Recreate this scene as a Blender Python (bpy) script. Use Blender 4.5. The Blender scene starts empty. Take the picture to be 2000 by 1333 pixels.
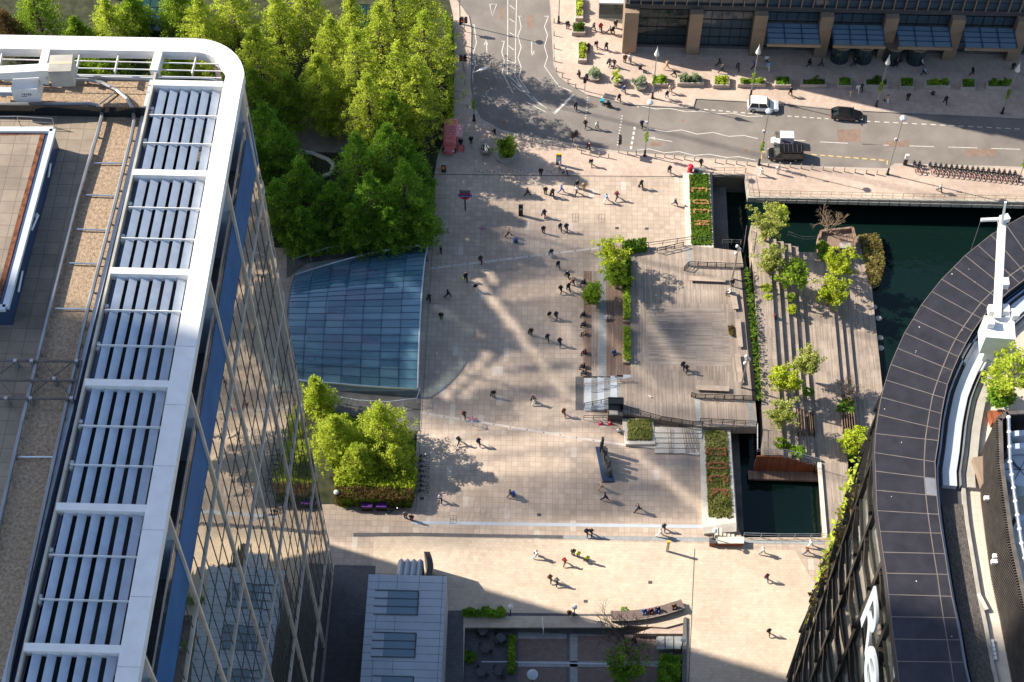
import bpy, bmesh, math, random
from mathutils import Vector, Matrix
from mathutils.geometry import tessellate_polygon
R = math.radians
S = bpy.context.scene
COL = S.collection
random.seed(7)
# ------------------------------------------------------------------ camera, sky, sun
F_PX, DEP, ROLL, YAW, CAM_H = 3430., R(56.6), R(.35), R(1.2), 195.
_f = Vector((-math.sin(YAW)*math.cos(DEP), math.cos(YAW)*math.cos(DEP), -math.sin(DEP)))
_r = Vector((math.cos(YAW), math.sin(YAW), 0)); _u = _r.cross(_f)
_r, _u = _r*math.cos(ROLL)+_u*math.sin(ROLL), _u*math.cos(ROLL)-_r*math.sin(ROLL)
cam = bpy.data.objects.new('camera', bpy.data.cameras.new('camera')); COL.objects.link(cam)
cam.data.sensor_width = 36; cam.data.lens = F_PX*36/2000; cam.data.clip_start = 1; cam.data.clip_end = 6000
m = Matrix((_r, _u, -_f)).transposed().to_4x4(); m.translation = (0, 0, CAM_H); cam.matrix_world = m
S.camera = cam
SUN_EL, SUN_AZ = R(36), R(-16)          # shadows run towards +x and a little towards the camera
SH = Vector((math.cos(SUN_AZ), math.sin(SUN_AZ), 0))      # direction the shadows run on the ground
TO_SUN = Vector((-SH.x*math.cos(SUN_EL), -SH.y*math.cos(SUN_EL), math.sin(SUN_EL)))
sun = bpy.data.objects.new('sun', bpy.data.lights.new('sun', 'SUN')); COL.objects.link(sun)
sun.data.energy = 4.8; sun.data.angle = R(.53); sun.data.color = (1, .915, .78)
sun.rotation_euler = TO_SUN.to_track_quat('Z', 'Y').to_euler(); sun.location = TO_SUN*900
W = bpy.data.worlds.new('World'); S.world = W; W.use_nodes = True
nt = W.node_tree; sk = nt.nodes.new('ShaderNodeTexSky'); sk.sky_type = 'NISHITA'; sk.sun_disc = False
sk.sun_elevation = SUN_EL; sk.sun_rotation = math.atan2(TO_SUN.x, TO_SUN.y)
nt.links.new(sk.outputs[0], nt.nodes['Background'].inputs[0]); nt.nodes['Background'].inputs[1].default_value = .118
S.view_settings.view_transform = 'Standard'; S.view_settings.look = 'None'; S.view_settings.exposure = 1.06
S.cycles.max_bounces = 8; S.cycles.diffuse_bounces = 3; S.cycles.glossy_bounces = 3; S.cycles.transparent_max_bounces = 8
S.cycles.caustics_reflective = False; S.cycles.caustics_refractive = False

def at(px, py, z=0.):
    d = _f + _r*((px-1000)/F_PX) - _u*((py-666.5)/F_PX)
    t = (z-CAM_H)/d.z
    return Vector((d.x*t, d.y*t, z))
def ats(pts, z=0.): return [at(p[0], p[1], z) for p in pts]
def crop(ox, oy, s, pts): return [(ox+p[0]*s, oy+p[1]*s) for p in pts]

# ------------------------------------------------------------------ helpers
class MB:
    def __init__(s): s.v = []; s.f = []; s.mi = []
    def add(s, vs, fs, mi=0):
        b = len(s.v); s.v += [tuple(v) for v in vs]; s.f += [tuple(i+b for i in f) for f in fs]; s.mi += [mi]*len(fs)
        return s
    def box(s, x0, y0, z0, x1, y1, z1, mi=0):
        return s.add([(x0,y0,z0),(x1,y0,z0),(x1,y1,z0),(x0,y1,z0),(x0,y0,z1),(x1,y0,z1),(x1,y1,z1),(x0,y1,z1)],
            [(3,2,1,0),(4,5,6,7),(0,1,5,4),(1,2,6,5),(2,3,7,6),(3,0,4,7)], mi)
    def obox(s, c, sz, rz=0, mi=0, tilt=0):
        M = Matrix.Translation(c) @ Matrix.Rotation(rz, 4, 'Z') @ Matrix.Rotation(tilt, 4, 'X')
        x, y, z = sz[0]/2, sz[1]/2, sz[2]
        vs = [M @ Vector(p) for p in [(-x,-y,0),(x,-y,0),(x,y,0),(-x,y,0),(-x,-y,z),(x,-y,z),(x,y,z),(-x,y,z)]]
        return s.add(vs, [(3,2,1,0),(4,5,6,7),(0,1,5,4),(1,2,6,5),(2,3,7,6),(3,0,4,7)], mi)
    def prism(s, pts, z0, z1, mi=0):
        p = [(q[0], q[1]) for q in pts]; n = len(p)
        if sum(p[i][0]*p[(i+1)%n][1]-p[(i+1)%n][0]*p[i][1] for i in range(n)) < 0: p.reverse()
        fs = [tuple(range(n-1, -1, -1)), tuple(range(n, 2*n))]+[(i, (i+1)%n, n+(i+1)%n, n+i) for i in range(n)]
        return s.add([(a, b, z0) for a, b in p]+[(a, b, z1) for a, b in p], fs, mi)
    def bar(s, p, q, w, h, mi=0):
        p, q = Vector(p), Vector(q); d = (q-p).normalized()
        a = d.cross(Vector((0,0,1)))
        a = Vector((1,0,0)) if a.length < 1e-4 else a.normalized()
        b = a.cross(d).normalized(); a = a*w/2; b = b*h/2
        vs = [p-a-b, p+a-b, p+a+b, p-a+b, q-a-b, q+a-b, q+a+b, q-a+b]
        return s.add(vs, [(0,1,2,3),(7,6,5,4),(0,4,5,1),(1,5,6,2),(2,6,7,3),(3,7,4,0)], mi)
    def tube(s, p, q, r0, r1=None, n=8, mi=0):
        p, q = Vector(p), Vector(q); r1 = r0 if r1 is None else r1; d = (q-p).normalized()
        a = d.orthogonal().normalized(); b = d.cross(a); vs = []
        for c, r in ((p, r0), (q, r1)):
            vs += [c+(a*math.cos(2*math.pi*i/n)+b*math.sin(2*math.pi*i/n))*r for i in range(n)]
        fs = [(i, (i+1)%n, n+(i+1)%n, n+i) for i in range(n)]+[tuple(range(n-1,-1,-1)), tuple(range(n,2*n))]
        return s.add(vs, fs, mi)
    def path(s, pts, r, n=6, mi=0):
        for a, b in zip(pts, pts[1:]): s.tube(a, b, r, r, n, mi)
        return s
    def lathe(s, c, prof, n=16, mi=0):
        vs = [(c[0]+r*math.cos(2*math.pi*i/n), c[1]+r*math.sin(2*math.pi*i/n), c[2]+z) for r, z in prof for i in range(n)]
        fs = [(k*n+i, k*n+(i+1)%n, (k+1)*n+(i+1)%n, (k+1)*n+i) for k in range(len(prof)-1) for i in range(n)]
        fs += [tuple(range(n-1,-1,-1)), tuple(range((len(prof)-1)*n, len(prof)*n))]
        return s.add(vs, fs, mi)
    def ball(s, c, r, n=10, mi=0):
        r = (r, r, r) if not hasattr(r, '__len__') else r; k = max(4, n//2); vs = []
        for j in range(1, k):
            t = math.pi*j/k
            vs += [(c[0]+r[0]*math.sin(t)*math.cos(2*math.pi*i/n), c[1]+r[1]*math.sin(t)*math.sin(2*math.pi*i/n), c[2]-r[2]*math.cos(t)) for i in range(n)]
        vs += [(c[0], c[1], c[2]-r[2]), (c[0], c[1], c[2]+r[2])]; L = len(vs)
        fs = [(j*n+i, j*n+(i+1)%n, (j+1)*n+(i+1)%n, (j+1)*n+i) for j in range(k-2) for i in range(n)]
        fs += [((i+1)%n, i, L-2) for i in range(n)]+[((k-2)*n+i, (k-2)*n+(i+1)%n, L-1) for i in range(n)]
        return s.add(vs, fs, mi)
    def quad(s, *p, mi=0): return s.add(p, [tuple(range(len(p)))], mi)
    def strip(s, pts, w, z, mi=0, closed=False):
        """flat ribbon along a polyline"""
        P = [Vector((p[0], p[1])) for p in pts]; n = len(P); L = []
        for i in range(n):
            d = (P[min(i+1, n-1)]-P[max(i-1, 0)]).normalized(); k = Vector((-d.y, d.x))*w/2
            L += [(P[i].x-k.x, P[i].y-k.y, z), (P[i].x+k.x, P[i].y+k.y, z)]
        return s.add(L, [(2*i, 2*i+2, 2*i+3, 2*i+1) for i in range(n-1)], mi)
    def wall(s, pts, z0, z1, t, mi=0):
        """upright wall of thickness t along a polyline"""
        for a, b in zip(pts, pts[1:]):
            s.bar((a[0], a[1], (z0+z1)/2), (b[0], b[1], (z0+z1)/2), t, z1-z0, mi)
        return s
    def mesh(s, name, mats):
        me = bpy.data.meshes.new(name); me.from_pydata(s.v, [], s.f)
        mats = mats if isinstance(mats, (list, tuple)) else [mats]
        for k in mats: me.materials.append(k)
        if len(mats) > 1: me.polygons.foreach_set('material_index', s.mi)
        return me
    def build(s, name, mats, parent=None, local=False, smooth=False):
        if parent is not None and not local:
            o = Vector((0,0,0)); q = parent
            while q: o = o+q.location; q = q.parent
            s.v = [(v[0]-o.x, v[1]-o.y, v[2]-o.z) for v in s.v]
        me = s.mesh(name, mats)
        if smooth: me.polygons.foreach_set('use_smooth', [True]*len(me.polygons))
        ob = bpy.data.objects.new(name, me); COL.objects.link(ob)
        if parent is not None: ob.parent = parent
        return ob
def slab(outer, holes, z0, z1, name, mat_):
    loops = [[Vector((p[0], p[1], z1)) for p in l] for l in [outer]+holes]
    tris = tessellate_polygon(loops); flat = [p for l in loops for p in l]; mb = MB(); fs = []
    for t in tris:
        a, b, c = (flat[i] for i in t)
        fs.append(t if (b-a).cross(c-a).z > 0 else t[::-1])
    mb.add(flat, fs)
    for l in loops:
        for a, b in zip(l, l[1:]+l[:1]): mb.quad((a.x,a.y,z0),(b.x,b.y,z0),(b.x,b.y,z1),(a.x,a.y,z1))
    o = mb.build(name, mat_); o['kind'] = 'structure'; return o
def struct(o, kind='structure'): o['kind'] = kind; return o
def tag(o, label, cat, group=None):
    o['label'] = label; o['category'] = cat
    if group: o['group'] = group
    return o
def thing(name, label, cat, loc=(0,0,0), rz=0, group=None):
    o = bpy.data.objects.new(name, None); COL.objects.link(o); o.location = loc; o.rotation_euler = (0, 0, rz)
    o.empty_display_size = .3
    return tag(o, label, cat, group)
KIDS = {}
def dup(src, loc, rz=0, label=None, scale=None):
    c = src.copy(); COL.objects.link(c); c.location = loc; c.rotation_euler = (0, 0, rz)
    if scale: c.scale = (scale,)*3
    if label: c['label'] = label
    for k in list(src.children):
        d = k.copy(); COL.objects.link(d); d.parent = c
        for g in list(k.children):
            e = g.copy(); COL.objects.link(e); e.parent = d
    return c

# ------------------------------------------------------------------ materials
M = {}
def mat(name, col, rough=.8, metal=0., var=.12, scale=.6, spec=.3, bump=0., col2=None, detail=4, coat=0):
    k = bpy.data.materials.new(name); k.use_nodes = True; n = k.node_tree.nodes; l = k.node_tree.links
    b = n['Principled BSDF']; b.inputs['Roughness'].default_value = rough; b.inputs['Metallic'].default_value = metal
    b.inputs['Specular IOR Level'].default_value = spec; b.inputs['Coat Weight'].default_value = coat
    g = n.new('ShaderNodeNewGeometry'); t = n.new('ShaderNodeTexNoise'); t.inputs['Scale'].default_value = scale
    t.inputs['Detail'].default_value = detail; t.inputs['Roughness'].default_value = .6
    l.new(g.outputs['Position'], t.inputs['Vector'])
    rp = n.new('ShaderNodeValToRGB'); e = rp.color_ramp.elements
    c2 = col2 or tuple(c*(1-2*var) for c in col); c1 = tuple(min(1, c*(1+var)) for c in col) if not col2 else col
    e[0].position = .3; e[1].position = .7; e[0].color = (*c2, 1); e[1].color = (*c1, 1)
    l.new(t.outputs['Fac'], rp.inputs['Fac']); l.new(rp.outputs['Color'], b.inputs['Base Color'])
    if bump:
        t2 = n.new('ShaderNodeTexNoise'); t2.inputs['Scale'].default_value = 14; l.new(g.outputs['Position'], t2.inputs['Vector'])
        bp = n.new('ShaderNodeBump'); bp.inputs['Strength'].default_value = bump; bp.inputs['Distance'].default_value = .1
        l.new(t2.outputs['Fac'], bp.inputs['Height']); l.new(bp.outputs[0], b.inputs['Normal'])
    M[name] = k; return k
def paving(name, col, tile=(.9, .6), joint=.7, var=.14, offset=.5, odd=None, odd_amt=.06, mortar=.025, stain=.10, rot=0):
    """bond of slabs: brick texture for the joints, white noise per slab for the tint"""
    k = mat(name, col, .75, 0, stain, .12, .25); n = k.node_tree.nodes; l = k.node_tree.links; b = n['Principled BSDF']
    g = [x for x in n if x.type == 'NEW_GEOMETRY'][0]; rp = [x for x in n if x.type == 'VALTORGB'][0]
    mp = n.new('ShaderNodeMapping'); mp.inputs['Rotation'].default_value = (0, 0, rot); l.new(g.outputs['Position'], mp.inputs['Vector'])
    br = n.new('ShaderNodeTexBrick'); br.offset = offset; br.squash = 1; br.inputs['Scale'].default_value = 1
    br.inputs['Brick Width'].default_value = tile[0]; br.inputs['Row Height'].default_value = tile[1]
    br.inputs['Mortar Size'].default_value = mortar; br.inputs['Mortar Smooth'].default_value = .3
    br.inputs['Color1'].default_value = (1-var, 1-var, 1-var, 1); br.inputs['Color2'].default_value = (1+var, 1+var*.95, 1+var*.9, 1)
    br.inputs['Mortar'].default_value = (joint, joint, joint, 1); l.new(mp.outputs[0], br.inputs['Vector'])
    mx = n.new('ShaderNodeMix'); mx.data_type = 'RGBA'; mx.blend_type = 'MULTIPLY'; mx.inputs[0].default_value = 1
    l.new(rp.outputs[0], mx.inputs[6]); l.new(br.outputs['Color'], mx.inputs[7]); out = mx.outputs[2]
    if odd:
        sc = n.new('ShaderNodeVectorMath'); sc.operation = 'DIVIDE'; sc.inputs[1].default_value = (tile[0], tile[1]*2, 1e6)
        l.new(mp.outputs[0], sc.inputs[0])
        fl = n.new('ShaderNodeVectorMath'); fl.operation = 'FLOOR'; l.new(sc.outputs[0], fl.inputs[0])
        wn = n.new('ShaderNodeTexWhiteNoise'); wn.noise_dimensions = '3D'; l.new(fl.outputs[0], wn.inputs['Vector'])
        th = n.new('ShaderNodeMath'); th.operation = 'LESS_THAN'; th.inputs[1].default_value = odd_amt; l.new(wn.outputs['Value'], th.inputs[0])
        ml = n.new('ShaderNodeMath'); ml.operation = 'MULTIPLY'; ml.inputs[1].default_value = .7; l.new(th.outputs[0], ml.inputs[0])
        m2 = n.new('ShaderNodeMix'); m2.data_type = 'RGBA'; m2.inputs[7].default_value = (*odd, 1)
        l.new(ml.outputs[0], m2.inputs[0]); l.new(out, m2.inputs[6]); out = m2.outputs[2]
    t3 = n.new('ShaderNodeTexNoise'); t3.inputs['Scale'].default_value = 1.1; t3.inputs['Detail'].default_value = 8; t3.inputs['Roughness'].default_value = .7; l.new(g.outputs['Position'], t3.inputs['Vector'])
    r3 = n.new('ShaderNodeValToRGB'); r3.color_ramp.elements[0].position = .34; r3.color_ramp.elements[1].position = .56; r3.color_ramp.elements[0].color = (.89,.875,.86,1); l.new(t3.outputs['Fac'], r3.inputs['Fac'])
    m3 = n.new('ShaderNodeMix'); m3.data_type = 'RGBA'; m3.blend_type = 'MULTIPLY'; m3.inputs[0].default_value = 1; l.new(out, m3.inputs[6]); l.new(r3.outputs[0], m3.inputs[7]); out = m3.outputs[2]
    l.new(out, b.inputs['Base Color']); return k
def planks(name, col, w=.16, along='Y', var=.22, rough=.75):
    k = mat(name, col, rough, 0, .1, .5, .2); n = k.node_tree.nodes; l = k.node_tree.links; b = n['Principled BSDF']
    g = [x for x in n if x.type == 'NEW_GEOMETRY'][0]; rp = [x for x in n if x.type == 'VALTORGB'][0]
    mp = n.new('ShaderNodeMapping'); mp.inputs['Rotation'].default_value = (0, 0, R(90) if along == 'Y' else 0); l.new(g.outputs['Position'], mp.inputs['Vector'])
    br = n.new('ShaderNodeTexBrick'); br.offset = .37; br.inputs['Scale'].default_value = 1; br.inputs['Brick Width'].default_value = 3.6
    br.inputs['Row Height'].default_value = w; br.inputs['Mortar Size'].default_value = .012; br.inputs['Mortar Smooth'].default_value = .2
    br.inputs['Color1'].default_value = (1-var, 1-var, 1-var, 1); br.inputs['Color2'].default_value = (1+var, 1+var, 1+var, 1)
    br.inputs['Mortar'].default_value = (.4, .38, .36, 1); l.new(mp.outputs[0], br.inputs['Vector'])
    mx = n.new('ShaderNodeMix'); mx.data_type = 'RGBA'; mx.blend_type = 'MULTIPLY'; mx.inputs[0].default_value = 1
    l.new(rp.outputs[0], mx.inputs[6]); l.new(br.outputs['Color'], mx.inputs[7]); l.new(mx.outputs[2], b.inputs['Base Color']); return k
def leafmat(name, dark, light, trans=.42):
    k = bpy.data.materials.new(name); k.use_nodes = True; n = k.node_tree.nodes; l = k.node_tree.links; n.remove(n['Principled BSDF'])
    g = n.new('ShaderNodeNewGeometry'); rp = n.new('ShaderNodeValToRGB'); e = rp.color_ramp.elements
    e[0].color = (*dark, 1); e[1].color = (*light, 1); e[0].position = .1; e[1].position = .9
    t = n.new('ShaderNodeTexNoise'); t.inputs['Scale'].default_value = .55; l.new(g.outputs['Position'], t.inputs['Vector'])
    a = n.new('ShaderNodeMath'); a.operation = 'MULTIPLY_ADD'; a.inputs[1].default_value = .55; l.new(g.outputs['Random Per Island'], a.inputs[0])
    m_ = n.new('ShaderNodeMath'); m_.operation = 'MULTIPLY_ADD'; m_.inputs[1].default_value = 1.6; m_.inputs[2].default_value = -.55
    l.new(t.outputs['Fac'], m_.inputs[0]); l.new(m_.outputs[0], a.inputs[2]); l.new(a.outputs[0], rp.inputs['Fac'])
    d = n.new('ShaderNodeBsdfDiffuse'); tr = n.new('ShaderNodeBsdfTranslucent'); mx = n.new('ShaderNodeMixShader'); mx.inputs[0].default_value = trans
    l.new(rp.outputs[0], d.inputs[0]); l.new(rp.outputs[0], tr.inputs[0]); l.new(d.outputs[0], mx.inputs[1]); l.new(tr.outputs[0], mx.inputs[2])
    l.new(mx.outputs[0], n['Material Output'].inputs[0]); M[name] = k; return k
def glass(name, col, rough=.03, ior=1.6, wave=0., clear=0., tint=(.6,.75,.85), wscale=.25):
    k = bpy.data.materials.new(name); k.use_nodes = True; n = k.node_tree.nodes; l = k.node_tree.links; b = n['Principled BSDF']
    b.inputs['Base Color'].default_value = (*col, 1); b.inputs['Roughness'].default_value = rough; b.inputs['IOR'].default_value = ior
    if wave:
        g = n.new('ShaderNodeNewGeometry'); t = n.new('ShaderNodeTexNoise'); t.inputs['Scale'].default_value = wscale; t.inputs['Detail'].default_value = 2
        l.new(g.outputs['Position'], t.inputs['Vector']); bp = n.new('ShaderNodeBump'); bp.inputs['Strength'].default_value = wave; bp.inputs['Distance'].default_value = .2
        l.new(t.outputs['Fac'], bp.inputs['Height']); l.new(bp.outputs[0], b.inputs['Normal'])
    if clear:
        tr = n.new('ShaderNodeBsdfTransparent'); tr.inputs[0].default_value = (*tint, 1); mx = n.new('ShaderNodeMixShader'); mx.inputs[0].default_value = clear
        l.new(b.outputs[0], mx.inputs[1]); l.new(tr.outputs[0], mx.inputs[2]); l.new(mx.outputs[0], n['Material Output'].inputs[0])
    M[name] = k; return k
paving('plaza_paving', (.47,.375,.30), (.75,.75), .74, .10, 0., (.54,.48,.42), .022, .032, .13)
paving('pale_paving', (.56,.455,.35), (.6,.4), .86, .07, .5, (.58,.46,.35), .035)
paving('pink_paving', (.50,.385,.315), (.6,.6), .85, .07, .5)
paving('dark_paving', (.12,.115,.12), (.6,.4), .75, .1, .5)
paving('brick_paving', (.19,.14,.125), (.5,.25), .75, .13, .5)
paving('grey_paving', (.30,.31,.31), (.9,.45), .75, .08, .5)
paving('roof_slab', (.29,.235,.18), (1.1,1.1), .6, .10, 0., None, 0, .03, .25)
paving('roof_slab_dark', (.16,.155,.15), (1.1,1.1), .6, .12, 0., None, 0, .03, .25)
paving('terrace_tile', (.62,.53,.43), (1.2,1.2), .8, .04, 0.)
mat('asphalt', (.215,.19,.172), .9, 0, .13, .22, .2, .3, None, 9); mat('asphalt_patch', (.24,.165,.13), .9, 0, .12, 1.5, .2)
mat('base_soil', (.10,.09,.075), .95); mat('park_soil', (.045,.05,.025), .95, 0, .3, .8)
mat('path_gravel', (.24,.20,.18), .95, 0, .1, 1.)
mat('white_line', (.62,.585,.53), .7, 0, .12, 2.5); mat('yellow_line', (.70,.47,.16), .7, 0, .12, 2.5)
mat('kerb_stone', (.42,.36,.31), .8); mat('dark_joint', (.10,.09,.085), .9); mat('pale_band', (.56,.50,.45), .8)
mat('concrete', (.40,.37,.32), .85, 0, .15, .5); mat('pale_concrete', (.58,.53,.46), .85, 0, .1, .5); mat('dark_concrete', (.13,.125,.12), .9, 0, .2, .5)
mat('gravel', (.48,.36,.25), .95, 0, .30, 4.2, .1, .9, (.20,.14,.09), 7)
mat('gravel_dark', (.15,.135,.125), .95, 0, .35, 6., .1, .8, (.05,.045,.04), 6)
planks('deck_wood', (.34,.275,.225)); planks('deck_wood_across', (.36,.295,.245), .16, 'X'); planks('deck_brown', (.27,.185,.14))
planks('red_timber', (.27,.085,.04), .2); mat('bench_wood', (.42,.33,.26), .7, 0, .12, 1.)
mat('white_metal', (.72,.71,.70), .45, 0, .03, .9, .3, 0, (.64,.61,.57), 6); mat('blue_grey_metal', (.46,.51,.58), .5, 0, .04, 1.1, .2, 0, (.36,.41,.48), 5); mat('grey_metal', (.38,.38,.38), .4, .6)
mat('black_metal', (.025,.027,.03), .45, .3); mat('steel', (.55,.55,.55), .3, .9); mat('dark_grey', (.07,.07,.075), .6)
mat('navy_panel', (.035,.06,.12), .4); mat('spandrel', (.03,.11,.26), .6, 0, .1, .4, .1); mat('bronze', (.31,.23,.165), .45, .15, .1, .3)
mat('black_roof', (.036,.034,.043), .48, 0, .2, .9, .35, 0, (.020,.019,.024), 8); mat('joint_light', (.18,.15,.13), .8); mat('diagrid', (.64,.53,.43), .5)
mat('frame_black', (.022,.02,.018), .4, .2); mat('cladding', (.46,.50,.54), .45, 0, .06, .3); mat('tan_concrete', (.50,.42,.30), .8, 0, .1, .6)
mat('moss', (.16,.06,.03), .95, 0, .35, 2.); mat('brown_steel', (.14,.12,.105), .6, .3, .2, 1.)
mat('water_bed', (.006,.016,.016), .9)
mat('pink_paint', (.68,.17,.17), .4); mat('pink_pale', (.75,.36,.38), .5); mat('red_paint', (.60,.02,.05), .4); mat('blue_paint', (.02,.08,.30), .45)
mat('yellow_paint', (.65,.42,.04), .5); mat('purple_paint', (.12,.035,.25), .5); mat('orange_paint', (.75,.22,.08), .5)
mat('rubber', (.012,.012,.012), .8); mat('car_white', (.80,.80,.80), .25, 0, .01, .5, .5, coat=.5); mat('car_black', (.012,.012,.014), .2, 0, .05, .5, .5, coat=.5)
mat('bark', (.13,.10,.075), .9, 0, .25, 3.); mat('pale_bark', (.34,.25,.17), .9, 0, .2, 3.); mat('lamp_glass', (.80,.78,.74), .3); mat('chrome', (.8,.8,.8), .06, 1., .02)
mat('faded_red', (.42,.20,.18), .5); mat('cyan', (.02,.33,.42), .5); mat('light_panel', (.35,.55,.65), .4); mat('reed', (.30,.24,.10), .95, 0, .3, 1.); mat('red_flower', (.40,.15,.07), .9, 0, .2, 3.)
glass('tower_glass', (.62,.575,.45), .015, 1.5, .10, 0, wscale=.35); M['tower_glass'].node_tree.nodes['Principled BSDF'].inputs['Metallic'].default_value = .92; glass('dark_glass', (.012,.018,.022), .04, 1.5, .05); glass('blue_glass', (.15,.23,.28), .12, 1.5)
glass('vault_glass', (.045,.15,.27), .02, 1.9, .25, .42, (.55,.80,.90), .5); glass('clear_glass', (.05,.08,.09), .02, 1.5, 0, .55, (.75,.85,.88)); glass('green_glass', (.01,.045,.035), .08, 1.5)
glass('car_glass', (.02,.03,.035), .03, 1.5); glass('facade_glass', (.42,.44,.41), .03, 1.5, .06, .22, (.80,.85,.84)); M['facade_glass'].node_tree.nodes['Principled BSDF'].inputs['Metallic'].default_value = .75; glass('office_glass', (.055,.085,.11), .1, 1.5)
glass('water', (.003,.011,.009), .06, 1.33, .16, 0, wscale=.9)
def panes(name, c1, c2, sx, sy):
    k = M[name]; n = k.node_tree.nodes; l = k.node_tree.links; b = n['Principled BSDF']; g = n.new('ShaderNodeNewGeometry')
    d = n.new('ShaderNodeVectorMath'); d.operation = 'DIVIDE'; d.inputs[1].default_value = (sx, sy, 1e6); l.new(g.outputs['Position'], d.inputs[0])
    f = n.new('ShaderNodeVectorMath'); f.operation = 'FLOOR'; l.new(d.outputs[0], f.inputs[0]); w = n.new('ShaderNodeTexWhiteNoise'); l.new(f.outputs[0], w.inputs['Vector'])
    rp = n.new('ShaderNodeValToRGB'); rp.color_ramp.elements[0].color = (*c1, 1); rp.color_ramp.elements[1].color = (*c2, 1); l.new(w.outputs['Value'], rp.inputs['Fac']); l.new(rp.outputs[0], b.inputs['Base Color'])
panes('vault_glass', (.04,.15,.25), (.19,.38,.49), 2.46, 1.02)  # paler pane tints stand in for reflected sky
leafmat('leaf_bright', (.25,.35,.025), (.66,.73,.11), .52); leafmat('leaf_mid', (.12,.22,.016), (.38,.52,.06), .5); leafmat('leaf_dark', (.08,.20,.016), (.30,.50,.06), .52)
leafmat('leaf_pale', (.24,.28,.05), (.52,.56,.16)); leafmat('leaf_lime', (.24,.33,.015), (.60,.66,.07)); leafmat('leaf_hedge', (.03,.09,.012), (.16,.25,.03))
leafmat('leaf_grass', (.11,.13,.03), (.36,.36,.11)); leafmat('leaf_brown', (.10,.06,.025), (.22,.16,.06)); leafmat('leaf_silver', (.14,.20,.10), (.42,.50,.30))
for nm, c in dict(black=(.014,.014,.017), navy=(.02,.03,.07), white=(.72,.70,.67), grey=(.20,.20,.21), tan=(.45,.28,.15), red=(.42,.03,.03), blue=(.05,.12,.35),
        light_blue=(.28,.42,.65), brown=(.16,.07,.03), orange=(.50,.17,.05), pink=(.60,.32,.30), lime=(.50,.62,.05), maroon=(.16,.025,.04), cream=(.60,.50,.38), green=(.06,.13,.07), charcoal=(.05,.05,.055), denim=(.07,.10,.18)).items():
    mat('cloth_'+nm, c, .85, 0, .05, 6.)
mat('skin', (.45,.27,.19), .6, 0, .03, 5.)
for nm, c in dict(dark=(.02,.013,.01), brown=(.09,.045,.02), fair=(.36,.24,.11), grey=(.35,.34,.33), red=(.30,.07,.03)).items(): mat('hair_'+nm, c, .7, 0, .05, 9.)
# ------------------------------------------------------------------ the ground, roads, dock
HOLE = ats([(1391,341),(1455,341),(1460,383),(2400,398)]) + [at(2400,1048)] + ats([(1612,1050),(1449,1050),(1441,1030),(1428,845),(1395,480)])
SUNK = [at(908,1226), at(1215,1226), at(1225,1222), at(1300,1226), at(1337,1216), at(1330,1500), at(900,1500)]
BIG = [Vector((-900,-200,0)), Vector((900,-200,0)), Vector((900,1500,0)), Vector((-900,1500,0))]
_h = list(HOLE); _h[2] = HOLE[2]+Vector((0,3.4,0)); _h[3] = HOLE[3]+Vector((0,3.4,0)); _h[1] = Vector((HOLE[1].x+.3, HOLE[2].y+3.5, 0)); _h[0] = Vector((HOLE[0].x, HOLE[2].y+3.5, 0))
slab(BIG, [_h, SUNK], -7, -.2, 'ground', M['base_soil'])
struct(MB().box(HOLE[0].x-.2, HOLE[0].y-.1, -4.2, HOLE[1].x+.3, HOLE[0].y+.6, -.02).build('quay_wall', M['dark_concrete']))  # dark concrete puts this wall's shade into its colour
mb = MB().box(15, 60, -7.2, 400, 158, -6.9); struct(mb.build('dock_bed', M['water_bed']))
mb = MB().quad((20,70,-3.7),(400,70,-3.7),(400,158,-3.7),(20,158,-3.7)); struct(mb.build('water', M['water']))
# road sheet
KL = [(872,-60),(890,0),(914,32),(919,57),(917,169),(923,203),(938,233),(978,255),(1039,270),(1130,284),(1200,296),(1240,300),(1400,312),(1480,320),(1600,327),(1735,331),(1748,321),(2000,328),(2400,342)]
KN = [(1074,-60),(1075,0),(1077,20),(1083,128),(1093,149),(1110,162),(1147,184),(1227,203),(1345,210),(1353,208),(1359,192),(1519,201),(1632,213),(1750,219),(2000,231),(2400,250)]
mb = MB().quad(*[(p.x, p.y, -.12) for p in (at(700,-70), at(2500,-70), at(2500,352), at(1380,325), at(700,325))]); struct(mb.build('road', M['asphalt']))
# plaza with the dock and the sunken court cut out
PL = ats(KL)+[at(2400,398)]; PL = ats(KL)+[HOLE[3], HOLE[2], HOLE[1], HOLE[0], HOLE[9], HOLE[8], HOLE[7], HOLE[6], HOLE[5], HOLE[4]]
far = [Vector((250, HOLE[4].y, 0)), Vector((250, 20, 0)), Vector((-300, 20, 0)), Vector((-300, 230, 0))]
yb = at(1000,1053).y
PLZ = ats(KL)+[HOLE[3],HOLE[2],HOLE[1],HOLE[0],HOLE[9],HOLE[8],HOLE[7],HOLE[6],HOLE[5],HOLE[4]]+far
slab(PLZ, [SUNK], -.3, 0, 'plaza', M['plaza_paving'])
def sheet(name, pts, z, m_, th=.004):
    return struct(MB().prism(pts, z-th*.9, z).build(name, M[m_]))
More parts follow.
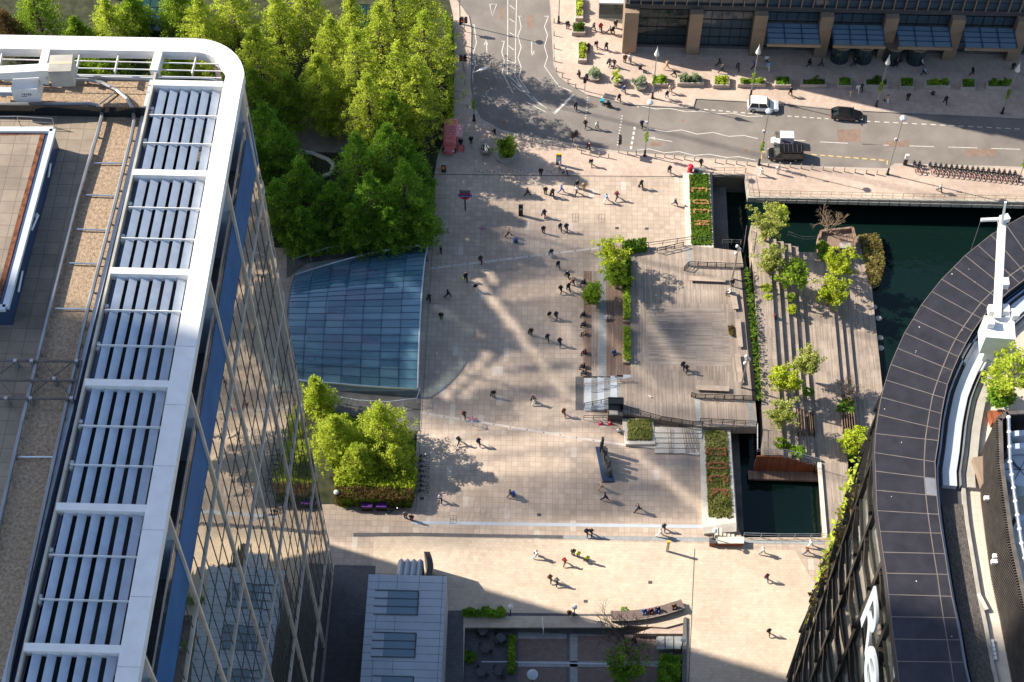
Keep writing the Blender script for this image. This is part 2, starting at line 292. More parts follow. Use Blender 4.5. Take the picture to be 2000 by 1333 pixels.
# the near part of the square is paler stone, the strip along the road pinker brick
e = [Vector((-19, yb, 0)), Vector((HOLE[6].x+.4, yb, 0)), Vector((HOLE[6].x+.4, yb-.6, 0)), Vector((33, yb-.6, 0)), Vector((60, 40, 0)), at(1345,1500), at(1337,1216), at(1300,1226), at(1225,1222), at(1215,1226), at(908,1226), at(900,1500), Vector((-19, 40, 0))]
sheet('paving_square', e, .004, 'pale_paving')
sheet('paving_roadside', ats([(849,341),(850,300),(880,240),(893,120),(892,60),(880,15),(890,6),(912,35),(917,57),(915,169),(921,204),(936,234),(977,257),(1038,272),(1130,286),(1200,298),(1240,302),(1400,314),(1480,322),(1600,329),(1734,333),(1748,323),(2000,330),(2400,344),(2400,386),(1462,373),(1457,338),(1340,337),(1335,345)]), .004, 'pink_paving')
slab(ats(KN)+[at(2400,-200), at(1074,-200)], [], -.3, 0, 'pavement', M['pink_paving'])
for kk, pts in (('kerb', KL), ('kerb', KN)):
    P = ats(pts); mb = MB(); mb.strip(P, .3, .010)
    struct(mb.build(kk, M['kerb_stone']))
sheet('kerb_band', ats([(812,1047),(1380,1059),(1480,1063),(1610,1064),(1610,1057),(1480,1055),(1382,1050),(1100,1046),(812,1041)]), .009, 'dark_joint' if 0 else 'grey_paving')
sheet('kerb_band', ats([(690,1049),(812,1048),(1100,1053),(1100,1046),(812,1041),(690,1041)]), .0135, 'dark_paving')
mb = MB()
for a, b, w in [((838,525),(1168,485),.32),((819,806),(1175,863),.32),((1175,863),(1366,889),.32)]: mb.strip(ats([a, b]), w, .008)
struct(mb.build('plaza_band', M['pale_band']))
struct(MB().strip(ats([(804,1021),(1376,1029)]), .45, .008).build('plaza_channel', M['cladding']))
mb = MB()
for a, b, w in [((848,341),(1336,346),.12),((1357,1072),(1345,1333),.10),((845,480),(812,1000),.06)]: mb.strip(ats([a, b]), w, .0125)
for cx, cy in [(1124,425),(1175,427),(885,1015)]:
    for a, b in [((-6,-8),(6,-8)),((6,-8),(6,8)),((6,8),(-6,8)),((-6,8),(-6,-8)),((0,-8),(0,8)),((-6,0),(6,0))]: mb.strip(ats([(cx+a[0],cy+a[1]),(cx+b[0],cy+b[1])]), .04, .0125)
for k in range(24): mb.prism(ats([(927+k*7.4,332+(k%3)*2),(929+k*7.4,332+(k%3)*2),(929+k*7.4,334+(k%3)*2),(927+k*7.4,334+(k%3)*2)]), .009, .0125)
struct(mb.build('plaza_joint', M['dark_joint']))
mb = MB()
for i in range(11):
    t = (i+.5)/11; p = at(838+330*t, 525-40*t); mb.obox((p.x,p.y,.009), (.16,.16,.004)); p = at(819+356*t, 806+57*t); mb.obox((p.x,p.y,.009), (.16,.16,.004))
for cx, cy in [(1205,446),(1263,447),(1053,1006),(824,974),(1270,1138),(1144,1175)]: p = at(cx,cy); mb.obox((p.x,p.y,.008), (.5,.4,.006))
struct(mb.build('floor_light', M['dark_grey']))
# road markings
W3 = lambda ox, oy, pts: crop(ox, oy, .3376, pts)
mb = MB(); ZR = -.116
def line(pts, w=.105, m_=None): (m_ or mb).strip(ats(pts, ZR), w, ZR)
for pts in ([(420,-60),(419,200),(417,430),(460,470),(560,575),(690,655)], [(472,-60),(466,200),(462,440),(490,490),(600,595),(697,662)],
    [(478,95),(498,95)], [(485,95),(497,160),(478,210),(497,275),(478,335),(497,390),(485,455),(560,560)], [(632,95),(657,95)],
    [(655,95),(632,155),(650,205),(632,270),(650,330),(632,385),(715,500),(790,530)], [(215,145),(230,145)], [(225,145),(238,250),(220,310),(235,370),(215,430),(222,520)],
    [(384,240),(404,240)], [(400,240),(385,300),(400,355),(388,420),(450,540)], [(315,25),(355,25),(330,95),(315,25)], [(430,30),(460,55)], [(430,110),(460,130)], [(430,190),(460,205)],
    [(422,265),(455,290)], [(420,350),(465,370)], [(295,235),(300,320)], [(283,262),(295,232),(303,262)], [(558,240),(558,310),(575,310)], [(560,320),(573,295)], [(260,690),(380,757),(560,803)], [(525,590),(640,650)], [(440,480),(500,530)]):
    line(W3(850,0,pts))
line(W3(850,0,[(800,548),(695,652)]), .35)
for pts in ([(135,610),(240,632),(320,628),(415,648),(500,643),(600,660),(680,655),(770,675),(860,672)], [(190,745),(300,763),(390,753),(480,777),(570,767),(660,790),(750,785),(830,803)],
    [(130,870),(200,862),(290,885),(375,878),(460,900),(545,893),(650,912),(720,908),(820,928)], [(215,800),(335,820)], [(200,800),(235,795),(230,812)], [(1030,812),(1105,815)], [(1190,822),(1350,830)], [(1430,835),(1590,842)], [(135,605),(138,625)]): line(W3(1200,0,pts))
for k in range(5):
    line(W3(1200,0,[(118-k*5,735+k*28),(115-k*5,752+k*28)]), .3)
def dash(a, b, n, w, m_, duty=.55):
    for i in range(n):
        t0, t1 = i/n, (i+duty)/n; line([(a[0]+(b[0]-a[0])*t, a[1]+(b[1]-a[1])*t) for t in (t0, t1)], w, m_)
dash((1375,214), (1490,224), 8, .15, mb); dash((1538,227), (1625,233), 6, .15, mb); dash((1690,237), (2000,253), 17, .15, mb)
dash((1148,190), (1143,235), 9, .18, mb, .35); dash((1215,226), (1205,288), 11, .18, mb, .35)
for pts in ([(540,835),(670,840)], [(820,845),(960,850)], [(1040,852),(1210,857)], [(1290,860),(1460,865)], [(1540,868),(1700,873)]): line(W3(1500,0,pts))
struct(mb.build('road_marking', M['white_line']))
mb = MB(); dash((1585,302), (1733,314), 9, .16, mb, .6); line([(1733,314),(1733,322)], .16, mb); line([(1487,297),(1487,311)], .16, mb); line([(1487,297),(1495,297)], .16, mb)
struct(mb.build('road_marking', M['yellow_line']))
mb = MB()
for x0, y0, x1, y1, k in [(1635,253,1681,277,3),(1731,275,1775,287,3),(1886,291,1947,305,5),(1451,291,1461,298,1),(1567,291,1580,301,1),(1232,278,1243,285,1),(1270,277,1292,286,1),(1329,234,1337,240,1),(1030,30,1042,55,2),(1155,199,1163,206,1),(975,15,983,40,2),(975,235,988,245,1)]:
    for i in range(k):
        a, b = x0+(x1-x0)*i/k+.4, x0+(x1-x0)*(i+1)/k-.4
        mb.quad(*ats([(a,y1),(b,y1),(b,y0),(a,y0)], -.1165))
struct(mb.build('road_patch', M['asphalt_patch']))
# park beds
sheet('park_soil', ats([(850,-80),(872,-20),(884,30),(888,120),(884,235),(856,300),(848,345),(842,470),(834,484),(560,484),(300,484),(-100,300),(-300,-80)]), .06, 'park_soil', .05)
sheet('park_path', ats([(600,215),(690,205),(700,300),(575,297),(560,270)]), .07, 'path_gravel', .008)
sheet('park_soil', ats([(819,768),(806,985),(655,985),(560,985),(560,768)]), .06, 'park_soil', .05)
mb = MB(); mb.path([at(586,297,.35), at(610,300,.35), at(640,312,.35), at(652,322,.35), at(646,340,.35), at(630,345,.35)], .3, 6)
tag(mb.build('garden_wall', M['pale_concrete']), 'low pale angled stone garden wall beside the shaded park path', 'wall')
# promenade slab edge over the water and the dock walls
mb = MB().prism([HOLE[2]+Vector((.02,0,0)), HOLE[3], HOLE[3]+Vector((0,-.35,0)), HOLE[2]+Vector((.02,-.35,0))], -.95, .02)
mb.prism([HOLE[1], HOLE[2], HOLE[2]+Vector((.35,0,0)), HOLE[1]+Vector((.35,0,0))], -.95, .02)
for i in range(34):
    a = HOLE[2]+Vector((1.2+i*1.45, -.36, 0)); mb.box(a.x, a.y-.1, -.9, a.x+1.3, a.y+.01, -.25)
struct(mb.build('quay_edge', M['concrete']))
y0, y1, xL = HOLE[6].y, HOLE[0].y, HOLE[0].x
struct(MB().box(xL-.1, 100, -3.2, xL+2.2, y1-.1, -2.6).build('quay_ledge', M['dark_concrete']))
# ------------------------------------------------------------------ left tower with the louvred roof edge
ZT = 92.
TWL = 'tall glass office tower at left with white rounded roof frame and louvred roof edge'
tw = thing('glass_tower', TWL, 'tower', (-40, 60, 0))
def tline(off):                       # outline of the tower, offset inwards: right side from the near end, rounded corner, far side
    P = [Vector((-24.75+.0-off, 8)), Vector((-23.05-off, 90.2))]
    c = Vector((-27.2, 91.6)); r = 4.3-off
    for k in range(1, 10): a = R(k*9); P.append(Vector((c.x+r*math.cos(a), c.y+r*math.sin(a))))
    P.append(Vector((-27.6, 95.9-off))); P.append(Vector((-72, 95.7-off)))
    return P
def ring(name, o1, o2, z0, z1, m_, par=tw):
    A, B = tline(o1), tline(o2); n = len(A); mb = MB()
    for i in range(n-1):
        for (p, q, z, w) in ((A[i], A[i+1], z1, 0),):
            mb.quad((B[i].x,B[i].y,z1),(A[i].x,A[i].y,z1),(A[i+1].x,A[i+1].y,z1),(B[i+1].x,B[i+1].y,z1))
            mb.quad((B[i+1].x,B[i+1].y,z0),(A[i+1].x,A[i+1].y,z0),(A[i].x,A[i].y,z0),(B[i].x,B[i].y,z0))
            mb.quad((A[i].x,A[i].y,z0),(A[i+1].x,A[i+1].y,z0),(A[i+1].x,A[i+1].y,z1),(A[i].x,A[i].y,z1))
            mb.quad((B[i+1].x,B[i+1].y,z0),(B[i].x,B[i].y,z0),(B[i].x,B[i].y,z1),(B[i+1].x,B[i+1].y,z1))
    return mb.build(name, M[m_], par)
ring('roof_frame', 0, 1.45, 91.1, ZT, 'white_metal')
L = tline(.0); LI = tline(1.45)       # panel joints across the white frame
for y in [14+i*4.8 for i in range(17)]:
    if y < 90: t = (y-8)/82.2; x = L[0].x+(L[1].x-L[0].x)*t; MB().box(x-1.45, y, ZT+.002, x, y+.035, ZT+.006).build('frame_joint', M['grey_metal'], tw)
for i in range(3, 10, 3): MB().bar((L[i].x, L[i].y, ZT+.004), (LI[i].x, LI[i].y, ZT+.004), .035, .004).build('frame_joint', M['grey_metal'], tw)
for x in [-27.6-i*3.55 for i in range(9)]: MB().box(x, 95.9-1.45, ZT+.002, x+.035, 95.9, ZT+.006).build('frame_joint', M['grey_metal'], tw)
gl = MB(); A = tline(.35)                         # curtain wall and the blue band on top of it
def skin(o, z0, z1, flip=False):
    A = tline(o); mb = MB()
    for i in range(len(A)-1): mb.quad((A[i].x,A[i].y,z0),(A[i+1].x,A[i+1].y,z0),(A[i+1].x,A[i+1].y,z1),(A[i].x,A[i].y,z1))
    return mb
skin(.20, 4.5, 81.0).build('curtain_wall', M['tower_glass'], tw)
skin(.22, 81.0, 86.3).build('spandrel_band', M['spandrel'], tw)
skin(1.6, 0, 4.5).build('base_wall', M['dark_glass'], tw)
skin(.25, 86.3, 87.5).build('balustrade', M['clear_glass'], tw)
ring('balustrade_cap', .20, .32, 87.5, 87.6, 'steel')
ring('terrace_floor', .3, 7.4, 81.1, 81.3, 'roof_slab_dark')
ring('soffit', .24, 1.7, 4.3, 4.5, 'dark_grey')
skin(6.6, 81.3, 91.2).build('setback_wall', M['dark_glass'], tw)
BY = [91.2, 82.3, 73.2, 63.7, 54., 44., 34.2, 24.5, 14.8]
def fx(y, off=0): return L[0].x+(L[1].x-L[0].x)*(y-8)/82.2-off
for y in BY[:7]:                                   # pale fins: one column per roof beam
    mb = MB(); x = fx(min(y, 90)); mb.box(x-.35, y-.11, 4.5, x-.03, y+.11, 91.1); mb.build('facade_column', M['diagrid'], tw); MB().box(x-2.6, y-.08, 81.3, x-.36, y+.08, 90.6).build('partition', M['blue_grey_metal'], tw)
for k in range(10):
    a = R([20, 45, 70][k]) if k < 3 else 0
    if k < 3: p = (-27.2+4.*math.cos(a), 91.6+4.*math.sin(a)); mb = MB().obox((p[0],p[1],4.5), (.3,.3,86.6), a); mb.build('facade_column', M['diagrid'], tw)
for z in (77.4, 61., 44.5, 28., 11.6): ring('facade_beam', .05, .3, z-.09, z+.09, 'diagrid')
mb = MB()
for i in range(5):
    for j in range(1, 5):
        y = BY[i+1]+(BY[i]-BY[i+1])*j/5; mb.box(fx(y)-.25, y-.025, 4.5, fx(y)-.16, y+.025, 81.)
for y in [44-1.6*k for k in range(1, 22)]: mb.box(fx(y)-.25, y-.025, 4.5, fx(y)-.16, y+.025, 81.)
mb.build('mullion', M['dark_grey'], tw)
for z in [6.1+5.47*k for k in range(14)]:
    if min(abs(z-q) for q in (77.4,61.,44.5,28.,11.6)) > .8: ring('floor_line', .16, .22, z-.025, z+.025, 'dark_grey')
# crossbeams, louvre blades and thin bars
XL = lambda y: -29.95-(91-y)*.034           # left edge of the louvre bay
for y in BY[:9]:
    x0, x1 = XL(y), fx(min(y,90))-1.45; mb = MB().box(x0, y-.27, 91.15, x1, y+.27, ZT-.01); mb.build('cross_beam', M['white_metal'], tw)
def blade(y0, y1, k):
    mb = MB(); n = 3; V = []
    for y in (y0, y1):
        c = XL(y)+.8+k*(fx(min(y,90))-1.45-XL(y)-1.15)/5.2
        V += [(c-.28+.54*i/(n-1), y, 91.62-.26*i/(n-1)-(.0 if 0 < i < n-1 else .0)) for i in range(n)]
    mb.add(V, [(i, i+1, n+i+1, n+i) for i in range(n-1)]); W = [(v[0], v[1], v[2]-.05) for v in V]; mb.add(W, [(n+i, n+i+1, i+1, i) for i in range(n-1)]); mb.add([V[0], V[n], W[n], W[0], V[n-1], V[2*n-1], W[2*n-1], W[n-1]], [(0,1,2,3),(7,6,5,4)])
    return mb
for i in range(8):
    y1, y0 = BY[i]-.27, BY[i+1]+.27
    for k in range(6): blade(y0, y1, k).build('louvre_blade', M['blue_grey_metal'], tw)
    for j in (1, 2):
        y = y0+(y1-y0)*j/3; MB().box(XL(y)+.2, y-.025, 91.5, fx(y)-1.45, y+.025, 91.76).build('louvre_bar', M['white_metal'], tw)
mb = MB(); a, b = Vector((XL(91), 92.4, 91.4)), Vector((XL(8), 8, 91.4)); mb.bar(a, b, .18, .9); mb.build('bay_edge', M['concrete'], tw)
# far bay: beams and wires between the frame and the roof
for px in (92, 312, -105):
    a, b = at(px, 92, 91.9), at(px-14, 150, 91.9); MB().bar((a.x, 94.5, 91.55), (b.x, 92.5, 91.55), .62, .85).build('cross_beam', M['white_metal'], tw)
for j in range(4): MB().box(-60, at(200,(107,121,135,148)[j],91.5).y, 91.45, -24.8, at(200,(107,121,135,148)[j],91.5).y+.05, 91.55).build('louvre_bar', M['white_metal'], tw)
for px in (157, 233, 385, 5): a, b = at(px, 96, 91.6), at(px-12, 150, 91.6); MB().bar((a.x, 94.4, 91.4), (b.x, 92.6, 91.4), .08, .4).build('louvre_bar', M['white_metal'], tw)
# ---- the roof itself
ZR0 = 90.
xr = lambda y: -30.75-(93-y)*.046
YR = 93.1
rf = MB().prism([(-72, YR), (xr(YR)+.1, YR), (xr(8)+.1, 8), (-72, 8)], 84, ZR0).build('roof', M['gravel'], tw)
MB().prism([(-72,YR+.02),(xr(YR)+.3,YR+.02),(xr(YR)+.3,YR+.22),(-72,YR+.22)], 89, ZR0+.35).build('roof_kerb', M['cladding'], rf)
mb = MB(); mb.bar((xr(YR)+.15, YR+.2, 89.7), (xr(8)+.15, 8, 89.7), .3, 1.0); mb.build('roof_kerb', M['blue_grey_metal'], rf)
mb = MB(); mb.bar((xr(YR)+.75, YR+.2, 89.4), (xr(8)+.75, 8, 89.4), .8, .4); mb.build('gutter', M['navy_panel'], rf)
struct_pts = [(100,226),(190,220),(190,262),(140,440),(40,850),(-60,1333),(-400,1333),(-400,226)]
MB().prism(ats(struct_pts, ZR0), ZR0, ZR0+.012).build('paving_slabs', M['roof_slab'], rf)
def rail(pts, z, name='roof_rail'):
    mb = MB(); P = ats(pts, z); mb.path(P, .15, 6)
    for a, b in zip(P, P[1:]):
        n = max(1, int((b-a).length/1.5))
        for i in range(n): p = a+(b-a)*i/n; mb.box(p.x-.07, p.y-.07, ZR0, p.x+.07, p.y+.07, z)
    return mb.build(name, M['grey_metal'], rf)
rail([(-40,152),(120,156),(170,156),(200,162),(228,176),(248,193),(260,214),(262,238),(256,268),(224,400),(172,600),(116,850),(60,1110),(20,1300),(5,1400)], ZR0+.45)
rail([(-40,204),(110,204),(175,203),(190,206),(198,215),(199,228),(190,262),(148,400),(95,610),(37,850),(-20,1100)], ZR0+.45)
for a, b in [((184,319),(243,319)),((168,381),(224,383)),((150,448),(207,450)),((135,514),(195,516)),((107,603),(172,604)),((195,204),(228,178)),((30,893),(107,893))]:
    MB().path(ats([a,b], ZR0+.2), .06).build('roof_tie', M['steel'], rf)
for pts in ([(-20,705),(160,706)], [(-20,779),(143,779)], [(-20,743),(150,744)], [(85,708),(135,772)], [(62,770),(140,708)], [(0,730),(30,708)], [(0,745),(30,776)], [(160,706),(143,779)]):
    MB().path(ats(pts, ZR0+.7), .10 if abs(pts[0][1]-pts[1][1]) < 3 else .05).build('pipe_truss', M['brown_steel'], rf)
for p in [(30,706),(62,706),(150,706),(12,779),(60,779),(140,779),(106,741)]:
    a = at(p[0], p[1], ZR0+.7); MB().box(a.x-.12, a.y-.12, ZR0, a.x+.12, a.y+.12, ZR0+.85).build('truss_foot', M['grey_metal'], rf)
# plant room with planted roof
ph = MB(); q = ats([(103,252),(10,600),(-300,600),(-300,252)], 92.3)
MB().prism(q, ZR0, 92.0).build('plant_room', M['navy_panel'], rf)
pr = [o for o in rf.children if o.name.startswith('plant_room')][0]
mb = MB(); mb.wall([q[3], q[0], q[1], q[2]], 92.0, 92.3, .45); mb.build('roof_rim', M['cladding'], pr)
i_ = ats([(84,260),(-12,596),(-300,596),(-300,260)], 92.05); MB().prism(i_, 92.0, 92.05).build('flat_roof', M['roof_slab'], pr)
mb = MB(); mb.strip(ats([(-40,262),(83,263),(-6,590)], 92.06), .36, 92.06); mb.build('moss_edge', M['moss'], pr)
for a, b in [((92,320),(88,346)),((61,425),(66,417)),((55,450),(68,420)),((29,570),(37,530))]: MB().path([at(*a,91.2)+Vector((.25,0,0)), at(*b,91.2)+Vector((.25,0,0))], .08).build('wall_light', M['lamp_glass'], pr)
def railing(pts, z, h, name, label, post=1.5, r=.03, m_='grey_metal', mids=(.5,), lab=True, parent=None, group=None):
    P = ats(pts, z) if not hasattr(pts[0], 'z') else pts
    t = thing(name, label, 'railing', P[0], group=group) if lab else parent
    mb = MB()
    for hh in (1,)+tuple(mids): mb.path([p+Vector((0,0,h*hh)) for p in P], r if hh == 1 else r*.7, 5)
    mb.build('handrail' if lab else 'roof_handrail', M[m_], t)
    mb = MB()
    for a, b in zip(P, P[1:]):
        n = max(1, round((b-a).length/post))
        for i in range(n+(b is P[-1])):
            p = a+(b-a)*i/n
            if lab: MB().tube(p, p+Vector((0,0,h)), r, r, 5).build('post', M[m_], t)
            else: mb.tube(p, p+Vector((0,0,h)), r, r, 5)
    if not lab: mb.build('rail_post', M[m_], t)
    return t
railing([(-30,247),(40,246),(108,250)], ZR0, 1.1, 'railing', '', 2., .035, lab=False, parent=rf)
# floodlights beside the louvres
for px, py in [(297,218),(283,280),(254,404),(240,467),(208,604),(192,678),(157,830),(140,910),(99,1081),(78,1172),(268,340)][:10]:
    t = at(px, py, 91.3); mb = MB(); mb.lathe((t.x, t.y+.18, t.z-.25), [(.10,0),(.17,.1),(.17,.4),(.05,.45)], 10); mb.lathe((t.x, t.y-.18, t.z-.35), [(.05,0),(.17,.05),(.17,.42),(.10,.5)], 10)
    mb.tube((t.x, t.y, t.z), (t.x+.6, t.y, t.z), .04); mb.build('floodlight', M['white_metal'], tw)
# ---- window cleaning crane on the roof rails
bm_ = thing('roof_crane', 'pale grey window cleaning crane with concrete counterweight, parked on the rails of the left roof', 'crane', at(45,205,ZR0))
o = at(48, 196, ZR0); c = MB()
MB().obox((o.x-.2, o.y-.0, 90.75), (3.0,.5,.45), R(1)).obox((o.x-.2, o.y+1.5, 90.75), (3.0,.4,.4), R(1)).build('undercarriage', M['blue_grey_metal'], bm_)
for dx in (-1.5, 1.3):
    for dy in (0, 1.5): MB().obox((o.x+dx, o.y+dy, 90.45), (.4,.3,.7)).build('bogie', M['grey_metal'], bm_)
p = at(52, 168, 92.2); hb = MB().obox((p.x, p.y, 91.2), (2.0,1.6,1.5), R(3)).build('machine_house', M['white_metal'], bm_)
mb = MB()
for k, (dx, w) in enumerate([(-.42,.14),(-.24,.1),(-.1,.16),(.1,.1),(.25,.14),(.4,.1)]): mb.box(p.x+dx, p.y-.815, 92.0, p.x+dx+w*.6, p.y-.80, 92.22)
mb.bar((p.x-.5,p.y-.812,91.85),(p.x+.1,p.y-.80,91.9),.02,.06); mb.build('maker_mark', M['dark_grey'], hb)
a, b = at(-60, 146, 93.6), at(112, 136, 93.6); MB().bar(a, b, .75, .7).build('boom', M['white_metal'], bm_)
p = at(123, 140, 93.4); cw = MB().obox((p.x, p.y, 92.6), (1.75,1.7,1.75), R(4)).build('counterweight', M['concrete'], bm_)
mb = MB().obox((p.x, p.y+.05, 94.35), (1.76,.3,.012), R(4)); mb.build('strap', M['tan_concrete'], cw)
MB().obox((p.x-1.6, p.y+.1, 92.2), (.6,.8,1.), 0).build('slew_post', M['white_metal'], bm_)

# ------------------------------------------------------------------ right tower: dark curved roof
ZB = 63.
C5 = lambda pts: crop(1500, 400, .33761, pts); C6 = lambda pts: crop(1500, 850, .36232, pts)
OUT = C5([(1640,-20),(1481,65),(1380,120),(1290,175),(1215,235),(1140,295),(1075,362),(1005,432),(948,503),(888,580),(840,662),(790,742),(750,832),(710,925),(682,1015),(655,1115),(637,1215),(622,1325)])+C6([(575,95),(580,195),(583,298),(588,408),(605,520),(620,632),(638,745),(650,860),(665,980),(678,1100),(695,1220),(708,1345)])
MID = C5([(1640,255),(1560,300),(1500,340),(1450,375),(1400,410),(1350,452),(1300,500),(1235,565),(1180,637),(1130,708),(1085,778),(1045,858),(1012,938),(980,1020),(952,1107),(935,1195),(918,1300),(910,1360)])+C6([(842,135),(843,230),(850,320),(862,425),(877,530),(893,635),(912,750),(928,868),(945,985),(965,1105),(985,1225),(1002,1345)])
INN = C5([(1700,300),(1620,340),(1560,378),(1505,415),(1455,455),(1395,500),(1340,550),(1285,600),(1235,660),(1185,733),(1143,805),(1103,880),(1068,960),(1038,1040),(1020,1120),(1003,1208),(992,1300),(985,1365)])+C6([(900,145),(903,235),(910,328),(920,428),(935,530),(953,640),(970,752),(990,870),(1015,985),(1035,1105),(1055,1225),(1083,1345)])
wo, wm, wi = ats(OUT, ZB), ats(MID, ZB), ats(INN, ZB)
d_ = (wo[-1]-wo[-2]).normalized(); ext = 40
wo.append(wo[-1]+Vector((1.5,-ext,0))); wm.append(wm[-1]+Vector((3.5,-ext,0))); wi.append(wi[-1]+Vector((5.,-ext,0)))
rb = thing('curved_tower', 'right hand office tower with dark curved panelled roof and black framed facade bearing white letters', 'tower', (50, 70, 0))
mb = MB()
for i in range(len(wo)-1):
    mb.quad(wo[i], wo[i+1], wi[i+1], wi[i]); a, b, c, d = [Vector((v.x, v.y, ZB-1.3)) for v in (wo[i], wo[i+1], wi[i+1], wi[i])]
    mb.quad(wo[i+1], wo[i], a, b); mb.quad(wi[i], wi[i+1], c, d)
ro = mb.build('roof_ring', M['black_roof'], rb)
mb = MB()
for i in range(len(wo)-1): mb.bar(wo[i]+Vector((0,0,.006)), wi[i]+Vector((0,0,.006)), .07, .012)
mb.strip(wm, .09, ZB+.016); mb.strip(wo, .05, ZB+.02); mb.strip(wi, .07, ZB+.02); mb.build('panel_joint', M['joint_light'], ro)
mb = MB(); a = wi[19]; mb.quad(*[Vector((v.x,v.y,ZB+.004)) for v in (wm[19], wi[19], wi[20], wm[20])][::-1]); mb.build('grey_panel', M['grey_metal'], ro)
rnd = random.Random(4)
for k in range(14):
    i = rnd.randrange(4, len(wo)-3); s, t = rnd.random(), rnd.random(); p = (wo[i].lerp(wi[i], s)).lerp(wo[i+1].lerp(wi[i+1], s), t); r_ = rnd.uniform(.03,.06)
    MB().lathe((p.x, p.y, ZB+.003), [(r_,0),(r_*.6,.01)], 6).build('bird_dropping', M['white_metal'], ro)
def offs(L, d, z):
    o = []
    for i in range(len(L)):
        t = (L[min(i+1,len(L)-1)]-L[max(i-1,0)]).normalized(); o.append(Vector((L[i].x-t.y*d, L[i].y+t.x*d, z)))
    return o
def ribbon(name, d0, d1, z0, z1, m_, i0=0, i1=None, par=None):
    A, B = offs(wi, d0, z1)[i0:i1], offs(wi, d1, z1)[i0:i1]; mb = MB()
    for i in range(len(A)-1):
        mb.quad(A[i], A[i+1], B[i+1], B[i]); lo = lambda v: Vector((v.x, v.y, z0))
        mb.quad(A[i+1], A[i], lo(A[i]), lo(A[i+1])); mb.quad(B[i], B[i+1], lo(B[i+1]), lo(B[i]))
    for k in (0, len(A)-1): mb.quad(A[k], B[k], Vector((B[k].x,B[k].y,z0)), Vector((A[k].x,A[k].y,z0)))
    return mb.build(name, M[m_], par or rb)
ribbon('roof_gutter', -.4, 7, 60.2, 61.4, 'dark_grey')
ribbon('gutter_rail', .35, .5, 61.4, 61.9, 'blue_grey_metal'); ribbon('gutter_rail', .12, .2, 61.4, 62.2, 'navy_panel')
ribbon('roof_walkway', .85, 2.05, 61.4, 62.0, 'cladding', 0, 20); ribbon('gravel_strip', .7, 2.45, 61.4, 61.75, 'gravel_dark', 20)
ribbon('roof_walkway', 2.3, 2.4, 61.4, 62.2, 'grey_metal', 0, 20)
ribbon('parapet', 2.5, 2.8, 61.4, 61.85, 'concrete'); ribbon('terrace', 2.8, 9.5, 60.4, 61.5, 'terrace_tile')
ribbon('bench', 2.95, 3.65, 61.5, 61.95, 'concrete', 8, 20)
MB().prism([wi[0]+Vector((1,1,0)), wi[10]+Vector((3,0,0)), wi[20]+Vector((3,0,0)), wi[29]+Vector((4,0,0)), wi[30]+Vector((4,0,0)), (100, 20, 0), (110, 100, 0)], 40, 61.0).build('roof_core', M['dark_grey'], rb)
# slatted screen round the plant, fins standing on the terrace
SB = ats([(2120,868),(2000,872),(1930,876),(1915,890),(1917,975),(1926,1050),(1937,1130),(1955,1215),(1978,1333),(2010,1480)], 61.5); H_ = 6.2
mb = MB(); cap = MB()
for a, b in zip(SB, SB[1:]):
    n = int((b-a).length/.22); rz = math.atan2((b-a).y, (b-a).x)
    for i in range(n): p = a+(b-a)*(i+.5)/n; mb.obox((p.x, p.y, 61.5), (.07,.22,H_), rz)
    q = [Vector((v.x,v.y,0)) for v in (a,b)]; nrm = Vector((-(b-a).y, (b-a).x, 0)).normalized()*.25
    cap.quad(Vector((a.x,a.y,61.5))+nrm, Vector((b.x,b.y,61.5))+nrm, Vector((b.x,b.y,61.5+H_))+nrm, Vector((a.x,a.y,61.5+H_))+nrm)
    MB().bar(a+nrm+Vector((0,0,H_+.1)), b+nrm+Vector((0,0,H_+.1)), .3, .2).build('screen_cap', M['brown_steel'], rb)
scr = mb.build('slatted_screen', M['brown_steel'], rb); cap.build('screen_back', M['frame_black'], scr)
pts = [v+Vector((.9,0,H_+.3)) for v in SB[3:]]; mb = MB().path(pts, .16, 8); mb.build('roof_pipe', M['steel'], rb)
mb = MB()
for a, b in zip(pts, pts[1:]):
    for i in range(3): p = a+(b-a)*i/3; mb.ball(p, .2, 8)
mb.build('pipe_joint', M['white_metal'], rb)
p = at(1992,918,66); fan = MB().lathe((p.x,p.y,64), [(1.5,0),(1.5,1.9),(1.35,2.0),(.2,2.02)], 28).build('cooling_fan', M['cladding'], rb)
mb = MB()
for k in range(6): mb.bar((p.x,p.y,66.05),(p.x+1.3*math.cos(R(k*60)),p.y+1.3*math.sin(R(k*60)),66.05),.05,.03)
mb.bar((p.x,p.y,66.1),(p.x-.9,p.y+.9,66.2),.12,.1); mb.build('fan_blade', M['dark_grey'], fan)
mb = MB()
for q in [(1985,845,67),(1985,870,67),(1992,1010,66),(1998,1120,66)]: v = at(*q); MB().obox((v.x+.6,v.y,61), (2.0,.5,q[2]-61), R(8)).build('plant_duct', M['blue_grey_metal'], rb)
for q, m_ in [((1931,969),'white_metal'),((1948,1082),'white_metal'),((1945,1093),'white_metal'),((1963,1100),'orange_paint'),((1966,1114),'orange_paint')]:
    v = at(q[0], q[1], 64); MB().obox((v.x-.15, v.y-.2, 63.8), (.5,.35,.3), 0).build('screen_light', M[m_], rb)
v = at(1918,925,62); MB().obox((v.x,v.y,61.5), (1.1,2.6,1.2), R(12)).build('louvre_box', M['bronze'], rb)
for k in range(5): v = at(1934+k*1.5, 1254+k*8, 61.6); MB().obox((v.x,v.y,61.5), (.55,.32,.25)).build('roof_light', M['white_metal'], rb)
v = at(1918,1178,61.6); MB().obox((v.x,v.y,61.5), (.3,1.5,.4), R(20)).build('roof_light', M['pale_concrete'], rb)
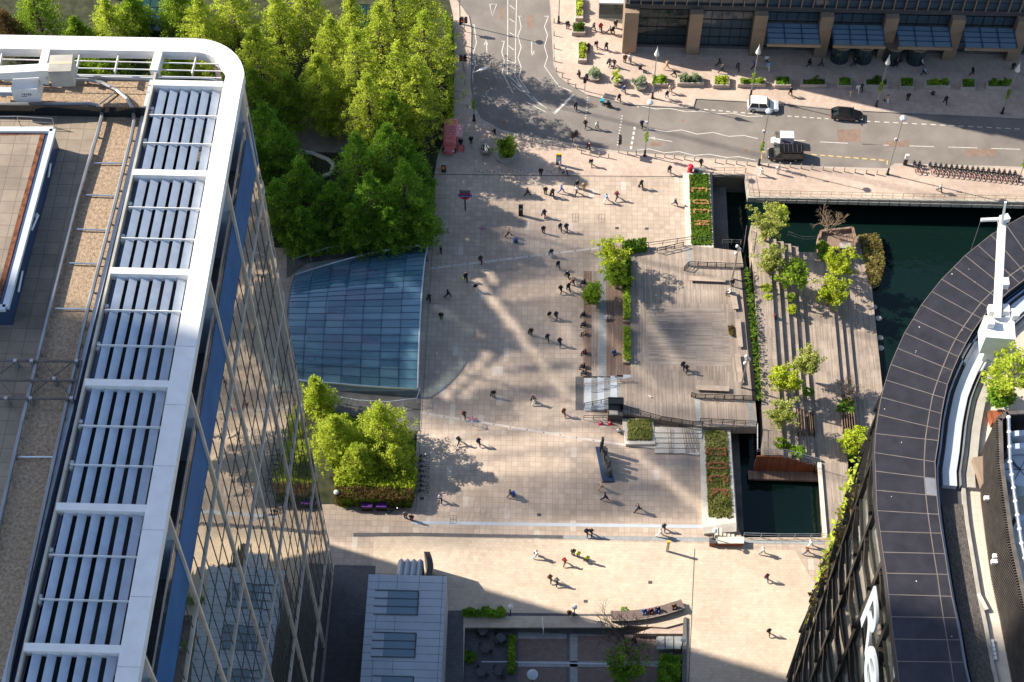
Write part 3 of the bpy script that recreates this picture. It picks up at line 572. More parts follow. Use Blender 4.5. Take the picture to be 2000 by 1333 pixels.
# facade: glass skin, black columns and slab bands
FO = [Vector((v.x,v.y,0)) for v in wo]; FI = offs(wo, .25, 0); FG = offs(wo, .46, 0)
mb = MB()
for i in range(len(FG)-1): mb.quad(*[Vector((v.x,v.y,z)) for v, z in ((FG[i],-5),(FG[i+1],-5),(FG[i+1],61.8),(FG[i],61.8))])
mb.build('facade_glass', M['facade_glass'], rb)
acc = 0; cols = []
for i in range(1, len(FI)-1):
    a, b = FI[i], FI[i+1]; l_ = (b-a).length; s = 0
    while acc+l_-s >= 5.2: s += 5.2-acc; acc = 0; cols.append((a+(b-a)*(s/l_), math.atan2((b-a).y, (b-a).x)))
    acc += l_-s
for k, (p, rz) in enumerate(cols):
    MB().obox((p.x,p.y,-5), (.5,.4,66.7), rz).build('facade_column', M['frame_black'], rb)
for k in range(15):                                      # pale floors behind the glass, thin dark slab edges in front
    z = 2.+k*4.0; mb = MB()
    for i in range(len(FI)-1):
        a, b = FI[i], FI[i+1]; mb.bar((a.x+.06,a.y,z), (b.x+.06,b.y,z), .22, .3)
    mb.build('slab_band', M['frame_black'], rb)
    A, B = offs(wo, .6, z+.2), offs(wo, 4.5, z+.2); mb = MB()
    for i in range(len(A)-1): mb.quad(A[i], A[i+1], B[i+1], B[i])
    mb.build('floor_plate', M['white_metal'] if k % 3 else M['pale_concrete'], rb)
for k, (p, rz) in enumerate(cols):                       # wavy heads where the frame steps between bays
    for z in range(8, 60, 8):
        zz = z+(4 if k % 2 else 0); mb = MB(); d = Vector((math.cos(rz), math.sin(rz), 0))
        pts = [p+d*(u*5.2)+Vector((0,0,zz+.55*math.cos(u*2*math.pi))) for u in (0,.12,.25,.38,.5,.62,.75,.88,1)]
        for a, b in zip(pts, pts[1:]): mb.bar(a, b, .35, .5)
        mb.build('frame_head', M['frame_black'], rb)
mb = MB()
for a in (offs(wo, -.15, 0),): mb.wall(a[4:], 58.8, 61.7, .25)
# the big white letters under the roof edge, their shade put into the grey-blue colour
def letter(ch, px, py, z0, hgt, parent, wid):
    cu = bpy.data.curves.new('letter', 'FONT'); cu.body = ch; cu.size = hgt*1.38; cu.extrude = .1; cu.bevel_depth = 0; cu.offset = .06
    tmp = bpy.data.objects.new('tmp', cu); COL.objects.link(tmp); dg = bpy.context.evaluated_depsgraph_get()
    me = bpy.data.meshes.new_from_object(tmp.evaluated_get(dg)); bpy.data.objects.remove(tmp); bpy.data.curves.remove(cu)
    me.name = 'sign_letter'; me.materials.clear(); me.materials.append(M['cladding'])
    ob = bpy.data.objects.new('sign_letter', me); COL.objects.link(ob); ob.parent = parent
    ob.location = Vector((px, py, z0))-parent.location; ob.rotation_euler = (R(90), 0, R(-90+1.5)); ob.scale = (wid, 1, 1)
    return ob
SGX = 28.6
letter('R', 29.30, 65.5, 53.8, 6.9, rb, .82); letter('e', 29.15, 61.4, 53.8, 7.6, rb, 1.0)
for ob in [c for c in rb.children if c.name.startswith('sign_letter')]: pass
# ---- white maintenance crane on the right roof
rc = thing('roof_crane', 'white maintenance crane with long raised boom standing on the right curved roof', 'crane', at(1950,660,62))
p = at(1951, 640, 66.5); MB().obox((p.x,p.y-.2,64.2), (2.6,2.3,2.6), R(-4)).build('machine_house', M['white_metal'], rc)
MB().obox((p.x-.5,p.y+.1,61.4), (3.6,2.9,.5), R(25)).obox((p.x,p.y,61.9), (1.2,1.2,2.3)).build('undercarriage', M['white_metal'], rc)
a, b = at(1947, 622, 67.0), at(1957, 432, 71.); MB().bar(a, b, .62, .6).build('boom', M['white_metal'], rc)
MB().bar(at(1916,430,71.2), at(1970,428,71.2), .25, .25).build('jib', M['white_metal'], rc)
MB().bar(at(1957,436,71.2), at(1964,395,74.), .18, .2).build('mast_tip', M['white_metal'], rc)
MB().obox(at(1960,432,70.9), (.8,.6,.6), R(20)).build('head_block', M['white_metal'], rc)
MB().tube(at(1916,430,71.2), at(1896,490,63.2), .025).build('cable', M['grey_metal'], rc)
for q in [(1963,553),(1964,605),(1982,614),(1934,630),(1937,606)]: MB().obox(at(q[0],q[1],67.2)-Vector((0,0,.4)), (.6,.8,.7)).build('control_box', M['white_metal'], rc)
# ------------------------------------------------------------------ building across the street
nb = thing('stone_office', 'dark glass and bronze office building along the far side of the street', 'building', (40, 185, 0))
YF = at(1240,104).y; SOF = 9.0
cx = [at(p, 100).x for p in (1229, 1351, 1474, 1599, 1722, 1848, 1972, 2098)]
MB().box(cx[0]-.9, YF+3.5, SOF, 120, YF+40, 46).build('wall', M['dark_glass'], nb)
MB().box(cx[0]-.9, YF+1.2, SOF+.4, 120, YF+3.5, 46).build('upper_glazing', M['office_glass'], nb)
MB().box(cx[0]-1.1, YF+.9, SOF-.5, 120, YF+3.6, SOF+.4).build('soffit_band', M['dark_grey'], nb)
for i in range(44): x = cx[0]-.6+i*1.66; MB().box(x, YF+.75, SOF+.4, x+.14, YF+1.25, 40).build('window_fin', M['bronze'], nb)
mb = MB()
for k in range(14): mb.box(cx[0]-.9, YF+1.1, SOF+1.7+k*1.9, 120, YF+1.22, SOF+1.8+k*1.9)
mb.build('window_rail', M['navy_panel'], nb)
for k, x in enumerate(cx): MB().box(x-(.95 if k else 1.1), YF-.1, 0, x+.95, YF+2.2, SOF-.5).build('stone_column', M['bronze'], nb)
MB().box(cx[0]-1.0, YF+2.2, 0, cx[0]-.6, YF+40, SOF).build('side_wall', M['bronze'], nb)
for k in range(len(cx)-1):
    x0, x1 = cx[k]+.95, cx[k+1]-.95
    MB().box(x0, YF+1.6, .5, x1, YF+1.7, SOF-.5).build('shop_window', M['clear_glass' if k < 1 else 'office_glass'], nb)
    mb = MB()
    for z in (.4, 2.2, 4.0, 5.8, 7.6): mb.box(x0, YF+1.5, z, x1, YF+1.6, z+.08)
    for i in range(6): x = x0+(x1-x0)*i/5; mb.box(x-.03, YF+1.5, .4, x+.03, YF+1.6, SOF-.5)
    mb.build('window_frame', M['frame_black'], nb)
    MB().box(x0, YF+1.3, .0, x1, YF+1.8, .42).build('window_sill', M['dark_concrete'], nb)
MB().box(cx[0]+1, YF+6, 0, cx[1], YF+6.2, 8).build('inner_wall', M['cloth_cream'], nb)
MB().box(cx[0]-.5, YF+1.9, .01, 118, YF+20, .06).build('inner_floor', M['roof_slab_dark'], nb)
for k in range(2, 6):                                    # glazed canopies
    x0, x1 = cx[k]+1.0, cx[k+1]-1.0
    cn = MB().box(x0, YF-3.1, 5.9, x1, YF+.9, 6.0).build('canopy', M['blue_glass'], nb)
    mb = MB().bar((x0-.1, YF-3.2, 5.8), (x1+.1, YF-3.2, 5.8), .25, .5); mb.build('canopy_edge', M['bronze'], cn)
    mb = MB()
    for i in range(4): x = x0+(x1-x0)*i/3; mb.box(x-.06, YF-3.1, 6.0, x+.06, YF+.9, 6.12)
    for j in range(1, 4): mb.box(x0, YF-3.1+j*1.0, 6.0, x1, YF-3.02+j*1.0, 6.1)
    mb.build('canopy_frame', M['navy_panel'], cn)
for px in (1638, 1684, 1740, 1786):                      # revolving doors
    p = at(px, 112); rd = MB().lathe((p.x, YF-.2, 0), [(1.35,.02),(1.35,3.2)], 20).build('revolving_door', M['clear_glass'], nb)
    MB().lathe((p.x, YF-.2, 3.2), [(1.45,0),(1.45,.25)], 20).build('door_drum', M['bronze'], rd)
    mb = MB()
    for a in (30, 150, 270): mb.bar((p.x, YF-.2, 1.6), (p.x+1.3*math.cos(R(a)), YF-.2+1.3*math.sin(R(a)), 1.6), .05, 3.0)
    mb.build('door_wing', M['steel'], rd)
pr = thing('glazed_porch', 'small pale glazed porch roof beyond the street corner at the top edge', 'porch', at(1195,5)); a, b = at(1170, 6, 3.4), at(1222, 6, 3.4)
MB().box(a.x, a.y, 3.1, b.x, a.y+4, 3.4).build('roof', M['cladding'], pr); MB().box(a.x+.1, a.y+.1, 0, b.x-.1, a.y+4, 3.1).build('wall', M['clear_glass'], pr)

# ------------------------------------------------------------------ glass vault over the station stairs
vt = thing('station_canopy', 'curved blue glass canopy vault over the station escalators', 'canopy', at(760, 640))
yA, yB = at(835,492).y, at(822,770).y; xR = at(829,640).x+.0; xE = -32.; NV, NU = 22, 14
def vz(t, u):                          # t across the vault, u from the plaza edge inwards
    return .35+(4.9-.6*u)*max(0, math.sin(math.pi*(.04+.92*t)))**.8
def vp(t, u):
    x = xR-.3+(xE-xR)*u; bow = -5.2*(u**1.5)
    return Vector((x+.0, yB+(yA-yB)*t+(bow if t > .5 else -bow*.25)*abs(2*t-1), vz(t, u)*(.82+.18*(1-u))))
mb = MB(); P = [[vp(i/NV, j/NU) for j in range(NU+1)] for i in range(NV+1)]
for i in range(NV):
    for j in range(NU): mb.quad(P[i][j], P[i+1][j], P[i+1][j+1], P[i][j+1])
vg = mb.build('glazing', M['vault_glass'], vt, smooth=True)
mb = MB()
for i in range(0, NV+1, 1):
    for j in range(NU): mb.bar(P[i][j]+Vector((0,0,.03)), P[i][j+1]+Vector((0,0,.03)), .05, .05)
for j in range(0, NU+1, 2):
    for i in range(NV): mb.bar(P[i][j]+Vector((0,0,.04)), P[i+1][j]+Vector((0,0,.04)), .06, .08)
mb.build('glazing_bar', M['navy_panel'], vt)
mb = MB().path([q[0]+Vector((.05,0,.05)) for q in P], .10, 6); mb.build('front_arch', M['cladding'], vt)
MB().path([P[0][j]+Vector((0,-.1,.1)) for j in range(NU+1)], .16).build('edge_gutter', M['steel'], vt); MB().path([P[NV][j]+Vector((0,.1,.1)) for j in range(NU+1)], .16).build('edge_gutter', M['steel'], vt)
mb = MB().box(xE, yB, .008, xR-.4, yA, .012); struct(mb.build('station_floor', M['grey_paving']))
for k, y in enumerate((yB+4.5, yB+8.2, yB+11.9, yB+15.6)):
    es = thing('escalator', 'pale escalator running under the blue glass station canopy', 'escalator', (xR-6, y, 0), group='escalators under the station canopy')
    MB().box(xR-14, y-.5, .02, xR-3, y+.5, .5).build('steps', M['steel'], es)
    for dy in (-.8, .62): MB().box(xR-14.3, y+dy, .02, xR-2.6, y+dy+.18, 1.2).build('side_panel', M['cladding'], es)
for k, (x, y) in enumerate([(xR-7.5,yB+6.4),(xR-11,yB+6.4),(xR-7.5,yB+13.7),(xR-10.8,yB+13.7),(xR-8.5,yB+17.4),(xR-11.5,yB+17.4),(xR-12.,yB+10.1)]):
    tag(MB().obox((x,y,1.5), (3.4,.12,1.2), R(6*(k%3-1)), 0, R(-65)).build('advert_board', M['red_paint']), 'red advert board sloping beside the escalators under the glass canopy', 'advert board', 'red boards under the station canopy')
railing([(575,520),(640,498),(700,488),(765,486),(834,483)], .1, 1.6, 'railing', 'curved white railing along the park side of the glass canopy', 2.1, .05, 'cladding', ())
railing([(834,483),(836,508)], .1, 1.6, 'railing', 'short white railing at the corner of the canopy beside the plaza', 1., .05, 'cladding', ())
railing([(640,782),(700,793),(760,796),(815,789),(821,770)], .1, 1.4, 'railing', 'curved white railing on the garden side of the glass canopy', 2.1, .05, 'cladding', ())
sheet('stair_well', ats([(835,484),(838,512),(700,500),(600,515),(560,545),(560,490),(700,484)]), .075, 'dark_concrete', .01); sheet('stair_well', ats([(822,765),(819,842),(795,842),(640,800),(640,765)]), .075, 'dark_concrete', .01)

# ------------------------------------------------------------------ pale clad pavilion and its vent
pv = thing('clad_pavilion', 'low pavilion with pale grey clad roof and dark rooflights at the foot of the tower', 'building', at(790,1200))
ZP = 9.; q = ats([(720,1122),(872,1122),(862,1345),(704,1345)], ZP); A, B = q[0], q[1]; y0 = 66.
MB().box(A.x, y0, 0, B.x, A.y, ZP).build('clad_block', M['cladding'], pv)
def pvx(px, py): return at(px, py, ZP)
mb = MB()
for py in [1122+15.5*k for k in range(15)]:
    y = pvx(790,py).y; mb.box(A.x, y-.02, ZP+.001, B.x, y+.02, ZP+.006)
for px in (735, 861): x = pvx(px,1200).x; mb.box(x-.02, y0, ZP+.001, x+.02, A.y, ZP+.0075)
for px, r0, r1 in [(776,1122,1152),(819,1122,1152),(771,1204,1234),(767,1287,1317)]: x = pvx(px,(r0+r1)/2).x; mb.box(x-.02, pvx(px,r1).y, ZP+.001, x+.02, pvx(px,r0).y, ZP+.0075)
mb.build('panel_joint', M['dark_grey'], pv)
for r0, r1, pl, pr_ in [(1154,1202,758,813),(1236,1285,751,808),(1321,1368,745,803)]:
    a, b = pvx(pl, r0), pvx(pr_, r1); c, d = pvx(733 if r0 < 1200 else 728, r0), pvx(816, r1)
    w = MB().box(c.x, b.y-.1, ZP+.008, b.x+.15, a.y+.1, ZP+.03).build('window', M['cladding'], pv)
    MB().box(a.x, b.y, ZP+.03, b.x, a.y, ZP+.06).build('pane', M['blue_glass'], w)
    mb = MB()
    for k in range(4): y = b.y+(a.y-b.y)*k/3; mb.box(c.x, y-.04, ZP+.03, b.x+.1, y+.04, ZP+.11)
    mb.bar((b.x+.12, b.y, ZP+.07), (b.x+.12, a.y, ZP+.07), .14, .16); mb.build('frame', M['dark_grey'], w)
p = at(818, 1108, 4.); vn = thing('roof_vent', 'folded grey metal vent with curved dark end behind the clad pavilion', 'vent', (p.x, p.y, 0))
a = at(774, 1122, 5.5)
for k in range(4):
    x = at(776+k*12.5, 1100, 5.5).x; w = (at(788,1100,5.5).x-at(776,1100,5.5).x); y1, y2 = A.y+.05, A.y+4.2
    MB().add([(x,y1,0),(x+w*.55,y1,0),(x+w,y1,0),(x,y1,6.3),(x+w*.55,y1,7.),(x+w,y1,6.3),(x,y2,0),(x+w*.55,y2,0),(x+w,y2,0),(x,y2,4.2),(x+w*.55,y2,4.9),(x+w,y2,4.2)],
        [(3,4,10,9),(4,5,11,10),(9,10,7,6),(10,11,8,7),(0,3,9,6),(5,2,8,11)]).build('fold', M['cladding'], vn)
x += w; n = 8; mb = MB(); V = []
for xx in (x, x+.7):
    V += [(xx+.6*math.sin(math.pi*i/n), y1+(y2+1.2-y1)*i/n, 6.6-2.2*i/n) for i in range(n+1)]+[(xx+.6*math.sin(math.pi*i/n), y1+(y2+1.2-y1)*i/n, 0) for i in range(n+1)]
for i in range(n):
    mb.add([V[i],V[i+1],V[n+1+i+1],V[n+1+i],V[2*n+2+i],V[2*n+3+i],V[3*n+4+i],V[3*n+3+i]], [(0,1,5,4),(4,5,6,7),(1,0,3,2)])
mb.build('end_plate', M['frame_black'], vn)
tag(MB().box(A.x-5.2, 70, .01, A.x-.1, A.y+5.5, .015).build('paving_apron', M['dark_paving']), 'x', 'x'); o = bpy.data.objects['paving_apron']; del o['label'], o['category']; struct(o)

# ------------------------------------------------------------------ timber decks and stepped boardwalk
ZD = 1.2
def deck(name, pts, z, z0, m_): return struct(MB().prism(ats(pts, z), z0, z).build(name, M[m_]))
deck('boardwalk', [(1231,486),(1345,479),(1447,491),(1452,520),(1475,782),(1479,834),(1372,834),(1212,806),(1212,741),(1232,737)], ZD, -.5, 'deck_wood')
sheet('boardwalk', ats([(1262,600),(1415,604),(1428,715),(1268,712)], ZD), ZD+.006, 'deck_wood_across', .005)
for a, b in [((1344,483),(1348,522)),((1361,780),(1366,832)),((1465,785),(1470,832))]:
    struct(MB().strip(ats([a,b], ZD), .65, ZD+.0075).build('boardwalk_inset', M['grey_paving']))
ZW = .9; yN, yFr = at(1500, 441, ZW).y, at(1500, 889, ZW).y
xk = [at(1513.6+14.6*k, 640, ZW-.52*k).x for k in range(5)]; xw0 = at(1478, 830, ZW).x
struct(MB().box(at(1476,600,ZW).x, yFr, -2.2, xk[0], yN, ZW).build('boardwalk', M['deck_wood']))
yS = at(1530, 463, ZW).y
for k in range(5):
    z = ZW-.52*(k+1); x1 = xk[k+1] if k < 4 else at(1632, 640, -1.7).x
    struct(MB().box(xk[k], yFr-(.0 if k < 4 else .5), -3., x1, yS-(0 if k < 4 else .6), z).build('boardwalk_step' if k < 4 else 'boardwalk', M['deck_wood']))
xp = [at(1632+14*k, 640, -1.7-.42*k).x for k in range(4)]; xend = at(1711, 640, -2.96).x
for k in range(3):
    z = -1.7-.42*(k+1); x1 = xp[k+1] if k < 2 else xend
    struct(MB().box(xp[k], at(1660,830,z).y-(6 if k == 2 else 0), -3.6, x1, at(1650,470,z).y+(.8 if k==2 else 0), z).build('boardwalk_step' if k < 2 else 'boardwalk', M['deck_wood']))
# narrow stair flights between the terraces
for (pa, pb, n, zt) in [((1576,802),(1592,850),4,-.9),((1642,806),(1672,845),6,-1.35),((1556,797),(1574,850),3,-.45)]:
    for k in range(n):
        a = at(pa[0]+(pb[0]-pa[0])*k/n, pa[1], zt); b = at(pa[0]+(pb[0]-pa[0])*(k+1)/n, pb[1], zt)
        struct(MB().box(a.x, b.y, -3, a.x+(b.x-a.x)*.55, a.y, zt+.30-.04*k).build('boardwalk_step', M['deck_brown']))
mb = MB(); X0, X1 = xw0-.15, xk[4]+1.2
MB().box(xw0-.1, yFr-.12, -3.0, X1, yFr-.02, ZW-.05)
f_ = MB(); 
for k in range(6):
    a = (at(1478,889,ZW).x if k == 0 else xk[k-1]); b = xk[k] if k < 5 else X1+.6
    f_.box(a, yFr-.18, -3.1, b, yFr-.02-(0 if k<5 else .5), ZW-.52*k-.12)
struct(f_.build('boardwalk_fascia', M['red_timber']))
struct(MB().box(at(1460,905,-2.9).x, yFr-1.4, -3.3, X1+.6, yFr-.2, -2.9).build('boardwalk_ledge', M['deck_brown']))
# walkway along the right side of the basin
struct(MB().prism(ats([(1604,905),(1655,905),(1662,1000),(1665,1066),(1618,1066)], -.9)[:2]+ats([(1657,960),(1660,1066),(1613,1066)], -.9), -3.6, -.9).build('boardwalk', M['deck_wood']))
struct(MB().bar(at(1600,905,-.8), at(1612,1052,-.8), .45, .5).build('boardwalk_edge', M['pale_concrete']))
# lookout at the far end
struct(MB().prism(ats([(1598,458),(1662,452),(1672,486),(1600,490)], -1.6), -3.5, -1.6).build('boardwalk', M['deck_brown']))
mb = MB().wall(ats([(1600,470),(1602,457),(1664,450),(1672,480)], -1.6), -1.7, -.9, .3); tag(mb.build('timber_wall', M['deck_brown']), 'low brown timber wall round the lookout over the dock', 'wall')
# seating tiers towards the plaza and the pale stair
def tier(pl, pr_, y0, y1, z, m_, nm='seating_step'):
    a, b = at(pl, 600, z), at(pr_, 600, z); struct(MB().box(a.x, at(1160,y1,z).y, -.01, b.x, at(1160,y0,z).y, z).build(nm, M[m_]))
tier(1140, 1156, 530, 735, .42, 'deck_brown'); tier(1156, 1169, 530, 735, .60, 'deck_wood'); tier(1169, 1184, 480, 735, .72, 'grey_paving'); tier(1184, 1200, 480, 735, .84, 'deck_brown'); tier(1200, 1232, 480, 735, 1.02, 'deck_brown')
for k in range(7):
    a, b = at(1142+k*12.6, 770, .17*k), at(1142+(k+1)*12.6, 770, .17*(k+1)); struct(MB().box(a.x, at(1160,800,.5).y, 0, b.x if k < 6 else b.x+.4, at(1160,736,.5).y-.02, .17*(k+1)).build('stair', M['grey_paving' if k % 2 else 'cladding']))
sheet('stair_landing', ats([(1124,736),(1140,736),(1140,802),(1124,802)]), .012, 'dark_paving', .01)
# planter walls with lettering beds
def planter(name, label, pts, hole, z, m_='pale_concrete', soil='park_soil'):
    t = thing(name, label, 'planter', (*at(sum(p[0] for p in pts)/len(pts), sum(p[1] for p in pts)/len(pts)).xy, 0))
    o, i = ats(pts, z), ats(hole, z); n = len(o); mb = MB(); dn = lambda v, zz: Vector((v.x, v.y, zz))
    for k in range(n):
        a, b, c, d = o[k], o[(k+1)%n], i[(k+1)%n], i[k]; mb.quad(a, b, c, d); mb.quad(b, a, dn(a,-.2), dn(b,-.2)); mb.quad(d, c, dn(c,z-.3), dn(d,z-.3))
    mb.build('planter_wall', M[m_], t); MB().prism(i, z-.5, z-.12).build('soil', M[soil], t); return t
def tufts(name, parent, pts, z, n, size, m_, seed=0, hgt=.5, top=None):
    """many small blades and leaves standing in a bed"""
    rnd = random.Random(seed); P = ats(pts, z); x0, x1, y0, y1 = min(p.x for p in P), max(p.x for p in P), min(p.y for p in P), max(p.y for p in P); mb = MB()
    def inside(x, y):
        c = False
        for a, b in zip(P, P[1:]+P[:1]):
            if (a.y > y) != (b.y > y) and x < (b.x-a.x)*(y-a.y)/(b.y-a.y)+a.x: c = not c
        return c
    k = 0
    while k < n:
        x, y = rnd.uniform(x0, x1), rnd.uniform(y0, y1)
        if not inside(x, y): continue
        k += 1; s = size*rnd.uniform(.5, 1.3); h = hgt*rnd.uniform(.1, 1); a = rnd.uniform(0, 6.28); d = Vector((math.cos(a), math.sin(a), rnd.uniform(-.5,.5))).normalized()*s; e_ = Vector((-math.sin(a)*.8, math.cos(a)*.8, rnd.uniform(-.6,.6)))*s
        c = Vector((x, y, z-.1+h)); mb.quad(c-d-e_*.5, c+d-e_*.5, c+d*.6+e_*.5, c-d*.6+e_*.5)
    return mb.build(name, M[m_], parent)
p1 = planter('planter_bed', 'long grassy planter with flower lettering beside the road end of the dock', [(1334,338),(1386,338),(1394,484),(1342,484)], [(1346,341),(1384,341),(1391,479),(1351,479)], .45)
tufts('grass', p1, [(1346,341),(1384,341),(1391,479),(1351,479)], .45, 3800, .16, 'leaf_hedge', 3, .35)
p2 = planter('planter_bed', 'long grassy planter with red flower lettering beside the square dock basin', [(1366,838),(1426,838),(1438,1022),(1373,1032)], [(1377,844),(1418,844),(1429,1011),(1384,1011)], .45)
tufts('grass', p2, [(1376,842),(1419,842),(1430,1011),(1384,1011)], .45, 3800, .17, 'leaf_grass', 4, .35)
def flower_letter(ch, px, py, parent, m_, w=2.3, h=.85):
    """letters planted as bands of flowers, turned a quarter so the word runs along the planter"""
    st = {'D': [[(0,1),(1,1),(1,.25),(.75,0),(.25,0),(0,.25),(0,1)]], 'O': [[(.2,1),(.8,1),(1,.75),(1,.25),(.8,0),(.2,0),(0,.25),(0,.75),(.2,1)]], 'C': [[(1,.75),(.8,1),(.2,1),(0,.75),(0,.25),(.2,0),(.8,0),(1,.25)]],
          'K': [[(0,0),(0,1)],[(1,1),(0,.5),(1,0)]], 'E': [[(1,1),(0,1),(0,0),(1,0)],[(0,.5),(.8,.5)]], 'N': [[(0,0),(0,1),(1,0),(1,1)]]}[ch]
    c = at(px, py, .5); rnd = random.Random(ord(ch)); mb = MB()
    for s in st:
        q = [Vector((c.x+(t[1]-.5)*w, c.y-(t[0]-.5)*h, .78)) for t in s]
        for a, b in zip(q, q[1:]):
            n = max(6, int((b-a).length*26))
            for i in range(n):
                v = a+(b-a)*rnd.random()+Vector((rnd.uniform(-.13,.13), rnd.uniform(-.10,.10), rnd.uniform(-.1,.15))); d = rnd.uniform(.05,.12); k = rnd.uniform(0,3)
                mb.quad(v+Vector((math.cos(k)*d,math.sin(k)*d,0)), v+Vector((-math.sin(k)*d,math.cos(k)*d,.03)), v-Vector((math.cos(k)*d,math.sin(k)*d,0)), v+Vector((math.sin(k)*d,-math.cos(k)*d,-.02)))
    return mb.build('flower_letter', M[m_], parent)
for ch, px, py in zip('DOCK', (1398,1400.5,1402.5,1405), (884.5,912,938,965)): flower_letter(ch, px, py, p2, 'red_flower')
M['red_flower2'] = mat('orange_flower', (.52,.27,.10), .9, 0, .2, 3.)
for ch, px, py in zip('EDEN', (1366,1368,1369.5,1371), (374,397,416,438)): flower_letter(ch, px, py, p1, 'orange_flower', 2.0, .6)
p3 = planter('planter_bed', 'short grassy planter under the edge of the timber deck', [(1215,818),(1276,818),(1280,868),(1222,868)], [(1225,822),(1272,822),(1274,860),(1228,860)], .6)
tufts('grass', p3, [(1225,821),(1272,821),(1274,860),(1227,860)], .6, 1500, .17, 'leaf_grass', 5, .4)
struct(MB().prism(ats([(1222,868),(1366,890),(1366,866),(1280,862)], .25), 0, .25).build('terrace_edge', M['pale_concrete']))
for k in range(5):
    struct(MB().prism(ats([(1279,834+k*10),(1372,836+k*10),(1370,846+k*10),(1279,845+k*10)], .75-.13*k), 0, .75-.13*k).build('stair', M['pale_concrete']))
for k in range(4):
    a = (1308 if k < 1 else 1328+k*12, 885-k*1); b = (a[0]-4-(k*4), 836)
    tag(MB().bar(at(*a,.3), at(*b,1.1), .06, .06).bar(at(a[0]+5,a[1],.3), at(b[0]+5,b[1],1.1), .06, .06).bar(at(a[0],a[1],.3), at(a[0]+5,a[1],.3), .06,.06).build('stair_rail', M['bronze']), 'thin rusty handrail on the pale stair under the deck edge', 'handrail', 'handrails on the pale stair')
# bench walls, kiosk at the foot of the basin
kb = thing('timber_bench', 'boxy timber clad bench at the near end of the grassy planter', 'bench', at(1424,1065)); a = ats([(1402,1049),(1453,1049),(1453,1062),(1402,1062)], .9)
MB().prism(a, .85, .95).build('bench_top', M['pale_concrete'], kb); MB().prism([a[0]+Vector((.08,-.08,0)), a[1]+Vector((-.08,-.08,0)), a[2]+Vector((-.08,.08,0)), a[3]+Vector((.08,.08,0))], 0, .85).build('bench_body', M['red_timber'], kb)
kb = thing('litter_bin', 'square brown timber litter bin beside the boxy bench', 'bin', at(1392,1062)); p = at(1392,1056,.9); MB().obox((p.x,p.y,0), (.75,.75,.85)).build('bin_body', M['red_timber'], kb); MB().obox((p.x,p.y,.85), (.8,.8,.08)).build('bin_lid', M['dark_grey'], kb)
for k in range(5): p = at(1395+k*8, 1043, 0); struct(MB().box(p.x, p.y-.5, 0, p.x+.42, p.y+.6, .62-.11*k).build('stair', M['pale_concrete']))
struct(MB().prism(ats([(1373,1032),(1438,1022),(1438,1040),(1375,1044)], .3), 0, .5).build('terrace_edge', M['concrete']))
railing([(1452,1049),(1520,1051),(1614,1051)], 0, 1.1, 'railing', 'steel railing along the near edge of the square basin', 2., .04, 'steel')
railing([(1410,478),(1446,478)], ZD, 1.1, 'railing', 'short steel railing at the dock end of the upper planter', 1.4, .035, 'steel')
railing([(1240,482),(1266,484),(1350,472),(1410,474),(1444,480)], ZD, 1.1, 'railing', 'dark railing along the road side of the timber deck', 1.8, .045, 'black_metal')
railing([(1283,494),(1334,482)], ZD, 1.0, 'railing', 'black framed rail at the top entrance of the timber deck', 1.2, .06, 'black_metal')
railing([(1336,529),(1345,520),(1452,524)], ZD, 1.0, 'railing', 'black railing behind the upper bench on the timber deck', 1.2, .06, 'black_metal', (.1,.35,.65))
railing([(1350,775),(1358,778),(1470,782)], ZD, 1.0, 'railing', 'black railing behind the lower bench on the timber deck', 1.2, .06, 'black_metal', (.1,.35,.65))
railing([(1212,800),(1290,822)], ZD, 1.1, 'railing', 'black railing from the lift along the near deck edge', 1.4, .05, 'black_metal', (.35,.65))
railing([(1290,822),(1352,832),(1372,832)], ZD, 1.1, 'railing', 'black railing in the middle of the near deck edge', 1.4, .05, 'black_metal', (.2,.4,.6,.8))
railing([(1367,826),(1477,832)], ZD, 1.1, 'railing', 'black railing on the right of the near deck edge', 1.4, .05, 'black_metal', (.35,.65))
railing([(1141,757),(1212,748),(1236,748)], .9, .9, 'railing', 'pale timber handrail up the grey stair to the deck', 1.4, .05, 'bench_wood')
railing([(1141,796),(1190,786)], .3, 1.0, 'railing', 'grey handrail up the near side of the grey stair', 1.2, .05, 'dark_grey')
railing([(1140,820),(1196,820)], 0, 1.0, 'railing', 'low grey railing beside the lift at the foot of the stair', 1.2, .04, 'dark_grey')
railing([(1457,450),(1451,492)], ZW, 1.1, 'railing', 'dark railing on the dock side of the boardwalk head', 1.4, .045, 'dark_grey')
railing([(1478,886),(1535,887),(1600,905)], ZW-.2, 1.1, 'railing', 'steel railing over the red timber wall of the basin', 1.8, .035, 'steel')
railing([(1538,462),(1566,472),(1602,471)], -.9, 1.1, 'railing', 'steel railing at the far end of the stepped boardwalk', 1.8, .035, 'steel')
railing([(1478,835),(1478,886)], ZW, 1.1, 'railing', 'steel railing on the left of the boardwalk over the basin', 1.6, .035, 'steel')
P = [HOLE[1]+Vector((.1,.3,0)), HOLE[2]+Vector((.2,.15,0)), HOLE[2]+Vector((62,.15,0))]
railing([Vector((p.x,p.y,0)) for p in P], 0, 1.15, 'railing', 'long thin quay railing along the road side of the dock', 1.45, .028, 'bronze')
railing([HOLE[0]+Vector((.2,.3,0)), HOLE[1]+Vector((0,.3,0))], 0, 1.1, 'railing', 'short railing at the head of the dock beside the red sign', 1.4, .035, 'bronze')
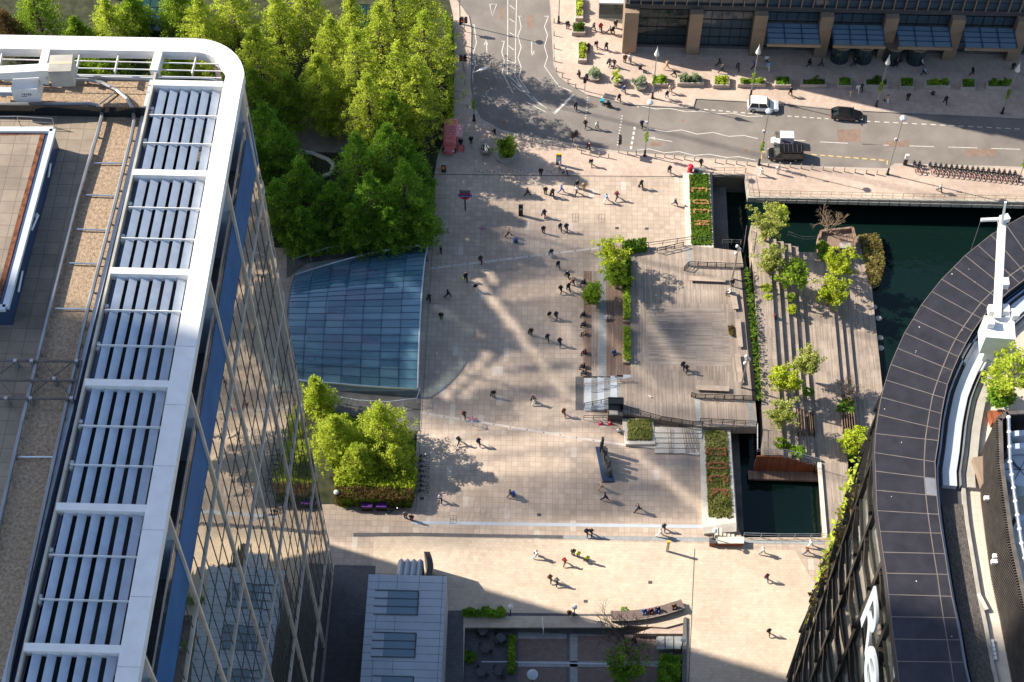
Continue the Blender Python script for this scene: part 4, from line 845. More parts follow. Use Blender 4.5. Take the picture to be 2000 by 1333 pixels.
# benches, dark planting trough
def bench(label, a, b, w, z=ZD):
    p, q = at(*a, z+.42), at(*b, z+.42); t = thing('bench', label, 'bench', ((p.x+q.x)/2, (p.y+q.y)/2, z), group='timber benches on the deck')
    MB().bar(p, q, w, .1).build('seat', M['bench_wood'], t); d = (q-p)
    for k in (.12, .5, .88): c = p+d*k; MB().obox((c.x, c.y, z), (.3,.3,.38)).build('leg', M['dark_grey'], t)
bench('long timber bench along the road end of the deck', (1346,544), (1417,547), .75); bench('long timber bench at the near end of the deck', (1359,757), (1424,760), .75)
bench('timber bench on the right side of the deck where two people sit', (1431,570), (1437,604), .8); bench('timber bench in the middle of the right side of the deck beside the driftwood', (1441,624), (1446,678), .7); bench('timber bench at the right side of the deck below a leaning lamp', (1440,692), (1448,748), .7)
t = thing('planting_trough', 'long dark trough of green plants along the right side of the deck', 'planter', at(1462,650,ZD)); MB().prism(ats([(1446,522),(1453,522),(1478,782),(1470,782)], ZD+.1), .5, ZD+.1).build('trough_wall', M['frame_black'], t)
MB().prism(ats([(1453,522),(1461,522),(1486,782),(1478,782)], ZW), ZW-.1, ZW+.05).build('soil', M['park_soil'], t)
tufts('foliage', t, [(1452,530),(1464,535),(1478,640),(1488,780),(1478,785),(1466,660)], ZW+.1, 620, .2, 'leaf_hedge', 8, 1.0)
def small_planter(label, x0, x1, y0, y1, z, dark=True):
    t = thing('planter_box', label, 'planter', at((x0+x1)/2, (y0+y1)/2, z)); q = ats([(x0,y0),(x1,y0),(x1,y1),(x0,y1)], z+.5)
    MB().prism(q, z-.2, z+.5).build('box', M['bench_wood'], t); tufts('foliage', t, [(x0+1,y0+1),(x1-1,y0+1),(x1-1,y1-3),(x0+1,y1-3)], z+.6, 420, .2, 'leaf_mid', int(x0+y0), .7)
small_planter('short timber planter of shrubs on the seating tiers, farther one', 1217, 1231, 566, 628, 1.0); small_planter('long timber planter of shrubs on the seating tiers, nearer one', 1217, 1232, 640, 708, 1.0)
# sunken court: floor, walls, steps
ZS = -1.1
struct(MB().prism([Vector((p.x*1.0, p.y, 0)) for p in SUNK], -1.4, ZS).build('court_floor', M['dark_paving']))
for x0, x1, y0, y1 in [(1012,1106,1248,1292),(1128,1300,1242,1292),(1012,1106,1305,1400),(1128,1300,1305,1400)]: sheet('court_brick', ats([(x0,y0),(x1,y0),(x1,y1),(x0,y1)], ZS), ZS+.01, 'brick_paving', .008)
for x0, x1, y0, y1 in [(1012,1106,1232,1248),(1113,1128,1230,1400),(1128,1192,1230,1242),(1012,1300,1292,1303)]: sheet('court_band', ats([(x0,y0),(x1,y0),(x1,y1),(x0,y1)], ZS), ZS+.014, 'grey_paving', .008)
for a, b in [((940,1293),(1010,1293)),((1010,1294),(1185,1297))]: struct(MB().strip(ats([a,b],ZS), .16, ZS+.02).build('court_band', M['cladding']))
for k in range(4): a, b = at(1012, 1203+k*6.5, -.28*k), at(1192, 1206+k*6.5, -.28*k); struct(MB().box(a.x, a.y-.75, -1.4, b.x, a.y, -.02-.28*k).build('stair', M['dark_concrete']))
for k in range(4): a, b = at(1120, 1203+k*6.5, -.28*k), at(1192, 1206+k*6.5, -.28*k); struct(MB().box(a.x, a.y-.1, -.02-.28*k, b.x, a.y, -.0-.28*k).build('stair_nosing', M['concrete']))
sheet('court_kerb', ats([(905,1196),(1195,1200),(1195,1204),(905,1203)]), .016, 'dark_paving', .006)
sheet('court_kerb', ats([(872,1193),(905,1193),(905,1400),(868,1400)]), .014, 'dark_paving', .006)
railing([(1058,1216),(1061,1240)], -.5, 1.6, 'railing', 'white tubular rail down the middle of the dark steps', 1.2, .05, 'white_metal')
# curved wall bench
t = thing('curved_bench', 'long curved brown stone wall bench at the edge of the sunken court', 'bench', at(1270,1210))
P = [(1194,1203),(1230,1203),(1265,1199),(1300,1191),(1334,1180)]; q = ats(P, .75); mb = MB()
mb.strip(q, 1.15, .75); A_, B_ = [], []
mb2 = MB(); 
for a, b in zip(q, q[1:]): mb2.bar((a.x,a.y-.0,-.3), (b.x,b.y-.0,-.3), 1.1, 2.08)
mb2.build('bench_wall', M['brick_paving'], t); mb = MB().strip([(v.x, v.y+.05) for v in q], 1.2, .752); mb.build('bench_top', M['brick_paving'], t)
mb = MB().path([Vector((v.x,v.y-.6,.7)) for v in q], .06); mb.build('edge_trim', M['concrete'], t)
sheet('court_slope', ats([(1300,1218),(1337,1205),(1337,1238),(1240,1238)], -.25), -.25, 'pink_paving', .9)
for k in range(3): struct(MB().prism(ats([(1283+k*17,1243),(1298+k*17,1243),(1298+k*17,1268),(1283+k*17,1268)], -.3), -1.3, -.3).build('court_slab', M['grey_paving']))
struct(MB().prism(ats([(1335,1207),(1341,1205),(1341,1400),(1330,1400)], .3), -1.3, .3).build('court_edge', M['dark_concrete']))
# ------------------------------------------------------------------ trees and planting
def leafcloud(mb, clumps, n, size, rnd, flat=.5):
    for (c, r) in clumps:
        for _ in range(n):
            d = Vector((rnd.gauss(0,1), rnd.gauss(0,1), rnd.gauss(0,1))); d = d.normalized()*r*rnd.random()**.45; d.z *= .8
            a = Vector((rnd.gauss(0,1), rnd.gauss(0,1), rnd.gauss(0,flat))).normalized(); b = a.cross(Vector((rnd.gauss(0,1), rnd.gauss(0,1), rnd.gauss(0,1)))).normalized()
            s = size*rnd.uniform(.5, 1.25); p = c+d
            mb.quad(p-a*s, p+b*s*.6, p+a*s, p-b*s*.6)
def tree_meshes(kind, h, r, seed):
    """kinds: redwood (tall tapering), round, loose, bare"""
    rnd = random.Random(seed); T = MB(); C = MB(); V = Vector
    tr = max(.07, h*.016); T.tube((0,0,0), (0,0,h*.55), tr*1.5, tr, 8); T.tube((0,0,h*.55), (0,0,h*.95), tr, tr*.2, 6)
    cl = []
    if kind == 'redwood':
        n = 30
        for i in range(n):
            t = (i+.5)/n; z = h*(.22+.74*t); rr = r*(1-t**1.5)*rnd.uniform(.7,1.08)
            for k in range(max(3, int(6.5*(1-t)+2))):
                a = i*2.4+k*6.28/max(3, int(6.5*(1-t)+2))+rnd.uniform(-.3,.3); q = V((rr*math.cos(a), rr*math.sin(a), z-rr*.10+rnd.uniform(-.3,.3)))
                if i % 2 == 0: T.tube((0,0,z-rr*.15), q, tr*.28, .02, 4)
                for f in (.45, .75, 1.):
                    if rnd.random() < .8: cl.append((V((q.x*f+rnd.gauss(0,.2), q.y*f+rnd.gauss(0,.2), z-rr*.1*f+rnd.uniform(-.4,.4))), (.36+.34*r/5*(1-.4*t))*rnd.uniform(.6,1.25)))
        leafcloud(C, cl, 26, .155, rnd)
    elif kind == 'round':
        n = int(36*r)+10; 
        for i in range(n):
            d = V((rnd.gauss(0,1), rnd.gauss(0,1), rnd.gauss(0,1)*.9+.15)).normalized()*r*rnd.uniform(.45,1.05); q = V((d.x, d.y, h*.62+d.z*h*.36/r))
            if i % 3 == 0: T.tube((0,0,h*rnd.uniform(.25,.6)), q, tr*.45, .015, 5)
            cl.append((q, rnd.uniform(.3,.55)))
        leafcloud(C, cl, 34, .17, rnd)
    elif kind == 'loose':                                  # multi-stemmed, upright and see-through
        for k in range(7):
            a = k*.9+rnd.uniform(-.3,.3); top = V((r*rnd.uniform(.3,.8)*math.cos(a), r*rnd.uniform(.3,.8)*math.sin(a), h*rnd.uniform(.8,1)))
            T.tube((.1*math.cos(a),.1*math.sin(a),0), top, tr*.6, .015, 5)
            for j in range(9):
                f = .3+.7*(j+1)/9; b = top*f; q = b+V((rnd.gauss(0,.32)*r, rnd.gauss(0,.32)*r, rnd.uniform(-.1,.5)))
                T.tube(b, q, .02, .008, 4); cl.append((q, rnd.uniform(.35,.65)))
                cl.append((b.lerp(q,.5), .42))
        leafcloud(C, cl, 34, .15, rnd)
    else:
        def limb(p, d, l, rr, lev):
            q = p+d*l; T.tube(p, q, rr, rr*.6, 5)
            if lev == 0: return
            for _ in range(3 if lev > 1 else 4):
                e_ = (d+V((rnd.gauss(0,.5), rnd.gauss(0,.5), rnd.gauss(.1,.3)))).normalized(); limb(p+d*l*rnd.uniform(.55,1), e_, l*rnd.uniform(.55,.8), rr*.6, lev-1)
        T = MB()
        for k in range(4):
            a = k*1.6; limb(V((0,0,0)), V((.35*math.cos(a), .35*math.sin(a), 1)).normalized(), h*.36, tr*.8, 4)
    return T, C
TPL = {}
def tree(kind, px, py, zc, h, r, leaf, label, cat='tree', group=None, seed=0, bark='bark', z0=0., rz=None, name='tree'):
    """zc: height of the picked pixel above the ground; the tree stands under it"""
    key = (kind, h, r, seed)
    if key not in TPL:
        T, C = tree_meshes(kind, h, r, seed); TPL[key] = (T.mesh('trunk', M[bark]), C.mesh('crown', M[leaf]) if C.v else None)
    p = at(px, py, z0+zc); t = thing(name, label, cat, (p.x, p.y, z0), random.Random(px*31+py).uniform(0, 6.28) if rz is None else rz, group)
    for nm, me in zip(('trunk','crown'), TPL[key]):
        if me is None: continue
        o = bpy.data.objects.new(nm, me); COL.objects.link(o); o.parent = t
        m_ = leaf if nm == 'crown' else bark
        if me.materials[0] is not M[m_]:
            o.material_slots[0].link = 'OBJECT'; o.material_slots[0].material = M[m_]
    return t
GP = 'bright redwood trees in the park left of the street'; GD = 'shaded green trees in the park beside the glass canopy'
LB = 'tall feathery light green tree, one of the sunlit grove in the park'; LD = 'dark green feathery tree in the shaded near part of the park'
k = 0
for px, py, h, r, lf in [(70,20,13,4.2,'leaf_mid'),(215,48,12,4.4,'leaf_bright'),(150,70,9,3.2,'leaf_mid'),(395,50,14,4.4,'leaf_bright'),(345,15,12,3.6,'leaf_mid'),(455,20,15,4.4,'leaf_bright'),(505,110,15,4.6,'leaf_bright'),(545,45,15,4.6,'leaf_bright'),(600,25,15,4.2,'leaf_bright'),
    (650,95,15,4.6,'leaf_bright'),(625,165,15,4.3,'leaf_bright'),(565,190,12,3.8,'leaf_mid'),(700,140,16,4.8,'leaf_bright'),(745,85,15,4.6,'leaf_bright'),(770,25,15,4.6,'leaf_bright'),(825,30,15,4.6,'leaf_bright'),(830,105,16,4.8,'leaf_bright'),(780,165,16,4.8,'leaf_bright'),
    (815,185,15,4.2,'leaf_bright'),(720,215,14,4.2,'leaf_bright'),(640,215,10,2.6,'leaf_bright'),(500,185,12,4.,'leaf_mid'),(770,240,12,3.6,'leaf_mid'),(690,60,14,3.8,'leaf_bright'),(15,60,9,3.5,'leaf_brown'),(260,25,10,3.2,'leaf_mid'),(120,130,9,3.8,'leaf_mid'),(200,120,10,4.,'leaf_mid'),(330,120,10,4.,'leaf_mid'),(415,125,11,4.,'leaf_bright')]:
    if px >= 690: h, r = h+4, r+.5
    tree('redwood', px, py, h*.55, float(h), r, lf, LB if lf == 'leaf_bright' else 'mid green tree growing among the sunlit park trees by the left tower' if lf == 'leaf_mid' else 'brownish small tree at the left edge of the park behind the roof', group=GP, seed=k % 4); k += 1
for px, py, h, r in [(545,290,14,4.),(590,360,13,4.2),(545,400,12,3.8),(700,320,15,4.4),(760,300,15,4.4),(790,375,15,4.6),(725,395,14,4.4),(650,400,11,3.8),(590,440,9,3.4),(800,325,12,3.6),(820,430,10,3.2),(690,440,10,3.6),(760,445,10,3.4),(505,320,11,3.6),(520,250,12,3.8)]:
    tree('redwood', px, py, h*.55, float(h), r, 'leaf_dark', LD, group=GD, seed=k % 4); k += 1  # trees like the sunlit grove, their shade put into darker leaf colour
for px, py, h, r, lb in [(745,835,11,4.2,'large light green tree in the garden bed between the canopy and the parked bicycles'),(655,850,9,3.6,'green tree in the garden bed close against the foot of the glass tower'),(620,775,9,2.4,'small light green tree squeezed between the glass tower and the canopy'),(700,900,7,3.2,'low green tree in the near part of the garden bed'),(770,900,6,2.6,'low green tree in the garden bed beside the parked bicycles')]:
    tree('redwood', px, py, h*.5, float(h), r, 'leaf_bright', lb, seed=k % 4); k += 1
def hedge(label, pts, z, h, leaf, n, seed, cat='hedge', size=.19, parent_z=0):
    P = ats(pts, z+h); t = thing('hedge', label, cat, (sum(p.x for p in P)/len(P), sum(p.y for p in P)/len(P), z))
    MB().prism([(p.x*.97+t.location.x*.03, p.y*.97+t.location.y*.03) for p in P], z, z+h-.22).build('hedge_core', M['leaf_dark'], t)
    rnd = random.Random(seed); mb = MB(); L = [(b-a).length for a, b in zip(P, P[1:]+P[:1])]; x0, x1, y0, y1 = min(p.x for p in P), max(p.x for p in P), min(p.y for p in P), max(p.y for p in P)
    def inside(x, y):
        c = False
        for a, b in zip(P, P[1:]+P[:1]):
            if (a.y > y) != (b.y > y) and x < (b.x-a.x)*(y-a.y)/(b.y-a.y)+a.x: c = not c
        return c
    for k in range(n):
        if k % 5 < 3:
            while True:
                x, y = rnd.uniform(x0,x1), rnd.uniform(y0,y1)
                if inside(x, y): break
            p = Vector((x, y, z+h+rnd.uniform(-.3,.12)+.18*math.sin(x*1.7)*math.cos(y*2.1)))
        else:
            i = rnd.choices(range(len(P)), L)[0]; a = P[i].lerp(P[(i+1)%len(P)], rnd.random()); p = Vector((a.x+rnd.gauss(0,.09), a.y+rnd.gauss(0,.09), z+rnd.random()*h))
        a = Vector((rnd.gauss(0,1), rnd.gauss(0,1), rnd.gauss(0,.6))).normalized(); b = a.cross(Vector((rnd.gauss(0,1), rnd.gauss(0,1), rnd.gauss(0,1)))).normalized(); s = size*rnd.uniform(.5,1.2)
        mb.quad(p-a*s, p+b*s*.6, p+a*s, p-b*s*.6)
    mb.build('foliage', M[leaf], t); return t
hedge('dark clipped hedge along the park side of the glass canopy', [(560,462),(640,448),(840,440),(838,470),(700,475),(570,492)], 0, 1.8, 'leaf_dark', 5200, 1)
hedge('dark hedge at the plaza side of the park trees', [(838,350),(848,345),(843,468),(830,468)], 0, 1.6, 'leaf_dark', 2000, 2)
hedge('sunlit hedge along the street side of the park trees', [(868,20),(880,40),(884,150),(884,235),(874,235),(872,60)], 0, 1.6, 'leaf_mid', 2600, 3)
hedge('tall yellow green hedge across the near end of the garden bed', [(655,915),(812,915),(806,952),(655,945)], 0, 2.4, 'leaf_lime', 4200, 4)
hedge('tall brownish green hedge in front of the yellow green one', [(655,950),(806,955),(804,975),(655,972)], 0, 2.3, 'leaf_brown', 3000, 5)
hedge('dense dark green planting under the garden trees by the canopy', [(640,800),(795,850),(808,860),(806,915),(655,915),(620,850)], 0, 1.6, 'leaf_mid', 4500, 6)
hedge('square clipped hedge block at the top of the seating tiers', [(1216,471),(1261,464),(1262,484),(1218,490)], 0.2, 1.9, 'leaf_hedge', 1500, 7)
hedge('low clipped hedge along the edge of the seating tiers beside the tall willow', [(1218,505),(1231,500),(1231,556),(1219,556)], 1.0, 1.1, 'leaf_hedge', 900, 8)
hedge('dark clipped hedge rows in the corner of the sunken court', [(1290,1279),(1329,1279),(1327,1345),(1288,1345)], -1.2, 1.6, 'leaf_dark', 1800, 9)
hedge('green planting strip along the wall of the sunken court', [(905,1190),(985,1192),(985,1200),(905,1199)], -.1, 1.0, 'leaf_dark', 900, 10)
hedge('narrow green planting strip in the middle of the sunken court', [(995,1240),(1005,1240),(1004,1310),(993,1310)], -1.1, .9, 'leaf_mid', 500, 11)
# trees on the decks
T_ = [('loose',1500,440,3.6,6.5,2.3,'leaf_pale',.9,'tall pale green tree at the head of the stepped boardwalk beside the dock water'),
 ('round',1520,425,3.4,5.5,1.6,'leaf_bright',.4,'small bright tree tucked behind the pale tree at the head of the boardwalk'),
 ('loose',1503,515,2.6,5.0,1.9,'leaf_pale',.4,'slender pale loose tree on the top steps of the boardwalk'),
 ('round',1549,537,2.6,4.6,2.4,'leaf_mid',0.,'round mid green tree in the middle of the boardwalk steps'),
 ('loose',1640,520,3.0,5.6,2.4,'leaf_lime',-1.7,'tall bright yellow green willow on the lower boardwalk, farther one'),
 ('loose',1622,575,2.6,5.0,2.3,'leaf_lime',-1.7,'bright yellow green willow on the lower boardwalk, nearer one'),
 ('loose',1194,505,3.4,6.6,2.3,'leaf_lime',.9,'tall glowing yellow green willow standing in the seating tiers by the plaza'),
 ('loose',1204,545,2.2,5.0,1.7,'leaf_mid',.9,'thin green tree just in front of the glowing willow on the tiers'),
 ('loose',1157,578,1.7,3.4,1.4,'leaf_mid',.6,'small dark green multi-stemmed tree at the plaza edge of the seating tiers'),
 ('round',1535,742,2.6,4.4,2.1,'leaf_lime',.4,'round bright lime tree on the lower half of the boardwalk steps'),
 ('loose',1578,712,2.6,4.8,1.8,'leaf_pale',-.45,'pale thin tree just behind the round lime tree on the steps'),
 ('loose',1528,812,2.6,4.6,1.8,'leaf_pale',.4,'pale loose tree near the end of the boardwalk steps over the basin'),
 ('round',1672,865,2.8,5.0,2.1,'leaf_lime',-2.7,'bright lime tree beside the edge of the curved black tower')]
for i, (kd, px, py, zc, h, r, lf, z0, lb) in enumerate(T_): tree(kd, px, py, zc, h, r, lf, lb, seed=20+i, bark='pale_bark', z0=z0)
for i, (px, py, h, z0, lb) in enumerate([(1556,838,4.4,-.2,'bare pale branched tree at the end of the steps above the basin'),(1618,455,5.2,-1.6,'tall bare branched tree on the lookout at the far end of the boardwalk'),(1649,772,4.6,-2.3,'bare brown tree in the middle of the lower boardwalk'),(1660,770,3.6,-2.3,'thin bare tree right behind the bare brown tree on the lower boardwalk')]):
    tree('bare', px, py, .4, h, 1.5, 'leaf_pale', lb, seed=40+i, bark='pale_bark', z0=z0)
tree('bare', 1226, 1275, .4, 9.5, 3.5, 'leaf_mid', 'large dark tree with bare spreading branches in the sunken court', seed=55, bark='bark', z0=-1.1)
tree('loose', 1220, 1310, 2.5, 5.0, 2.6, 'leaf_dark', 'dark bushy tree at the foot of the bare tree in the sunken court', seed=56, z0=-1.1)
tree('round', 1305, 1320, 1.4, 3.0, 1.2, 'leaf_dark', 'small dark bushy tree beside the hedge rows of the sunken court', seed=57, z0=-1.1)
tree('round', 1972, 738, 3.2, 6.2, 2.4, 'leaf_bright', 'round green tree on the terrace of the curved tower roof', seed=58, z0=61.6, bark='pale_bark')
tree('round', 1950, 775, 1.2, 2.6, 1.2, 'leaf_dark', 'low dark shrub below the roof terrace tree', 'shrub', seed=59, z0=61.6, name='shrub')
rtp = thing('planter_box', 'brown timber planter under the tree on the curved roof terrace', 'planter', at(1965,812,61.6)); q = ats([(1930,802),(2020,802),(2020,826),(1938,826)], 62.3); MB().prism(q, 61.5, 62.3).build('box', M['red_timber'], rtp)
# bushes
def bush(px, py, r, leaf, z0, label, group=None, flat=.75, seed=1):
    key = ('bush', seed % 3)
    if key not in TPL:
        rnd = random.Random(90+seed); C = MB(); cl = []
        for i in range(26):
            d = Vector((rnd.gauss(0,1), rnd.gauss(0,1), rnd.gauss(0,1))).normalized()*rnd.uniform(.55,.85); cl.append((Vector((d.x, d.y, .75+d.z*.75)), .3))
        leafcloud(C, cl, 30, .16, rnd); TPL[key] = C.mesh('shrub', M['leaf_mid'])
    p = at(px, py, z0+r*.7); o = bpy.data.objects.new('shrub', TPL[key]); COL.objects.link(o); o.location = (p.x, p.y, z0); o.scale = (r, r, r*flat); o.rotation_euler = (0,0,px)
    if M[leaf] is not M['leaf_mid']: o.material_slots[0].link = 'OBJECT'; o.material_slots[0].material = M[leaf]
    return tag(o, label, 'shrub', group)
for i, (px, py, r, lf, z0, lb) in enumerate([(1497,562,.8,'leaf_bright',.5,'bright shrub beside the top boardwalk step below the slender pale tree'),(1500,580,.7,'leaf_bright',.5,'bright shrub just nearer than the one below the slender pale tree'),(1547,603,.75,'leaf_lime',-.4,'small round lime shrub between two boardwalk steps'),(1545,580,.7,'leaf_mid',-.4,'mid green shrub under the round tree of the boardwalk steps'),
    (1608,480,1.0,'leaf_mid',-1.7,'green shrub at the foot of the bare lookout tree'),(1612,497,1.1,'leaf_dark',-1.7,'dark shrub between the lookout and the yellow willows'),(1578,765,.8,'leaf_dark',-.5,'dark shrub in the steps to the right of the round lime tree'),(1523,865,1.0,'leaf_mid',.3,'green shrub at the basin end of the boardwalk steps'),(1548,878,.8,'leaf_mid',-.1,'green shrub below the bare tree at the basin end'),(1562,882,.9,'leaf_dark',-.2,'dark shrub on the lowest corner above the red timber wall'),
    (1643,797,.75,'leaf_dark',-2.,'round dark clipped shrub in front of the bare brown tree'),(1656,785,.85,'leaf_hedge',-2.,'round pale green clipped shrub under the bare brown tree'),(1662,802,.6,'leaf_dark',-2.,'small dark shrub right of the two round clipped shrubs'),(1655,885,1.0,'leaf_dark',-2.7,'dark shrub under the lime tree beside the curved tower'),
    (990,298,1.0,'leaf_dark',.9,'dark shrub ring in the round stone planter under the small tree'),(1430,650,.5,'reed',ZD,'clump of yellow dry driftwood grass on the right side of the deck'),(1428,640,.5,'reed',ZD,'clump of green brown grass behind the yellow dry clump on the deck'),(920,1195,.7,'leaf_mid',-.1,'pale green bush at the left of the sunken court wall'),(950,1193,.7,'leaf_mid',-.1,'green bush in the middle of the sunken court wall planting'),(978,1192,.6,'leaf_mid',-.1,'green bush below the left globe lamp of the court'),
    (917,1282,.9,'leaf_dark',-1.1,'dark potted shrub among the tables of the sunken court'),(1220,1192,.5,'leaf_dark',.2,'small potted evergreen behind the curved stone bench'),(676,985,.6,'leaf_mid',0,'low green shrub before the brownish hedge by the tower foot'),(700,985,.5,'leaf_lime',0,'yellowish shrub beside the purple bins')]):
    bush(px, py, r, lf if lf.startswith('leaf') else 'leaf_brown', z0, lb, seed=i)
# reed island in the dock
t = thing('reed_island', 'floating island of dry reeds and grass beside the boardwalk edge', 'island', at(1700,510,-3.6)); q = [(1676,464),(1712,460),(1722,480),(1727,520),(1718,555),(1700,562),(1692,540),(1685,500)]
MB().prism(ats(q,-3.2), -3.9, -3.3).build('raft', M['reed'], t); tufts('reed', t, q, -3.2, 1500, .22, 'leaf_grass', 31, .7); tufts('dry_reed', t, q, -3.2, 1300, .2, 'leaf_brown', 32, .8)
for i, (px, py) in enumerate([(1707,600),(1716,622),(1719,660),(1720,680)]): p = at(px,py,-3.65); tag(MB().lathe((p.x,p.y,-3.75), [(.3,0),(.45,.12),(.2,.22)], 8).build('stone', M['concrete']), 'pale stone breaking the dark water beside the boardwalk edge', 'stone', 'stones in the dark water')
# ------------------------------------------------------------------ street furniture
def first(store={}): return store
PROTO = {}
def lamp(px, py, h, head, label, basket=0, lean=0):
    p = at(px, py); t = thing('street_lamp', label, 'street lamp', (p.x, p.y, 0))
    L = lambda mb, nm, m_: mb.build(nm, M[m_], t, local=True)
    L(MB().lathe((0,0,0), [(.24,0),(.24,.15),(.16,.2),(.15,1.3),(.09,1.4)], 10), 'base', 'black_metal')
    L(MB().tube((0,0,1.4), (0,0,h), .085, .055, 8), 'pole', 'grey_metal')
    if head == 'cone':
        L(MB().lathe((0,0,h-1.0), [(.36,0),(.38,.12),(.26,.5),(.07,1.3),(.02,1.8)], 12), 'lantern', 'white_metal'); L(MB().lathe((0,0,h-1.08), [(.33,0),(.33,.07)], 12), 'diffuser', 'lamp_glass')
    elif head == 'arm':
        L(MB().bar((0,0,h), (1.3,.3,h+.5), .14, .14), 'arm', 'grey_metal'); L(MB().bar((.9,.2,h+.35), (2.0,.45,h+.7), .38, .2), 'lantern', 'white_metal')
    else:
        L(MB().lathe((0,.15,h-.15), [(.30,0),(.48,.1),(.42,.28),(.10,.45)], 12), 'lantern', 'cladding'); L(MB().lathe((0,.15,h-.22), [(.36,0),(.36,.07)], 12), 'diffuser', 'lamp_glass')
        L(MB().bar((-.35,0,h*.62), (.35,0,h*.62), .07, .07).obox((-.25,.0,h*.62), (.25,.2,.45)), 'bracket', 'white_metal')
    if basket:
        rnd = random.Random(px); mb = MB(); leafcloud(mb, [(Vector((0,0,basket+z*.4)), .33) for z in range(-2, 3)], 34, .13, rnd); L(mb, 'hanging_plants', 'leaf_mid')
    return t
for a in [(926,236,10.2,'arm','street lamp with long white angled head on the kerb left of the road junction',3.6),(1259,305,11.4,'hood','street lamp with planting on its pole between the square and the bend of the road',4.2),(1274,192,10.2,'cone','cone topped street lamp beside the hexagonal planters of the office pavement',4.0),
    (1466,188,10.2,'cone','cone topped street lamp behind the white car',4.0),(1482,322,11.4,'hood','street lamp at the rear end of the lying row of bollards beside the black van',4.0),(1733,341,12,'hood','street lamp between the black van and the hire bicycle row',0),(1711,208,10.2,'cone','cone topped street lamp on the shaded pavement behind the black car',4.2),
    (1957,222,10.2,'cone','cone topped street lamp at the far right of the shaded pavement',4.2),(1988,355,11,'hood','street lamp with planting at the right end of the hire bicycle row',4.2),(899,47,9,'hood','street lamp on the footway beside the park hedge at the top edge',0),(1091,44,9,'hood','street lamp on the pavement right of the street at the top edge',0)]: lamp(*a)
def globe(px, py, h, label, z=0):
    p = at(px, py, z); t = thing('globe_lamp', label, 'lamp', (p.x, p.y, z)); MB().tube((0,0,0), (0,0,h), .09, .05, 8).build('pole', M['black_metal'], t, local=True); MB().ball((0,0,h+.28), .33, 14).build('globe', M['lamp_glass'], t, local=True, smooth=True)
for a in [(997,1203,2.2,'white globe lamp at the left planting of the sunken court'),(1121,1203,2.2,'white globe lamp at the top of the dark court steps'),(1330,1272,3.0,'white globe lamp at the right corner of the sunken court'),(660,982,2.4,'pale globe lamp in front of the brownish hedge by the tower foot')]: globe(*a)
p = at(1039,1352,-1.1); t = thing('court_lamp', 'tall court lamp with broad flat pale head in the sunken court', 'lamp', (p.x,p.y,-1.1)); MB().tube((0,0,0),(0,0,5),.08,.06,8).build('pole', M['black_metal'], t, local=True); MB().lathe((0,0,5), [(.2,0),(.62,.1),(.66,.3),(.3,.5)], 14).build('lantern', M['cladding'], t, local=True)
for px, py, lb in [(1430,545,'leaning steel floodlight mast beside the upper bench on the deck'),(1447,757,'leaning steel floodlight mast beside the lower bench on the deck')]:
    p = at(px,py,ZD); t = thing('floodlight_mast', lb, 'lamp', (p.x,p.y,ZD)); MB().tube((0,0,0),(.1,0,7.4),.14,.09,8).build('pole', M['steel'], t, local=True)
    for k, z in enumerate((5.4, 6.3, 7.0)): MB().lathe((.1+(.22 if k%2 else -.22),.1,z), [(.08,0),(.2,.1),(.2,.4),(.1,.5)], 8).build('spotlight', M['white_metal'], t, local=True)
p = at(1391,1060); t = thing('court_lamp', 'small dark lamp with round head beside the square litter bin', 'lamp', (p.x,p.y,0)); MB().tube((0,0,0),(0,0,3.),.08,.06,8).build('pole', M['black_metal'], t, local=True); MB().lathe((0,0,3), [(.1,0),(.34,.1),(.3,.25),(.05,.4)], 12).build('lantern', M['cladding'], t, local=True)
BOL = MB().lathe((0,0,0), [(.085,0),(.085,.9),(.06,.97),(.01,1.0)], 8).mesh('bollard', [M['bench_wood']])
def bollards(pts, label, group):
    for q in pts:
        p = at(*q); o = bpy.data.objects.new('bollard', BOL); COL.objects.link(o); o.location = (p.x, p.y, 0); tag(o, label, 'bollard', group)
bollards(W3(1200,0,[(75,893),(125,898),(235,908),(290,912),(345,918),(405,924),(462,931),(582,941),(645,946),(705,951),(765,955),(890,962),(955,965),(1015,968),(1078,976),(1140,981),(1205,985),(1265,990),(1328,994),(1390,999),(1453,1003)])+[(1669,338),(1691,340),(1712,341)], 'pale slim bollard in the long row along the near kerb of the main road', 'bollards along the near kerb of the main road')
bollards([(1127,292),(1135,300),(1152,304),(1170,306),(1188,309),(1018,273),(1040,277),(1058,281),(1078,284),(1098,286)], 'slim bollard at the bend of the kerb near the square', 'bollards round the kerb bend of the square')
bollards([(1086,140),(1098,152),(1109,163),(1124,172),(1082,120),(1082,95),(1082,70),(1082,45)], 'slim bollard at the kerb corner on the office side of the street', 'bollards at the office street corner')
bollards([(907,90),(908,112),(908,140),(908,166),(906,190),(913,212)], 'slim bollard on the footway between the park hedge and the street', 'bollards beside the park footway')
def signal(px, py, h, label, rz=0):
    p = at(px, py); t = thing('traffic_light', label, 'traffic light', (p.x,p.y,0), rz); MB().tube((0,0,0),(0,0,h),.07,.06,8).build('pole', M['grey_metal'], t, local=True)
    for dx in (-.3,.3):
        b = MB().obox((dx,-.05,h-1.0), (.42,.36,1.05)).build('signal_head', M['black_metal'], t, local=True)
        mb = MB(); 
        for k in range(3): MB().lathe((dx,-.26,h-.9+.32*k), [(.11,0),(.11,.02)], 8).build('lens', M[('green_glass','orange_paint','red_paint')[k]], b, local=True)
